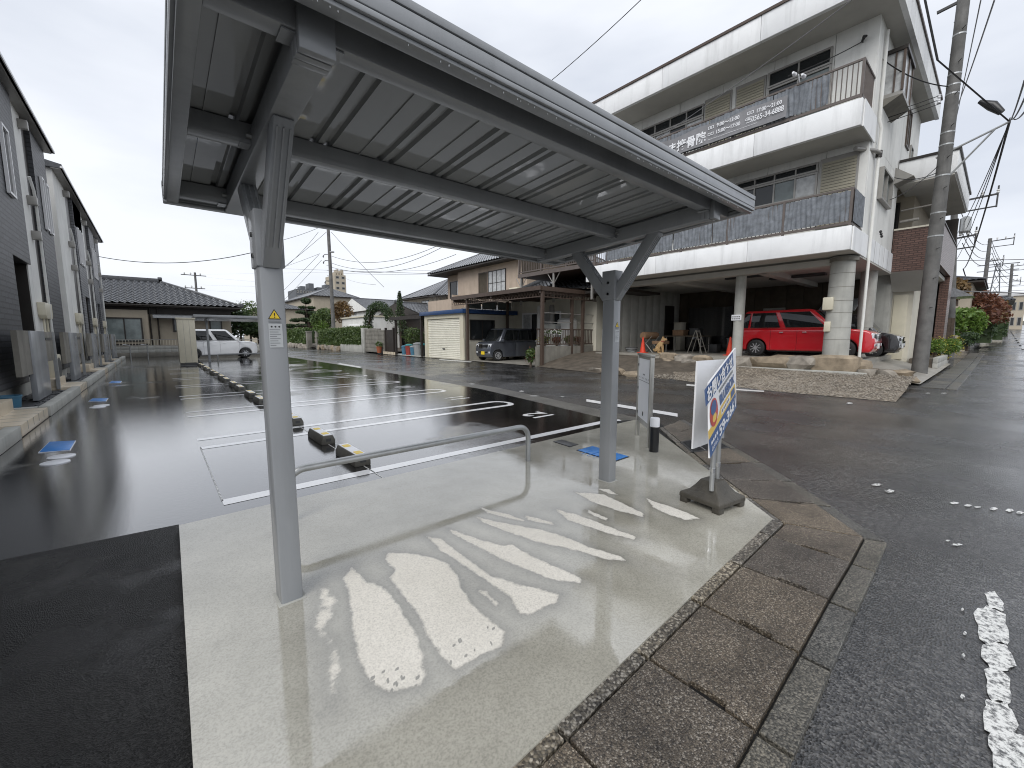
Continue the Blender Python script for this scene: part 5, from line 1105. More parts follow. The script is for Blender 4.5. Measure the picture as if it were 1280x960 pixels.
# garage: floor, walls
MB().box(15.3, 24.6, 6.2, YE, .2, .58).build('garage_floor', 'concrete_floor', wb_); MB().box(16.0, 24.6, 2.75, 6.2, .2, .575).build('garage_floor', 'concrete_floor', wb_)
for k in range(9): MB().box(16.1+.66*k, 16.1+.66*k+.65, 11.6, 11.75, .55, 3.62).build('garage_wall_panel', 'concrete_grey', wb_, bevel=.008)
for k in range(13): MB().box(22.0, 22.15, 3.5+.66*k-.3, 3.5+.66*k+.35, .55, 3.62).build('garage_wall_panel', 'timber_panel', wb_, bevel=.008)
MB().box(21.5, 21.95, 8.6, 10.8, .58, 2.75).build('inner_doorway', 'car_black', wb_); MB().box(20.5, 21.4, 11.56, 11.6, .58, 2.9).build('inner_door', 'bronze_frame', wb_)
for (x, y) in ((17.2, 6.3), (18.6, 5.2)): MB().box(x-.12, x+.12, y-.9, y+.9, 3.50, 3.57).build('strip_light', 'steel_dark', wb_)
window(wb_, (22.0, 7.4, 1.9), WU, WN, .9, .7, 1, 'alu_frame', 'glass_pale', .06); 
o = thing('indoor_shelf', 'pale cabinet with small awning at the back of the garage', 'cabinet', (21.6, 4.4, .58)); MB().box(21.2, 21.98, 3.9, 4.9, .58, 1.9).build('cabinet', 'car_black', o); MB().add([(20.9, 3.8, 2.3), (20.9, 5.0, 2.3), (21.98, 5.0, 2.8), (21.98, 3.8, 2.8), (20.9, 3.8, 2.35), (20.9, 5.0, 2.35), (21.98, 5.0, 2.85), (21.98, 3.8, 2.85)], [(3, 2, 1, 0), (4, 5, 6, 7), (0, 1, 5, 4), (1, 2, 6, 5), (2, 3, 7, 6), (3, 0, 4, 7)]).build('awning', 'bin_grey', o)
# meter boxes on the corner column
o = thing('meter_box', 'cream meter box on its pole beside the thick corner column', 'meter box', (15.5, 3.75, .7)); c = PX(1040, 380, 15.5)
MB().tube([(c.x, c.y-.02, .6), (c.x, c.y-.02, c.z+.3)], .02, 8).build('pole', 'steel_dark', o); MB().box(c.x-.14, c.x+.1, c.y-.05, c.y+.21, c.z-.18, c.z+.2).build('box', 'cream_metal', o, bevel=.03); MB().box(c.x-.08, c.x+.06, c.y-.02, c.y+.14, c.z-.82, c.z-.52).build('small_box', 'cream_metal', o, bevel=.01)
# security lamps under the upper balcony rail
c = PX(998, 93, 14.4); o = thing('security_lamp', 'white twin security lamp on the upper balcony rail', 'lamp', tuple(c))
MB().tube([c+Vector((.15, 0, -.15)), c], .015, 8).build('arm', 'white_plastic', o); MB().lathe(tuple(c+Vector((-.04, .1, .05))), [(.03, -.08), (.06, .08)], 12, 'X').build('lamp_head', 'white_plastic', o); MB().lathe(tuple(c+Vector((-.04, -.13, -.1))), [(.03, -.08), (.06, .08)], 12, 'X').build('lamp_head', 'white_plastic', o)

# ---- things in and before the garage
car('parked_car', 'glossy red boxy hatchback parked side-on in the open garage behind the columns', 'car_red', (17.75, 4.55, .575), -math.pi/2+.02, L=3.995, W=1.69, Ht=1.66, wb=2.6, fo=.74, wr=.30, zb=.98, zh=.93, xc=1.02, xt=.30, xr0=-1.96, xr1=-1.80, sidewin=((.02, .10), (.13, .47), (.53, .93)))
car('parked_car', 'second car in the garage, black, only its nose showing past the columns', 'car_black', (20.2, 4.05, .55), -math.pi/2, L=3.6, W=1.6, Ht=1.55, wb=2.4, fo=.7, wr=.29, zb=.9, zh=.85)
def skin_obj(name, pts, edges, rad, m, parent=None, sub=2, M=None):
    me = bpy.data.meshes.new(name); me.from_pydata(pts, edges, []); o = bpy.data.objects.new('tmp', me); col.objects.link(o)
    o.modifiers.new('s', 'SKIN'); 
    for i, r in enumerate(rad): me.skin_vertices[0].data[i].radius = (r, r) if not hasattr(r, '__len__') else r
    me.skin_vertices[0].data[0].use_root = True
    o.modifiers.new('u', 'SUBSURF').levels = sub; bpy.context.view_layer.update()
    m2 = bpy.data.meshes.new_from_object(o.evaluated_get(bpy.context.evaluated_depsgraph_get())); bpy.data.objects.remove(o)
    m2.polygons.foreach_set('use_smooth', [True]*len(m2.polygons))
    if M: m2.transform(M)
    return link(name, m2, m, parent)
# sitting dog: local x forward
dp = [(-.16, 0, .17), (-.08, 0, .30), (.03, 0, .43), (.07, 0, .52), (.11, 0, .60), (.20, 0, .59), (.26, 0, .57), (.05, .07, .38), (.09, .07, .22), (.10, .07, .03), (.15, .07, .02), (.05, -.07, .38), (.09, -.07, .22), (.10, -.07, .03), (.15, -.07, .02), (-.14, .09, .14), (.0, .12, .17), (-.08, .12, .04), (.06, .12, .025), (-.14, -.09, .14), (.0, -.12, .17), (-.08, -.12, .04), (.06, -.12, .025), (-.26, 0, .10), (-.30, .05, .20), (.08, .055, .66), (.075, .065, .72), (.08, -.055, .66), (.075, -.065, .72)]
de = [(0, 1), (1, 2), (2, 3), (3, 4), (4, 5), (5, 6), (2, 7), (7, 8), (8, 9), (9, 10), (2, 11), (11, 12), (12, 13), (13, 14), (0, 15), (15, 16), (16, 17), (17, 18), (0, 19), (19, 20), (20, 21), (21, 22), (0, 23), (23, 24), (4, 25), (25, 26), (4, 27), (27, 28)]
dr = [.13, .125, .10, .075, .085, .05, .035, .05, .035, .028, .028, .05, .035, .028, .028, .075, .06, .04, .03, .075, .06, .04, .03, .04, .03, .03, .008, .03, .008]
dg = thing('dog', 'tan dog sitting upright beside the red cone on the garage edge', 'dog', (16.3, 9.35, .575), -math.pi/2+.25, local=True)
skin_obj('body', dp, de, dr, 'fur_tan', dg)
MB().lathe((.275, 0, .575), [(.001, -.008), (.014, 0), (.001, .012)], 8, 'X').build('nose', 'black_plastic', dg)
for s in (-1, 1): MB().lathe((.165, s*.052, .635), [(.001, -.006), (.009, 0), (.001, .006)], 8, 'Y').build('eye', 'black_plastic', dg)
MB().lathe((.07, 0, .515), [(.088, -.02), (.092, 0), (.088, .02)], 16).build('collar', 'bin_red', dg)
def cone(label, x, y, z):
    t = thing('traffic_cone', label, 'traffic cone', (x, y, z)); MB().lathe((x, y, z), [(.13, .02), (.125, .05), (.03, .66), (.025, .7), (.001, .7)], 20).build('cone', 'cone_red', t, smooth=50); MB().box(x-.18, x+.18, y-.18, y+.18, z, z+.03).build('base', 'cone_red', t, bevel=.01)
cone('red traffic cone beside the sitting dog on the garage edge', 16.3, 10.2, .575); cone('red traffic cone half hidden behind the slim column', 16.5, 6.62, .575)
tr = thing('folding_trestle', 'white folding trestle holding a rolled brown carpet behind the red cone', 'trestle', (16.9, 10.2, .58))
for dx in (-.3, .3):
    for s in (-1, 1): MB().tube([(16.9+dx, 10.25-s*.35, .58), (16.9+dx, 10.25+s*.3, 1.32)], .014, 8).build('leg', 'alu_frame', tr)
rl = thing('carpet_roll', 'rolled brown carpet lying on the white trestle', 'carpet roll', (16.9, 10.25, 1.2))
MB().lathe((16.9, 10.25, 1.33), [(.03, -.55), (.15, -.55), (.16, -.5), (.16, .5), (.15, .55), (.03, .55)], 18, 'X').build('roll', 'carpet_brown', rl, smooth=50); MB().box(16.5, 17.3, 9.5, 9.9, .95, 1.1).build('flap', 'carpet_brown', rl, bevel=.03)
o = thing('garden_hose', 'grey coiled garden hose lying at the garage wall', 'hose', (16.4, 10.9, .58))
for k in range(6): MB().tube([(16.4+(.16+.012*k)*math.cos(a), 10.85+(.2+.015*k)*math.sin(a), .61+.035*k+.01*math.sin(3*a+k)) for a in np.linspace(0, 2*math.pi, 20)], .02, 6).build('coil', 'bin_grey' if k % 2 == 0 else 'steel_dark', o)
tb = thing('work_table', 'dark folding work table with clutter in the garage', 'table', (18.5, 9.5, .58)); MB().box(18.0, 19.0, 8.4, 10.2, 1.28, 1.33).build('tabletop', 'timber_panel', tb)
for x in (18.1, 18.9):
    for y in (8.5, 10.1): MB().box(x-.02, x+.02, y-.02, y+.02, .58, 1.28).build('leg', 'alu_frame', tb)
for k, (x, y, w_, d_, h_, m_, lb, nm) in enumerate([(18.3, 8.8, .5, .4, .3, 'tank_black', 'black plastic box on the garage work table', 'storage_box'), (18.4, 9.6, .5, .5, .22, 'carpet_brown', 'brown cardboard box on the garage work table', 'cardboard_box'), (18.6, 8.1, .4, .35, .35, 'tank_black', 'dark low box on the garage floor by the ladder', 'storage_box'), (20.3, 6.9, .9, .7, .85, 'tank_black', 'black covered bin deep in the garage', 'storage_bin'), (20.6, 8.0, .6, .6, .6, 'bin_grey', 'grey carton deep in the garage', 'carton'), (20.2, 9.7, 1.0, .5, .7, 'car_black', 'black storage box by the rear garage wall', 'storage_box'), (19.6, 7.4, .35, .5, .6, 'white_stack', 'pale carton standing on the garage floor', 'carton'), (21.0, 11.0, .5, .4, 1.4, 'cream_wall', 'pale standing cabinet by the garage side wall', 'cabinet')]):
    z0 = 1.33 if k < 2 else .58; t = thing(nm, lb, 'box', (x, y, z0)); MB().box(x-w_/2, x+w_/2, y-d_/2, y+d_/2, z0, z0+h_).build('body', m_, t, bevel=.02); MB().box(x-w_/2-.015, x+w_/2+.015, y-d_/2-.015, y+d_/2+.015, z0+h_-.005, z0+h_+.035).build('lid', m_, t, bevel=.01)
ld = thing('step_ladder', 'aluminium step ladder standing open in the garage', 'ladder', (17.4, 8.3, .58))
for s in (-1, 1):
    MB().tube([(17.4+.22*s, 8.0, .58), (17.4+.14*s, 8.32, 1.55)], .02, 8).build('rail', 'concrete_dark', ld); MB().tube([(17.4+.22*s, 8.62, .58), (17.4+.14*s, 8.34, 1.55)], .016, 8).build('rear_leg', 'concrete_dark', ld)
for f in (.3, .6, .95): MB().box(17.4-.2+.07*f, 17.4+.2-.07*f, 8.0+.32*f-.04, 8.0+.32*f+.04, .58+.97*f, .61+.97*f).build('step', 'alu_frame', ld)
# retaining stones along the garage edge
def rock(name, c, s, m, parent=None, seed=0):
    V, Fc = ico(1, 2); r = random.Random(seed); n = np.array([[r.uniform(-1, 1) for _ in range(3)] for _ in range(5)])
    d = np.ones(len(V))
    for k in n: d += .14*np.sin(V@k*3.1+r.uniform(0, 6))
    V = np.sign(V)*np.abs(V)**.62*d[:, None]*np.array(s)/2*1.08+np.array(c); return MB().add(V, Fc).build(name, m, parent, smooth=24)
sw = thing('stone_edging', 'row of squared natural stones along the garage edge', 'stone wall', (15.4, 4.8, .3))
for k, (y, w_, h_, m_, dx) in enumerate([(2.62, .5, .42, 'rock', .3), (3.12, .95, .56, 'rock', 0), (3.85, .62, .42, 'rock_grey', .02), (4.75, 1.2, .4, 'rock', .05), (5.75, .85, .36, 'rock_grey', .06)]):
    rock('stone', (15.28+dx, y, .35+.10), (.7, w_*1.02, h_), m_, sw, k)
MB().box(14.75, 14.95, 2.3, 6.6, .22, .30).build('kerb', 'concrete_grey', sw, bevel=.01)
for k, (x, y, z, s) in enumerate([(14.9, 6.9, .40, (.5, .6, .4)), (14.8, 7.6, .38, (.6, .5, .45)), (15.1, 8.2, .45, (.5, .7, .4)), (14.5, 7.2, .30, (.4, .4, .3)), (14.6, 8.0, .34, (.45, .4, .35)), (15.0, 8.9, .42, (.4, .6, .3)), (12.0, 8.6, .05, (.5, .9, .28)), (12.3, 9.5, .05, (.4, .6, .2)), (11.9, 7.8, .06, (.5, .6, .2)), (15.2, 1.95, .25, (.5, .5, .3)), (15.5, 1.6, .2, (.4, .5, .25)), (15.0, 2.35, .28, (.4, .4, .25))]):
    o = rock('boulder', (x, y, z), s, 'rock_grey' if k % 2 else 'rock', None, 20+k); tag(to_origin(o), ['loose boulder in the soil bank below the garage edge', 'low boulder where the soil ramp meets the lane', 'loose boulder beside the driveway by the utility pole'][0 if k < 6 else 1 if k < 9 else 2], 'boulder', 'loose boulders on the bank')

# ================================================================ UTILITY POLES AND WIRES
def upole(label, x, y, z0, z1, r0, r1, m='pole_concrete', parts=True, lean=(0, 0)):
    t = thing('utility_pole', label, 'utility pole', (x, y, z0)); L = lambda z: Vector((x+lean[0]*(z-z0), y+lean[1]*(z-z0), z)); RR = lambda z: r0+(r1-r0)*(z-z0)/(z1-z0)
    MB().tube([L(z0-.2), L(z1)], [r0, r1], 22).build('shaft', m, t, smooth=50)
    return t, L, RR
up, LP_, RP = upole('tall concrete utility pole at the corner of the white building driveway', 18.75, 1.62, .05, 14, .20, .125, lean=(.012, -.004))
for z in np.arange(2.2, 11, .45):
    c = LP_(z); a = .6 if int(z/.45) % 2 else 3.6; r = RP(z); MB().tube([c+Vector((math.cos(a)*r*.8, math.sin(a)*r*.8, 0)), c+Vector((math.cos(a)*(r+.16), math.sin(a)*(r+.16), 0))], .011, 6).build('step_bolt', 'steel_dark', up)
for z in (4.4, 5.1, 6.2, 7.1, 7.45, 8.55, 8.8, 9.1, 10.2): c = LP_(z); MB().lathe(tuple(c), [(RP(z)+.006, -.02), (RP(z)+.006, .02)], 20).build('band', 'galvanised', up)
AZ = PX(1262, 152, 18.85); Ab = LP_(AZ.z-.55)
MB().tube([Ab+Vector((0, .2, 0)), AZ], .03, 8).build('arm', 'galvanised', up); MB().tube([LP_(AZ.z-1.35), Ab.lerp(AZ, .78)], .025, 8).build('arm_brace', 'galvanised', up)
cz = PX(1237, 133, 18.85); MB().tube([cz+Vector((0, .22, .22)), cz+Vector((0, -.05, 0)), cz+Vector((0, -.25, -.26))], [.05, .13, .08], 12).build('cable_closure', 'black_plastic', up, smooth=40)
for z, s in ((11.1, 1),): c = LP_(z); MB().bar(c+Vector((0, .55, 0)), c+Vector((0, -.6, .15*s)), .07, .07).build('crossarm', 'steel_dark', up)
for z in (8.35, 8.5): c = LP_(z); MB().lathe(tuple(c+Vector((-.3, .25, 0))), [(.03, -.05), (.05, -.03), (.03, 0), (.05, .03), (.03, .05)], 10).build('insulator', 'white_plastic', up)
WG = 'overhead wires in the street'
def wire(a, b, sag, r, label, m='wire_black', n=16, group=WG, name='overhead_wire'):
    a, b = Vector(a), Vector(b); pts = [a.lerp(b, i/n)-UP*sag*4*(i/n)*(1-i/n) for i in range(n+1)]
    o = MB().tube(pts, r, 5).build(name, m); return tag(to_origin(o), label, 'wire', group)
top = LP_(8.4)
a = PX(1172, 75, 17.2); wire(PX(1148, -40, 16.5), a, 0, .028, 'thick black cable dropping past the roof edge to the pole', n=6); wire(a, AZ, 0, .02, 'thick black cable between roof corner and pole arm end', n=8)
wire(AZ, PX(1204, 336, 52), 1.0, .028, 'thick lashed cable sagging from the arm end to the next pole'); wire(PX(1204, 336, 52), PX(1232, 380, 70), .8, .04, 'thick lashed cable continuing beyond the second pole')
for k, (x, y) in enumerate(((1281, 100), (1283, 118), (1285, 134))): wire(AZ+Vector((0, -.02*k, .05*k)), PX(x, y, 9), .1, .012, 'thin wire running from the pole arm end over the main road'); wire(AZ+Vector((0, 0, .05*k)), PX(1190+3*k, 300+12*k, 44), .5, .014, 'thin wire running from the pole arm end along the main road')
wire(PX(1243, 0, 12), PX(1185, 160, 30), .2, .014, 'thin wire crossing the sky behind the pole closure', 'wire_grey'); wire(PX(1226, 0, 18), PX(1186, 190, 50), .2, .016, 'thin wire crossing the sky behind the pole closure', 'wire_grey')
bl_ = PX(1078, 52, 15.86); wire(bl_, LP_(8.75)+Vector((-.2, .1, 0)), .25, .016, 'service wire from the white building wall to the pole'); wire(bl_, PX(985, 95, 14.35), .05, .014, 'service wire from the wall insulator to the twin security lamp')
for k in range(3): wire(LP_(8.3+.12*k)+Vector((-.25, .2, 0)), PX(760, 236-6*k, 14.0), .35, .012, 'service wire slung across the white building balconies')
wire(PX(1065, 0, 14), PX(780, 200, 14.2), .1, .012, 'thin wire under the white building eaves', 'wire_grey'); wire(PX(803, -2, 13), PX(690, 100, 13), .05, .014, 'thin wire crossing the open sky above the shelter')
o = tag(to_origin(MB().tube([bl_+Vector((-.02, 0, 0)), bl_+Vector((-.12, -.06, .05)), bl_+Vector((-.2, -.12, 0))], [.03, .05, .03], 8).build('insulator', 'black_plastic')), 'black insulator on the wall below the white building roof', 'insulator')
for k, (x0, y0_, x1, y1_) in enumerate([(1118, 222, 1130, 160), (1112, 250, 1124, 205)]):
    wire(PX(x0, y0_, 18), LP_(6.4+.3*k), .15, .012, 'service wire from the building side wall to the pole')
cs = PX(1098, 290, 16.9); o = thing('cable_clamp', 'black cable clamps on the side wall of white building', 'cable clamp', tuple(cs))
for k in range(3): MB().lathe(tuple(cs+Vector((.12*k, -.05, -.05*k))), [(.02, -.04), (.04, 0), (.02, .04)], 8).build('clamp', 'black_plastic', o)

# ================================================================ BROWN TILED HOUSE BY THE MAIN ROAD
bh = thing('tiled_house', 'house with brown tiled balcony front and white roof slab behind the utility pole', 'house', (24, 2.5, .3))
XF, Y1_ = 21.0, 1.66
MB().box(XF, XF+.16, Y1_, 2.9, 3.66, 5.15).build('balcony_front', 'tile_brown', bh); MB().box(XF+.162, 28, Y1_, Y1_+.16, 3.9, 5.3).build('balcony_side', 'tile_brown', bh)
MB().box(XF-.03, XF+.2, Y1_-.03, 2.9, 5.152, 5.21).build('balcony_cap', 'cream_wall', bh); MB().box(XF+.2, 28, Y1_-.03, Y1_+.2, 5.302, 5.35).build('balcony_cap', 'bronze_frame', bh)
MB().box(XF+.162, 28, Y1_+.162, 2.9, 3.7, 3.85).build('balcony_floor', 'soffit', bh)
MB().add([(XF, Y1_, 3.66), (XF, 2.9, 3.66), (XF+1.0, 2.9, 3.0), (XF+1.0, Y1_+.1, 3.0), (XF+1.0, Y1_+.1, 3.7), (XF+1, 2.9, 3.7)], [(0, 1, 2, 3), (0, 3, 4), (1, 5, 2)]).build('underside', 'soffit', bh)
MB().box(26.6, 28, Y1_+.002, Y1_+.3, .2, 3.9).build('corner_pier', 'tile_brown', bh); MB().box(22.2, 28, 2.3, 8, .3, 3.7).build('ground_storey', 'cream_wall', bh)
MB().box(21.6, 22.19, 2.9, 3.5, .3, 3.7).build('garage_side', 'concrete_grey', bh); MB().box(22.15, 22.21, 2.45, 2.85, .4, 2.9).build('entrance_door', 'cream_metal', bh, bevel=.01)
MB().box(22.6, 28, 2.6, 9, 3.85, 7.2).build('upper_storey', 'tan_wall', bh)
window(bh, (22.6, 3.9, 4.3), WU, WN, .9, 2.2, 2, 'bronze_frame', 'glass_dark', .07); 
MB().tube([(21.3, 2.8, 5.9), (21.3, 1.7, 5.95)], .03, 8).build('washing_pole', 'alu_frame', bh); MB().tube([(21.3, 2.8, 5.5), (21.3, 2.3, 5.52)], .05, 8).build('washing_pole', 'alu_frame', bh)
q0, q1, q2, q3 = PX(1123, 201, 20.6), PX(1200, 183, 20.6), PX(1197, 212, 20.6), PX(1126, 224, 20.6)
yy0, yy1 = q1.y, 2.88; MB().box(20.6, 27.5, yy0, yy1, 6.72, 7.42).build('roof_slab', 'white_fascia', bh, bevel=.01); MB().box(20.56, 27.5, yy0-.05, yy1, 7.42, 7.5).build('roof_cap', 'bronze_frame', bh); MB().box(20.62, 27.4, yy0+.05, yy1, 6.66, 6.715).build('slab_soffit', 'soffit', bh)
MB().box(23.5, 30, 2.4, 10, 7.2, 7.3).build('main_roof', 'roof_tile_dark', bh)
MB().box(28.05, 28.3, 1.7, 3, .3, 6.6).build('dark_wall', 'dark_wood', bh)
pb = thing('block_planter', 'low concrete block planter with flowers beside the tiled house', 'planter', (24, 1.5, .1))
for r in range(2):
    for k in range(8): MB().box(21.8+.62*k, 22.4+.62*k, 1.42, 1.56, .12+.2*r, .31+.2*r).build('concrete_block', 'concrete_grey', pb, bevel=.008)
MB().box(21.8, 26.7, 1.57, 2.2, .1, .45).build('soil', 'soil', pb)
def shrub(name, label, c, r, m, leaf=.06, n=1600, trunk=True, cat='shrub', group=None, extra=None, shell=.6):
    t = thing(name, label, cat, (c[0], c[1], c[2]-r[2]), group=group); nb_ = 7
    P = [blob_pts(c, np.array(r)*.72, n//2, shell)]
    for k in range(nb_): d = rng.normal(size=3); d /= np.linalg.norm(d); d[2] = abs(d[2])*.8-.15; P.append(blob_pts(np.array(c)+d*np.array(r)*.55, np.array(r)*rng.uniform(.35, .52), n//(2*nb_), shell))
    leaf_mesh('crown', np.concatenate(P), leaf, m, t)
    if trunk:
        b_ = Vector((c[0], c[1], c[2]-r[2]-.1)); MB().tube([b_, Vector(c)], [.05+.03*r[2], .02], 8).build('trunk', 'bark', t)
        for k in range(4): a = 6.28*k/4+.4; MB().tube([b_.lerp(Vector(c), .35+.1*k), Vector(c)+Vector((math.cos(a)*r[0]*.6, math.sin(a)*r[1]*.6, r[2]*.2))], [.03, .008], 6).build('limb', 'bark', t)
    if extra: leaf_mesh('flowers', blob_pts(c, np.array(r)*1.0, extra[1], .95), leaf*.6, extra[0], t)
    return t
def pxc(x, y, X): return tuple(PX(x, y, X))
shrub('flower_shrub', 'green shrub dotted with yellow flowers in the block planter', pxc(1186, 433, 26.2), (1.1, .5, .5), 'leaf_bright', .05, 1500, True, 'shrub', None, ('leaf_yellow', 260))
shrub('flower_shrub', 'small flowering shrub at the planter corner by the utility pole', pxc(1170, 433, 24.5), (.6, .35, .4), 'leaf_bright', .05, 700, True, 'shrub', None, ('leaf_yellow', 120))
shrub('round_shrub', 'bright green rounded shrub beside the tiled house', pxc(1208, 406, 36), (1.6, 1.0, 1.35), 'leaf_bright', .10, 2600)
shrub('low_shrub', 'dark low shrub at the foot of the bright round shrub', pxc(1210, 424, 34), (1.5, .5, .55), 'leaf_dark', .08, 1200)
shrub('maple_tree', 'reddish leaved tree behind the bright round shrub', pxc(1222, 388, 46), (2.8, 1.7, 2.0), 'leaf_red', .13, 3200, cat='tree')
shrub('maple_tree', 'brownish leaved tree between far houses along the main road', pxc(1240, 392, 60), (2.6, 1.5, 2.2), 'leaf_autumn', .15, 2400, cat='tree')
for k, (x, X, lb) in enumerate(((1232, 50, 'dark clipped hedge beyond the reddish tree'), (1247, 62, 'farther dark clipped hedge along the main road'))):
    c = PX(x, 409, X); t = thing('clipped_hedge', lb, 'hedge', (c.x, c.y, c.z-.8)); P = np.stack([c.x+rng.uniform(-4, 4, 2400), c.y+rng.uniform(-.6, .6, 2400), c.z+rng.uniform(-.9, .8, 2400)], 1); leaf_mesh('foliage', P, .12, 'leaf_dark', t); MB().box(c.x-3.7, c.x+3.7, c.y-.4, c.y+.4, c.z-1.2, c.z+.5).build('twig_core', 'leaf_dark', t)
shrub('garden_tree', 'yellowing tree top by the dark wall of tiled house', pxc(1198, 362, 38), (.9, .6, .9), 'leaf_autumn', .10, 900, cat='tree')
o = thing('timber_gate', 'old timber gate posts between tiled house and round shrub', 'gate', tuple(PX(1184, 425, 30)))
for x in (1182, 1187, 1191): c = PX(x, 405, 30); MB().box(c.x-.08, c.x+.08, c.y-.06, c.y+.06, c.z-1.4, c.z+.3).build('post', 'bark', o)
c = PX(1193, 370, 31); MB().add([(c.x-1, c.y-.7, c.z-.1), (c.x+1, c.y-.7, c.z-.1), (c.x+1, c.y+.7, c.z-.1), (c.x-1, c.y+.7, c.z-.1), (c.x-1, c.y, c.z+.35), (c.x+1, c.y, c.z+.35)], [(0, 1, 5, 4), (2, 3, 4, 5), (0, 4, 3), (1, 2, 5), (0, 3, 2, 1)]).build('gate_roof', 'roof_tile', o)
# farther poles
for k, (xb, yb, xt_, yt, X, lb) in enumerate(((1190, 420, 1196, 246, 33, 'second utility pole with transformer beside the tiled house'), (1228, 378, 1238, 298, 62, 'third utility pole with two bracket arms beyond the trees'), (1259, 408, 1266, 330, 85, 'fourth utility pole far along the main road'))):
    b_ = PX(xb, yb, X); tp = PX(xt_, yt, X); z0 = GZ(b_.x, b_.y)
    t, Lx, Rx = upole(lb, b_.x, b_.y, z0, tp.z, .19, .13, lean=((tp.x-b_.x)/(tp.z-b_.z), (tp.y-b_.y)/(tp.z-b_.z)))
    for z, l in ((tp.z-.3, 1.5), (tp.z-2.2, .8 if k != 1 else 1.0)):
        c = Lx(z); MB().bar(c+Vector((0, .15, 0)), c+Vector((0, -l, .1)), .08, .08).build('arm', 'steel_dark', t); MB().bar(c+Vector((0, 0, -.55)), c+Vector((0, -l, -.5)), .06, .06).build('arm_lower', 'steel_dark', t); MB().tube([c+Vector((0, -l, .5)), c+Vector((0, -l, -.55))], .035, 6).build('arm_end', 'steel_dark', t)
        for j in (-.3*l, -.65*l, -l): MB().lathe(tuple(c+Vector((0, j, .22))), [(.03, -.1), (.07, -.05), (.04, 0), (.07, .05), (.03, .1)], 8).build('insulator', 'white_stack', t)
    if k == 0: c = Lx(tp.z-1.5); MB().lathe(tuple(c+Vector((0, -.42, 0))), [(.2, -.4), (.22, -.35), (.22, .3), (.1, .4)], 16).build('transformer', 'galvanised', t)
for k in range(4): wire(PX(1200+k, 262+14*k, 33), PX(1240, 302+7*k, 62), .9, .018, 'thin wire between the second and third utility poles'); wire(PX(1240, 302+7*k, 62), PX(1267, 335+7*k, 85), .8, .02, 'thin wire between the third and fourth utility poles')
for k in range(4): wire((160, -60+10*k, 12+k), (160, 60, 13+k*1.2), 1.2, .05, 'far power line crossing behind the end of the main road', 'wire_grey')
# far houses along the road
def small_house(label, x0, x1, y0_, y1_, z0, ze, zr_, wall, along='Y', gable=False, wins=(), m='roof_tile', name='house', sub=3, tw=.3):
    t = thing(name, label, 'house', ((x0+x1)/2, (y0_+y1_)/2, z0)); ov = .55
    MB().box(x0, x1, y0_, y1_, z0, ze-.04).build('wall', wall, t)
    hip_roof(t, x0-ov, x1+ov, y0_-ov, y1_+ov, ze, zr_, along, m, gable, sub, tw, .30, None, wall)
    for (face, a, zz, w_, h_, p_) in wins:
        if face == 'X': window(t, (x0, a, zz), WU, WN, w_, h_, p_, 'alu_frame', ('glass_dark', 'glass_curtain'), .06)
        else: window(t, (a, y0_, zz), (1, 0, 0), (0, -1, 0), w_, h_, p_, 'alu_frame', ('glass_curtain', 'glass_dark'), .06)
    return t
c = PX(1200, 352, 42); small_house('dark roofed house right behind the tiled house on the main road', 42, 50, c.y-.6, c.y+7, 0, c.z, c.z+1.2, 'tan_wall', wins=(('X', 6, c.z-1.6, 1.6, 1.2, 2),))
c = PX(1240, 376, 75); small_house('low house with wide dark roof beyond the reddish tree', 75, 84, c.y-1.2, c.y+8, GZ(78, 3), c.z, c.z+1.8, 'cream_wall', wins=(('X', c.y+2, c.z-1.8, 1.6, 1.2, 2), ('X', c.y+5, c.z-1.8, 1.6, 1.2, 2)))
for k, (xa, xb2, yt, yb2, X, m_, lb) in enumerate(((1246, 1258, 370, 412, 110, 'far_grey', 'grey flat-roofed block far along the main road'), (1256, 1264, 371, 410, 130, 'far_white', 'pale flat-roofed block far along the main road'), (1265, 1283, 370, 408, 150, 'far_beige', 'pale apartment block with balconies at the end of main road'))):
    a, b_ = PX(xa, yt, X), PX(xb2, yt, X); z0 = GZ(X, 0); t = thing('far_block', lb, 'building', (X, (a.y+b_.y)/2, z0)); y0_, y1_ = min(a.y, b_.y), max(a.y, b_.y)
    MB().box(X, X+10, y0_, y1_, z0, a.z).build('wall', m_, t); MB().box(X-.3, X+10.3, y0_-.3, y1_+.3, a.z, a.z+.4).build('parapet', 'far_white', t)
    nz_ = max(2, int((a.z-z0)/3)); ny = max(2, int((y1_-y0_)/2.2))
    for i in range(ny):
        for j in range(nz_): window(t, (X, y0_+(y1_-y0_)*(i+.85)/ny, z0+.8+(a.z-z0-.6)*j/nz_), WU, WN, (y1_-y0_)/ny*.65, (a.z-z0)/nz_*.5, 1, 'alu_frame', 'glass_dark', .12)
for k, (x, y, X, p_, lb) in enumerate(((1183, 429, 55, 'car_white', 'far white car parked beyond the dark hedge'), (1270, 405, 105, 'car_grey', 'far dark car on the main road beside the pale blocks'), (1262, 406, 110, 'car_black', 'farther black car parked before pale block'))):
    yv = {0: 2.6, 1: .4, 2: 3.2}[k]; XX = {0: 64, 1: 112, 2: 118}[k]; car('parked_car', lb, p_, (XX, yv if k else 2.2, GZ(XX, yv)), math.pi, L=4.2, W=1.7, Ht=1.5, wb=2.6, fo=.8, zb=.9, zh=.85)
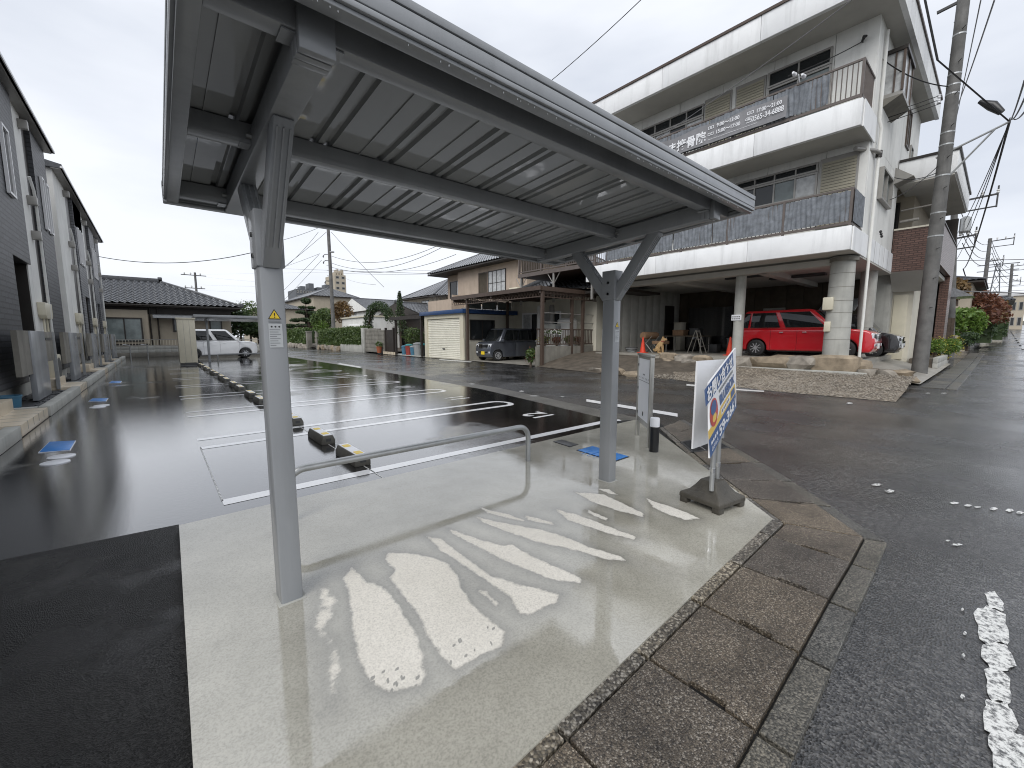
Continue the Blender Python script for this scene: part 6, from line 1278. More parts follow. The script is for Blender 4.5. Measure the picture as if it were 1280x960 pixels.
# pylon on the skyline
c = PX(1245, 352, 420); py = thing('pylon', 'faint lattice power pylon on the skyline', 'pylon', (c.x, c.y, 0))
for s in (-1, 1):
    for s2 in (-1, 1): MB().tube([(c.x+4*s, c.y+4*s2, 0), (c.x+.7*s, c.y+.7*s2, c.z+12)], .28, 5).build('leg', 'far_grey', py)
for z in (c.z+3, c.z+7, c.z+11): MB().bar((c.x, c.y-9, z), (c.x, c.y+9, z), .5, .5).build('arm', 'far_grey', py)
for k in range(7):
    z0, z1 = (c.z+12)*k/7, (c.z+12)*(k+1)/7; f0, f1 = 4-3.3*k/7, 4-3.3*(k+1)/7
    for s in (-1, 1): MB().tube([(c.x-f0, c.y+s*f0, z0), (c.x-f1, c.y-s*f1, z1)], .18, 4).build('lattice', 'far_grey', py)
# ================================================================ ACROSS THE LANE: SHED, CARPORT, HOUSE
sd_ = thing('garage_shed', 'cream shed with roller shutter and blue roof edge beside the lane', 'shed', (14.5, 20.7, .02))
MB().box(12.62, 18.5, 18.75, 22.7, .02, 2.5).build('wall', 'cream_wall', sd_); MB().box(12.5, 12.63, 18.62, 18.95, .02, 2.55).build('front_pier', 'cream_metal', sd_); MB().box(12.5, 12.63, 22.5, 22.8, .02, 2.55).build('front_pier', 'cream_metal', sd_); MB().box(12.5, 12.63, 18.95, 22.5, 2.3, 2.55).build('lintel', 'cream_metal', sd_)
sf = MB().box(12.60, 12.622, 18.95, 22.5, .02, 2.3).build('roller_shutter', 'shutter_cream', sd_)
for k in range(22): MB().extrude([(12.60, 18.95, .04+.102*k), (12.575, 18.95, .06+.102*k), (12.575, 18.95, .11+.102*k), (12.60, 18.95, .138+.102*k)], (0, 3.55, 0)).build('slat', 'shutter_cream', sf)
MB().box(12.55, 12.575, 20.6, 20.85, .55, .62).build('lock', 'steel_dark', sf)
MB().box(12.40, 18.8, 18.50, 23.1, 2.56, 2.62).build('roof', 'cream_metal', sd_); MB().box(12.36, 12.42, 18.46, 23.15, 2.52, 2.74).build('roof_edge', 'blue_fascia', sd_, bevel=.01); MB().box(12.43, 18.8, 18.44, 18.50, 2.52, 2.74).build('roof_edge', 'blue_fascia', sd_)
for k in range(8): MB().box(13.0+.8*k, 13.4+.8*k, 18.6, 23.0, 2.62, 2.72).build('roof_rib', 'cream_metal', sd_)
window(sd_, (13.0, 18.75, 1.1), (1, 0, 0), (0, -1, 0), 1.7, 1.1, 2, 'bronze_frame', 'glass_dark', .06)
for k in range(5): window(sd_, (12.9+1.1*k, 18.95, 2.80), (1, 0, 0), (0, -1, 0), 1.0, .45, 1, 'alu_frame', 'glass_pale', .05)
pipe(sd_, [(12.5, 18.55, 1.2), (12.5, 18.55, .05)], .03, 'cream_metal')
# carport
cp = thing('carport', 'brown steel carport with corrugated roof over the dark grey van', 'carport', (15, 15.5, .02))
def ribbed(nm, x0, x1, y0_, y1_, z00, z01, m_, parent, pitch=.16, amp=.02):
    n = int((y1_-y0_)/pitch*4); V = []
    for i in range(n+1):
        y = y0_+(y1_-y0_)*i/n; h = amp*math.sin(2*math.pi*i/4+.78)
        V += [(x0, y, z00+h), (x1, y, z01+h)]
    return MB().add(V, [(2*i, 2*i+1, 2*i+3, 2*i+2) for i in range(n)]).build(nm, m_, parent)
ribbed('roof_sheet', 12.45, 18.4, 12.75, 19.6, 3.36, 3.62, 'brown_metal', cp); MB().box(12.42, 12.52, 12.7, 19.65, 3.24, 3.42).build('front_beam', 'brown_metal', cp)
for y in (12.8, 16.2, 19.5): MB().box(12.5, 18.3, y-.05, y+.05, 3.12, 3.3).build('cross_beam', 'brown_metal', cp)
for x in np.arange(12.9, 18.3, .45):      # open lattice joists under the roof
    MB().box(x-.02, x+.02, 12.8, 19.5, 3.27, 3.31).build('joist', 'brown_metal', cp)
for k in range(34):
    y = 12.9+.2*k; MB().tube([(12.56, y, 3.0), (12.56, y+.1, 3.22), (12.56, y+.2, 3.0)], .014, 4).build('lattice', 'brown_metal', cp)
MB().box(12.53, 12.59, 12.8, 19.5, 2.96, 3.0).build('lower_chord', 'brown_metal', cp)
for x, y in ((12.6, 12.75), (12.6, 18.35), (15.3, 12.8), (15.3, 18.3), (18, 12.8)): MB().box(x-.06, x+.06, y-.06, y+.06, .02, 3.25).build('post', 'brown_metal', cp)
MB().box(12.5, 16.8, 12.66, 12.76, 3.22, 3.40).build('side_beam', 'brown_metal', cp)
MB().box(14.58, 14.70, 12.84, 12.96, .5, 3.2).build('post', 'brown_metal', cp); MB().box(16.6, 16.72, 12.84, 12.96, .6, 3.2).build('post', 'brown_metal', cp)
for k in range(20):
    x = 12.7+.2*k; MB().tube([(x, 12.74, 3.0), (x+.1, 12.74, 3.2), (x+.2, 12.74, 3.0)], .014, 4).build('lattice', 'brown_metal', cp)
MB().box(12.6, 16.8, 12.71, 12.77, 2.95, 2.99).build('lower_chord', 'brown_metal', cp)
for z in (1.9, 2.3): MB().box(12.7, 16.6, 12.88, 12.92, z, z+.03).build('cross_rail', 'alu_frame', cp)
car('parked_van', 'dark grey boxy kei van with yellow plate under the brown carport', 'car_grey', (14.7, 17.55, .02), math.pi, L=3.4, W=1.475, Ht=1.70, wb=2.45, fo=.46, wr=.28, zb=1.0, zh=1.0, xc=1.17, xt=.72, xr0=-1.66, xr1=-1.60, plate='plate_yellow', sidewin=((.03, .20), (.22, .55), (.575, .93)), lampbox=(.27, .2))
# railing on a rising low wall
fn = thing('garden_railing', 'brown metal railing on a rising concrete wall beside the carport', 'fence', (14.5, 12.92, 0))
MB().box(12.42, 16.6, 12.85, 13.0, -.02, .86).build('wall', 'concrete_dark', fn, bevel=.01)
for z in (.92, 1.58): MB().box(12.44, 16.5, 12.90, 12.94, z, z+.05).build('rail', 'brown_metal', fn)
bl2 = MB().box(-.012, .012, -.012, .012, 0, .64).mesh('baluster')
for k in range(37): o = link('baluster', bl2, 'brown_metal', fn); o.location = Vector((12.5+.11*k, 12.92, .96))-Vector(ORG[fn])
gp = thing('gate_post', 'white gate post at the end of the brown railing', 'post', (16.65, 12.6, .5)); MB().box(16.56, 16.7, 12.5, 12.64, .5, 1.65).build('post', 'white_stack', gp, bevel=.01); MB().box(16.8, 16.95, 12.3, 12.5, 1.6, 2.05).build('letter_box', 'white_stack', gp, bevel=.01)
for k, (x, y, s) in enumerate(((13.4, 13.4, .3), (14.2, 13.4, .25), (15.2, 13.5, .3), (15.8, 13.4, .26))):
    shrub('potted_plant', ['potted plant with yellow flowers behind the brown railing', 'potted plant with red leaves behind the brown railing'][k % 2], (x, y, 1.02+s*.4), (s, s*1.2, s*.8), 'leaf_hedge' if k % 2 == 0 else 'leaf_red', .05, 420, True, 'plant', 'potted plants behind the railing', ('leaf_yellow' if k % 2 == 0 else 'leaf_red', 60))
shrub('potted_plant', 'leafy plant drooping over the end of the concrete wall by the van', (12.4, 13.25, .45), (.25, .3, .45), 'leaf_hedge', .06, 500, True, 'plant', None, ('leaf_red', 30))
for k in range(4): o = shrub('flower_basket', 'hanging white flowers tied along the brown railing', (12.7+.35*k, 12.82, 1.48), (.09, .16, .12), 'leaf_hedge', .035, 90, False, 'flowers', 'hanging flowers', ('flower_white', 70))
for k, (x, y, r, z1, m_, lb) in enumerate(((15.6, 16.0, .14, 2.9, 'white_stack', 'white vertical tank standing under the carport'), (15.6, 15.1, .14, 2.9, 'alu_frame', 'grey standpipe under the carport'), (15.8, 14.2, .5, 2.2, 'white_stack', 'pale sheeted stack under the carport'))):
    t = thing('storage_tank', lb, 'tank', (x, y, .02)); MB().lathe((x, y, 0), [(r, .05), (r, z1-.1), (r*.7, z1)], 18).build('shell', m_, t, smooth=40); MB().lathe((x, y, 0), [(r*1.1, .02), (r*1.1, .09)], 18).build('foot', 'concrete_dark', t)
cabx = thing('chest_cabinet', 'grey chest of drawers standing behind the brown railing', 'cabinet', (15.4, 14.6, .1)); MB().box(14.9, 15.9, 14.2, 15.0, .1, 1.9).build('body', 'concrete_grey', cabx, bevel=.02)
for z in (.8, 1.15, 1.5): MB().box(14.95, 15.85, 14.185, 14.2, z, z+.3).build('drawer', 'bin_grey', cabx, bevel=.01)
# raised deck beside the house
dk = thing('roof_deck', 'brown steel roof deck with railing on posts behind the carport', 'deck', (15.5, 14, 3))
MB().box(14.5, 14.62, 11.5, 16.5, 4.28, 4.46).build('edge_beam', 'brown_rail', dk); MB().box(14.62, 18, 11.5, 16.5, 4.30, 4.40).build('floor', 'brown_metal', dk)
for y in (11.7, 14.0, 16.3):
    MB().box(14.53, 14.61, y-.04, y+.04, 2.9, 4.3).build('post', 'alu_frame', dk)
    for s in (-1, 1): MB().tube([(14.57, y, 3.75), (14.57, y+s*.4, 4.28)], .02, 6).build('brace', 'alu_frame', dk)
for z in (4.52, 5.45): MB().box(14.53, 14.58, 11.5, 16.5, z, z+.05).build('rail', 'brown_rail', dk)
b3 = MB().box(-.012, .012, -.014, .014, 0, .9).mesh('baluster')
for k in range(42): o = link('baluster', b3, 'cream_metal' if 6 < k < 18 else 'brown_rail', dk); o.location = Vector((14.55, 11.55+.12*k, 4.56))-Vector(ORG[dk])
for y in (11.55, 13.2, 14.85, 16.45): MB().box(14.52, 14.6, y-.035, y+.035, 4.4, 5.55).build('rail_post', 'brown_rail', dk)
MB().box(14.7, 14.74, 14.9, 16.4, 4.5, 5.5).build('privacy_panel', 'timber_panel', dk)
# annexe roof under the deck
an = thing('annexe', 'low annexe with dark pantile roof under the steel deck', 'house', (17.5, 13.5, 0)); MB().box(16.2, 21, 12.7, 19, .02, 3.6).build('wall', 'cream_wall', an)
tile_roof('roof_tiles', (15.2, 18.2, 3.45), (15.2, 10.6, 3.45), (18.4, 10.6, 4.7), (18.4, 18.2, 4.7), 'roof_tile_dark', an, .28, .26, 6, .035); MB().box(15.25, 18.4, 10.7, 18.1, 3.25, 3.36).build('eave', 'dark_wood', an)
ridge((15.3, 18.2, 3.6), (18.4, 18.2, 4.85), an, wd=.25, h=.22, ends=False)
window(an, (16.2, 18.0, 1.0), WU, WN, 3, 1.6, 4, 'white_frame', ('glass_curtain', 'glass_dark'), .08)
# beige two-storey house
hs = thing('beige_house', 'beige two-storey house with grey pantile roof behind the shed', 'house', (20, 24, 0))
HX, HY0, HY1 = 17.7, 19.3, 29.4
MB().box(HX, 25, HY0, 27.0, 0, 6.1).build('wall', 'beige_stucco', hs); MB().box(HX+.6, 25, 27.0, HY1, 0, 6.1).build('wall', 'beige_stucco', hs)
hip_roof(hs, HX-.75, 26, HY0-.9, HY1+.9, 6.22, 8.3, 'Y', 'roof_tile', False, 6, .28, .26, 3.2)
pipe(hs, [(HX-.72, HY0-.8, 6.1), (HX-.72, HY1+.8, 6.1)], .05, 'bronze_frame', 'rain_gutter'); pipe(hs, [(HX-.05, HY0+.35, 6.0), (HX-.05, HY0+.35, 2.5)], .045, 'bronze_frame')
window(hs, (HX, 23.2, 4.05), WU, WN, 1.9, 1.65, 4, 'bronze_frame', 'glass_curtain', .05, 2); window(hs, (HX, 24.3, 3.95), WU, WN, 1.0, 1.75, 1, 'brown_metal', 'timber_panel', .05, name='shutter_case')
window(hs, (HX+.6, 29.0, 4.1), WU, WN, 1.9, 1.5, 2, 'bronze_frame', ('glass_dark', 'glass_curtain'), .06)
MB().box(HX-1.1, HX-1.0, 26.2, 29.6, 3.0, 4.0).build('balcony_wall', 'beige_stucco', hs); MB().box(HX-1.0, HX+.6, 29.5, 29.6, 3.0, 4.0).build('balcony_wall', 'beige_stucco', hs); MB().box(HX-1.0, HX, 26.2, 26.3, 3.0, 4.3).build('balcony_wall', 'beige_stucco', hs); MB().box(HX-1.0, HX+.6, 26.3, 29.5, 2.98, 3.08).build('balcony_floor', 'beige_stucco', hs)
for k in range(12): MB().box(HX-1.06, HX-1.04, 27.0+.2*k, 27.03+.2*k, 4.0, 4.35).build('baluster', 'bronze_frame', hs)
MB().box(HX-1.07, HX-1.03, 26.95, 29.4, 4.35, 4.4).build('rail', 'bronze_frame', hs)
tile_roof('lower_roof_tiles', (HX-1.6, 26.6, 2.75), (HX-1.6, 19, 2.75), (HX, 19, 3.4), (HX, 26.6, 3.4), 'roof_tile', hs, .28, .26, 6, .035); MB().box(HX-1.55, HX, 19.05, 26.5, 2.58, 2.68).build('eave', 'dark_wood', hs)
ac = thing('air_conditioner', 'outdoor air conditioner on the beige house wall above the carport', 'air conditioner', (17.4, 19.9, 3.5)); MB().box(17.1, 17.45, 19.5, 20.3, 3.6, 4.3).build('casing', 'cream_metal', ac, bevel=.02); MB().lathe((17.095, 19.85, 3.95), [(.25, -.004), (.25, .004)], 20, 'X').build('fan_grille', 'steel_dark', ac); MB().box(17.1, 17.7, 19.5, 20.3, 3.52, 3.58).build('shelf', 'alu_frame', ac)
pipe(hs, [(HX-.3, HY0+.4, 4.0), (HX-.3, 22.5, 4.05)], .03, 'alu_frame', 'washing_pole')

# ---- farther houses behind
def ph(label, xa, xb2, ytop_e, X, depth, zr_, wall, wins=(), along='Y', gable=False, m='roof_tile', sub=3):
    """house whose lane-side wall stands at X, between two photo columns, eaves at photo row ytop_e"""
    a, b_ = PX(xa, ytop_e, X), PX(xb2, ytop_e, X); y0_, y1_ = sorted((a.y, b_.y)); ze = (a.z+b_.z)/2
    return small_house(label, X, X+depth, y0_, y1_, 0, ze, ze+zr_, wall, along, gable, wins, m), y0_, y1_, ze
t, y0_, y1_, ze = ph('large dark tiled house between gabled house and beige house', 505, 545, 372, 22, 9, 2.6, 'tan_wall'); window(t, (22, y0_+3, ze-1.5), WU, WN, 1.6, 1.1, 2, 'bronze_frame', 'glass_curtain', .06)
t, y0_, y1_, ze = ph('low tiled house front behind the open carport gate', 478, 528, 395, 19, 4, 1.3, 'dark_wood', along='X', gable=True, sub=5)
t, y0_, y1_, ze = ph('small white gabled house behind the concrete pole', 428, 462, 390, 30, 8, 2.6, 'white_wall', along='X', gable=True); window(t, (30, (y0_+y1_)/2+1, ze-.6), WU, WN, 1.6, 1.2, 2, 'bronze_frame', 'glass_curtain', .06)
t, y0_, y1_, ze = ph('tiled house beyond the cloud-pruned pine', 345, 392, 376, 26, 9, 2.2, 'tan_wall'); window(t, (26, y1_-4, ze-1.9), WU, WN, 2.4, 1.2, 3, 'bronze_frame', ('glass_dark', 'glass_curtain'), .06); window(t, (26, y1_-12, ze-1.9), WU, WN, 2.4, 1.2, 3, 'bronze_frame', ('glass_dark', 'glass_curtain'), .06)
MB().box(24.5, 26, y0_, y1_, ze-3.0, ze-2.85).build('lower_eave', 'roof_tile_dark', t)
t, y0_, y1_, ze = ph('dark tiled house seen past the bungalow roof end', 303, 325, 388, 16, 8, 1.5, 'tan_wall')
t, y0_, y1_, ze = ph('tiled roof house behind the white gabled house', 395, 426, 395, 36, 8, 1.6, 'tan_wall')
o = thing('white_shed', 'white flat-roofed garden shed behind the hedge', 'shed', (16, 34, .2)); a, b_ = PX(427, 392, 15.2), PX(455, 395, 15.2)
MB().box(15.2, 18, min(a.y, b_.y)-1.5, max(a.y, b_.y), .2, 3.1).build('wall', 'white_wall', o); MB().box(15.05, 18.1, min(a.y, b_.y)-1.6, max(a.y, b_.y)+.1, 3.1, 3.22).build('roof', 'cream_metal', o); MB().box(15.17, 15.2, a.y-5, a.y-2, .3, 2.5).build('door', 'white_fascia', o, bevel=.01)
for k in range(3): MB().box(15.15, 15.17, a.y-4.95+k, a.y-4.05+k, .4, 2.4).build('door_panel', 'white_wall', o, bevel=.02)
# skyline blocks
for lb, xa, xb2, yt, Yp, m_, rows, cols_ in (('long dark grey apartment block on the skyline', 370, 417, 361, 190, 'far_grey', 6, 12), ('beige tower block on the skyline behind the pole', 418, 432, 343, 210, 'far_beige', 9, 2)):
    a, b_ = PY(xa, yt, Yp), PY(xb2, yt, Yp); t = thing('apartment_tower', lb, 'building', ((a.x+b_.x)/2, Yp, 0)); MB().box(a.x, b_.x, Yp, Yp+14, 0, a.z).build('wall', m_, t)
    for i in range(cols_):
        for j in range(rows): w_ = (b_.x-a.x)/cols_; h_ = (a.z-8)/rows; window(t, (a.x+w_*(i+.2), Yp, 8+h_*(j+.25)), (1, 0, 0), (0, -1, 0), w_*.6, h_*.5, 1, 'alu_frame', 'glass_dark', .2)
    for k in range(4): xx = a.x+(b_.x-a.x)*(.15+.22*k); MB().box(xx, xx+(b_.x-a.x)*.13, Yp+2, Yp+7, a.z, a.z+1.5+(k % 2)*1.4).build('roof_house', m_, t)

# ================================================================ HEDGE, GATE, GARDEN
gz = PX(480, 440, 12.5).y
def leafbox(name, label, x0, x1, y0_, y1_, z0, z1, n, leaf, m='leaf_hedge', cat='hedge', top=.12, group=None):
    t = thing(name, label, cat, ((x0+x1)/2, (y0_+y1_)/2, z0), group=group); k = n
    P = np.stack([rng.uniform(x0, x1, k), rng.uniform(y0_, y1_, k), rng.uniform(z0, z1, k)], 1)
    sel = rng.random(k) < .8; ax_ = rng.integers(0, 3, k)          # most leaves on the clipped skin
    P[sel & (ax_ == 0), 0] = x0+rng.normal(0, .05, (sel & (ax_ == 0)).sum()); P[sel & (ax_ == 1), 2] = z1+top*np.sin(P[sel & (ax_ == 1), 1]*2.1)*.6+rng.normal(0, .06, (sel & (ax_ == 1)).sum()); P[sel & (ax_ == 2), 0] = x0+rng.normal(.05, .09, (sel & (ax_ == 2)).sum())
    leaf_mesh('foliage', P, leaf, m, t); MB().box(x0+.12, x1-.1, y0_+.1, y1_-.1, z0, z1-.12).build('twig_core', 'leaf_dark', t)
    for j in range(int((y1_-y0_)/1.2)): yy = y0_+.6+1.2*j; MB().tube([((x0+x1)/2, yy, z0-.3), ((x0+x1)/2, yy, z0+.6)], .03, 6).build('stem', 'bark', t)
    return t
gw = thing('garden_wall', 'low weathered concrete wall under the lane side hedge', 'wall', (12.6, 34, 0)); MB().box(12.52, 12.72, 33.05, 38.2, 0, .62).build('wall', 'concrete_grey', gw, bevel=.012)
leafbox('hedge', 'clipped hedge on the concrete wall next to the grey gate wall', 12.55, 13.5, 33.1, 38.3, .6, 1.95, 5200, .085)
leafbox('hedge', 'clipped hedge on low rocks beside the dark gate piers', 12.6, 13.6, 38.6, 45.0, .45, 1.9, 4200, .095); leafbox('hedge', 'far clipped hedge beyond the dark gate piers', 12.6, 13.6, 49.5, 62, .5, 2.1, 4200, .12)
rk = thing('rock_edging', 'low rock edging under the second hedge', 'stone wall', (12.6, 42, 0))
for k in range(14): rock('stone', (12.62+random.uniform(-.06, .1), 38.8+.47*k, .2), (.42, .55, .45), 'rock_grey' if k % 3 else 'rock', rk, 60+k)
for k in range(16): rock('stone', (12.65+random.uniform(-.06, .1), 49.5+.8*k, .22), (.5, .8, .5), 'rock_grey', rk, 80+k)
for y in (45.4, 48.9): 
    t = thing('gate_pier', 'dark stone gate pier between the far hedges', 'gate pier', (12.7, y, 0), group='dark gate piers'); MB().box(12.5, 13.0, y-.25, y+.25, 0, 1.75).build('pier', 'concrete_dark', t, bevel=.02); MB().box(12.46, 13.04, y-.29, y+.29, 1.75, 1.85).build('cap', 'concrete_dark', t, bevel=.015)
gt = thing('gate_wall', 'grey block gate wall with curved top beside the topiary arch', 'wall', (12.6, 30.9, 0))
for r in range(6):
    for k in range(4):
        y0_ = 28.9+.9*k; h = 1.75+.18*math.sin((y0_-28.9)/3.6*3.1); z1 = min(.1+.3*(r+1), h)
        if .1+.3*r < h: MB().box(12.55, 12.75, y0_+.006, y0_+.894, .1+.3*r+.004, z1-.004).build('block', 'concrete_dark', gt, bevel=.008)
MB().box(12.57, 12.73, 28.9, 32.5, .1, 1.6).build('core', 'concrete_dark', gt); MB().box(12.45, 12.85, 32.52, 33.0, 0, 1.95).build('end_pier', 'concrete_grey', gt, bevel=.015)
for y in (27.5, 28.8): MB().box(12.6, 12.75, y-.05, y+.05, 0, 1.9).build('gate_post', 'dark_wood', gt)
gg = MB().box(12.64, 12.7, 27.55, 28.75, .2, 1.75).build('gate_leaf', 'dark_wood', gt)
lot('entrance_apron', [[(12.45, 23.2, .03), (12.45, 27.2, .03)], [(13.5, 23.2, .1), (13.5, 27.2, .1)]], 'concrete_grey')
for k in range(8): MB().box(12.44, 12.46, 26.9+.25*k, 27.1+.25*k, .03, .22).build('tread_riser', 'step_tile', gt)
pot = thing('flower_pot', 'terracotta pot with a small plant before the gate wall', 'flower pot', (12.3, 29.2, .1)); MB().lathe((12.3, 29.2, 0), [(.14, .1), (.2, .5), (.22, .5), (.22, .56), (.18, .56), (.1, .2)], 18).build('pot', 'terracotta', pot, smooth=40); leaf_mesh('plant', blob_pts((12.3, 29.2, .7), (.25, .25, .25), 200), .06, 'leaf_hedge', pot)
# topiary arch
ta = thing('topiary_arch', 'clipped evergreen arch curving over the gate wall', 'topiary', (13.3, 31.3, .3)); P = []; cy_, cz_ = 31.3, 2.2
for a in np.linspace(-.35, math.pi*.93, 60):
    y = cy_+2.1*math.cos(a)+.2; z = cz_+1.45*math.sin(a); P.append(blob_pts((13.3, y, z), (.42, .36, .36), 75, .5))
for z in np.linspace(.4, 2.0, 10): P.append(blob_pts((13.3, cy_+2.35, z), (.45, .45, .3), 90, .5))
leaf_mesh('foliage', np.concatenate(P), .06, 'leaf_dark', ta); MB().tube([(13.3, cy_+2.35, .2), (13.3, cy_+2.3, 2.0), (13.3, cy_+1.6, 3.2), (13.3, cy_+.2, 3.6), (13.3, cy_-1.3, 3.0)], [.09, .08, .07, .05, .03], 8).build('trunk', 'bark', ta)
# open garden gate roof (dark lean-to) and bins
lt_ = thing('lean_to', 'dark lean-to roof on thin posts left of the cream shed', 'lean-to', (14, 24.5, 0)); MB().add([(12.5, 23.2, 2.55), (12.5, 27.6, 2.55), (17, 27.6, 2.9), (17, 23.2, 2.9), (12.5, 23.2, 2.62), (12.5, 27.6, 2.62), (17, 27.6, 2.97), (17, 23.2, 2.97)], [(3, 2, 1, 0), (4, 5, 6, 7), (0, 1, 5, 4), (1, 2, 6, 5), (2, 3, 7, 6), (3, 0, 4, 7)]).build('roof', 'dark_wood', lt_); MB().box(12.46, 12.56, 23.15, 27.65, 2.38, 2.55).build('beam', 'dark_wood', lt_)
for y in (23.3, 26.9): MB().box(12.5, 12.62, y-.06, y+.06, 0, 2.4).build('post', 'dark_wood', lt_)
for k, (y, r, h, m_, lid, lb) in enumerate(((26.5, .2, .5, 'bin_blue', 'bin_blue', 'small dark blue bin by the gate post'), (25.8, .26, .6, 'bin_red', 'bin_teal', 'red bin with teal lid beside the lean-to'), (25.2, .22, .5, 'bin_blue', 'bin_grey', 'blue bin with grey lid in the bin row'), (24.5, .32, .72, 'bin_grey', 'bin_grey', 'large pale grey bin in the bin row'), (23.7, .26, .66, 'tank_black', 'bin_teal', 'black bin with teal lid nearest the cream shed'))):
    t = thing('dust_bin', lb, 'bin', (12.95, y, .05)); MB().lathe((12.95, y, .05), [(r*.8, 0), (r, h), (r*1.05, h), (r*1.05, h+.04)], 18).build('bin', m_, t, smooth=40); MB().lathe((12.95, y, .05), [(r*1.1, h+.03), (r*1.1, h+.07), (r*.5, h+.13), (.02, h+.14)], 18).build('lid', lid, t, smooth=40)
# cloud-pruned pine
def niwaki(label, x, y, z0, h, w_, n):
    t = thing('cloud_pine', label, 'tree', (x, y, z0)); tr_ = [Vector((x, y, z0-.2))]
    for k in range(1, 8): f = k/7; tr_.append(Vector((x+.25*math.sin(f*6), y+.3*math.sin(f*5+1), z0+h*f)))
    MB().tube(tr_, [.16-.018*k for k in range(8)], 8).build('trunk', 'bark', t); P = []
    for k in range(15):
        f = .22+.74*k/14; a = k*2.4; rad = w_*(1.08-f)*.95; tip = tr_[int(f*7)]+Vector((math.cos(a)*rad, math.sin(a)*rad, random.uniform(-.1, .15)))
        MB().tube([tr_[int(f*7)], tip], [.05, .02], 6).build('limb', 'bark', t); s_ = .42+.55*(1-f); P.append(blob_pts(tuple(tip), (s_*1.15, s_*1.15, s_*.36), n//15, .4))
    P.append(blob_pts((tr_[-1].x, tr_[-1].y, tr_[-1].z), (.6, .6, .4), n//10, .4)); leaf_mesh('crown', np.concatenate(P), .11, 'leaf_pine', t, flat=.2)
c = PX(386, 425, 15.2); niwaki('cloud-pruned pine rising above the far hedge', 15.2, c.y, .2, 5.6, 3.9, 12000)
shrub('garden_tree', 'loose round green tree beside the cloud-pruned pine', pxc(406, 398, 15), (1.6, 2.0, 1.6), 'leaf_hedge', .12, 2600, cat='tree'); shrub('garden_tree', 'brownish shrub behind the concrete pole', pxc(428, 390, 15.5), (1.2, 1.9, 1.7), 'leaf_autumn', .12, 1800, cat='tree')
shrub('garden_tree', 'mixed green shrub right beside the concrete pole', pxc(400, 408, 14.5), (1, 2.2, 1.1), 'leaf_bright', .1, 1600, cat='tree')
def bare_tree(label, x, y, z0, h, m='leaf_hedge', n=500):
    t = thing('garden_tree', label, 'tree', (x, y, z0)); MB().tube([(x, y, z0), (x, y+.1, z0+h*.4)], [.1, .08], 8).build('trunk', 'bark', t); P = []
    for k in range(7): a = k*.9; tp = Vector((x+.9*math.cos(a), y+1.1*math.sin(a), z0+h*random.uniform(.75, 1.0))); MB().tube([(x, y+.08, z0+h*.3), (x+.35*math.cos(a), y+.4*math.sin(a), z0+h*.6), tp], [.06, .04, .015], 6).build('limb', 'bark', t); P.append(blob_pts(tuple(tp), (.5, .6, .4), n//7, .3))
    leaf_mesh('crown', np.concatenate(P), .08, m, t)
bare_tree('open branched garden tree under the lean-to roof', 15.0, 25.0, .1, 2.6, n=1100); shrub('garden_bush', 'dense dark bush behind the bins', (16.6, 25.2, 1.5), (.9, 3.6, 1.5), 'leaf_dark', .10, 4200)
shrub('garden_bush', 'green bush behind the dark garden gate', (15.0, 29.0, 1.2), (.8, 1.6, 1.1), 'leaf_hedge', .08, 1300); c = PX(500, 385, 17); t = thing('conifer', 'slim dark conifer before the low tiled house', 'tree', (c.x, c.y, 0)); P = [blob_pts((c.x, c.y, 1.7+.28*k), (.75-.05*k, .75-.05*k, .3), 130, .4) for k in range(13)]; leaf_mesh('crown', np.concatenate(P), .08, 'leaf_pine', t); MB().tube([(c.x, c.y, 0), (c.x, c.y, 5.2)], [.1, .03], 8).build('trunk', 'bark', t)
for k, (x, y, Y, r) in enumerate(((300, 405, 38.5, (1.3, .9, 1.4)), (312, 398, 44, (2.0, 1.2, 2.2)), (322, 412, 40, (1.0, .8, 1.0)))):
    shrub('garden_tree', ['tree at the bungalow corner behind the white car', 'taller tree beyond the white car', 'low tree beside the grey post beyond white car'][k], tuple(PY(x, y, Y)), r, 'leaf_dark' if k != 1 else 'leaf_hedge', .12, 1800, cat='tree')
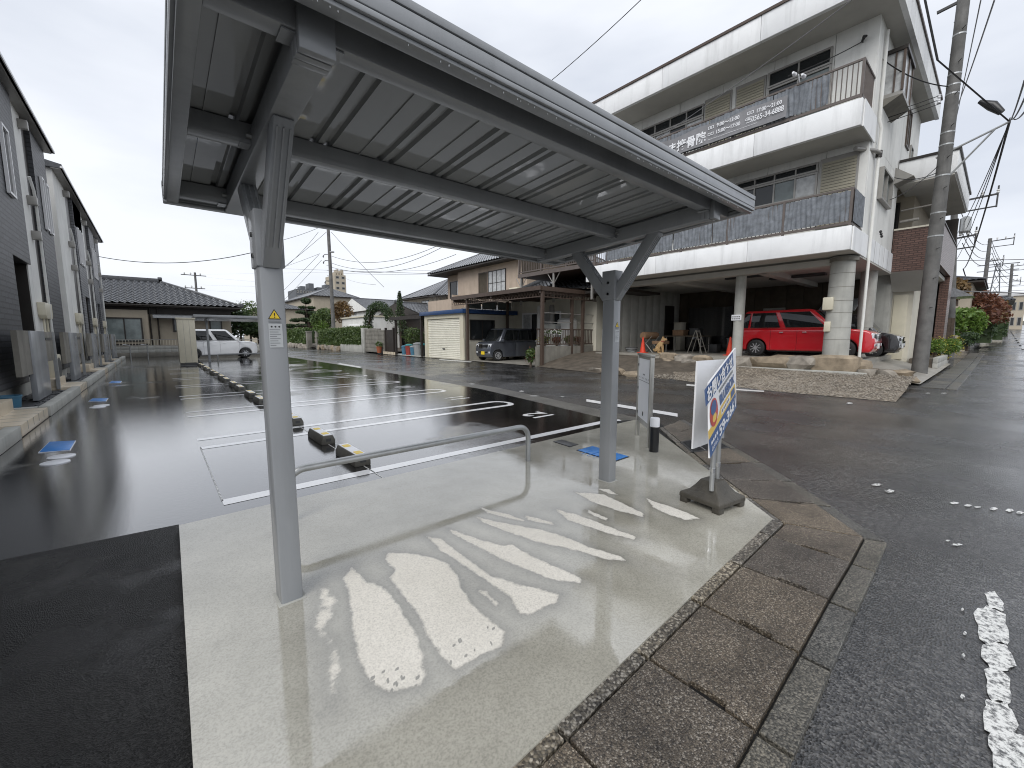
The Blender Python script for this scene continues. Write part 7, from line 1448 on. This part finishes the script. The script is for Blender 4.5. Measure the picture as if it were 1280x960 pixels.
# ---- poles and wires behind
b_ = PX(418, 430, 14.2); tp = PX(409, 262, 14.2); lp, Ll, Rl = upole('weathered concrete utility pole rising out of the lane side hedge', b_.x, b_.y, .1, tp.z+1, .2, .14, lean=(0, (tp.y-b_.y)/(tp.z-b_.z)))
for yv, l, s in ((318, 1.1, 1), (326, 1.0, 1), (352, .5, 1)):
    c = PX(412, yv, 14.2); MB().tube([c, c+Vector((-.2, l*.7, .1)), c+Vector((-.3, l, .0))], .035, 6).build('bracket', 'steel_dark', lp); MB().lathe(tuple(c+Vector((-.3, l, -.1))), [(.03, -.1), (.08, 0), (.03, .1)], 8).build('insulator', 'steel_dark', lp)
for z in np.arange(2.5, 9, .5): c = Ll(z); MB().tube([c+Vector((-.15, .1, 0)), c+Vector((-.32, .15, 0))], .014, 5).build('step_bolt', 'steel_dark', lp)
MB().lathe(tuple(PX(415, 315, 14.2)), [(.22, -.05), (.22, .05)], 16).build('band', 'galvanised', lp)
BW = 'overhead wires behind the hedge'
for x0, y0_, x1, y1_, X0, X1, sg_ in [(402, 283, 346, 302, 14, 8, .1), (398, 290, 330, 352, 14, 9, .5), (408, 290, 340, 345, 14, 9, .1), (400, 317, 330, 340, 14, 30, .3), (399, 318, 300, 410, 14, 16, .5), (402, 325, 305, 415, 14, 16, .8), (414, 290, 480, 359, 14, 17, .1), (414, 320, 545, 308, 14, 17, .9), (415, 329, 560, 305, 14, 16, 1.1), (414, 334, 570, 318, 14, 18, .9), (420, 341, 700, 335, 40, 40, .6), (432, 348, 470, 356, 60, 30, .4), (120, 320, 330, 312, 12, 12, .5), (120, 330, 330, 335, 40, 30, .5), (245, 345, 330, 353, 60, 50, .4), (250, 343, 130, 346, 60, 60, .5), (250, 356, 320, 358, 60, 40, .2), (240, 362, 330, 367, 60, 40, .1)]:
    wire(PX(x0, y0_, X0) if X0 != 12 else PY(x0, y0_, 33), PX(x1, y1_, X1) if X0 != 12 else PY(x1, y1_, 24), sg_, .018 if X0 < 20 else .03, 'thin overhead wire behind the hedge and bungalow', 'wire_black' if X0 < 20 else 'wire_grey', group=BW)
c = PY(244, 346, 75); fp, Lf, Rf = upole('distant utility pole with crossarms behind the bungalow ridge', c.x, 75, 0, c.z+.6, .18, .13)
for dz, l in ((.2, 1.6), (-1.6, 1.3), (-3.6, 1.6)): p = Lf(c.z+dz); MB().bar(p+Vector((-l, 0, 0)), p+Vector((l*.8, 0, 0)), .1, .1).build('crossarm', 'steel_dark', fp)
for dz in (.4, -1.4): 
    for dx in (-1.2, -.5, .6): p = Lf(c.z+dz); MB().lathe((p.x+dx, p.y, p.z), [(.05, -.15), (.1, 0), (.05, .15)], 8).build('insulator', 'white_stack', fp)
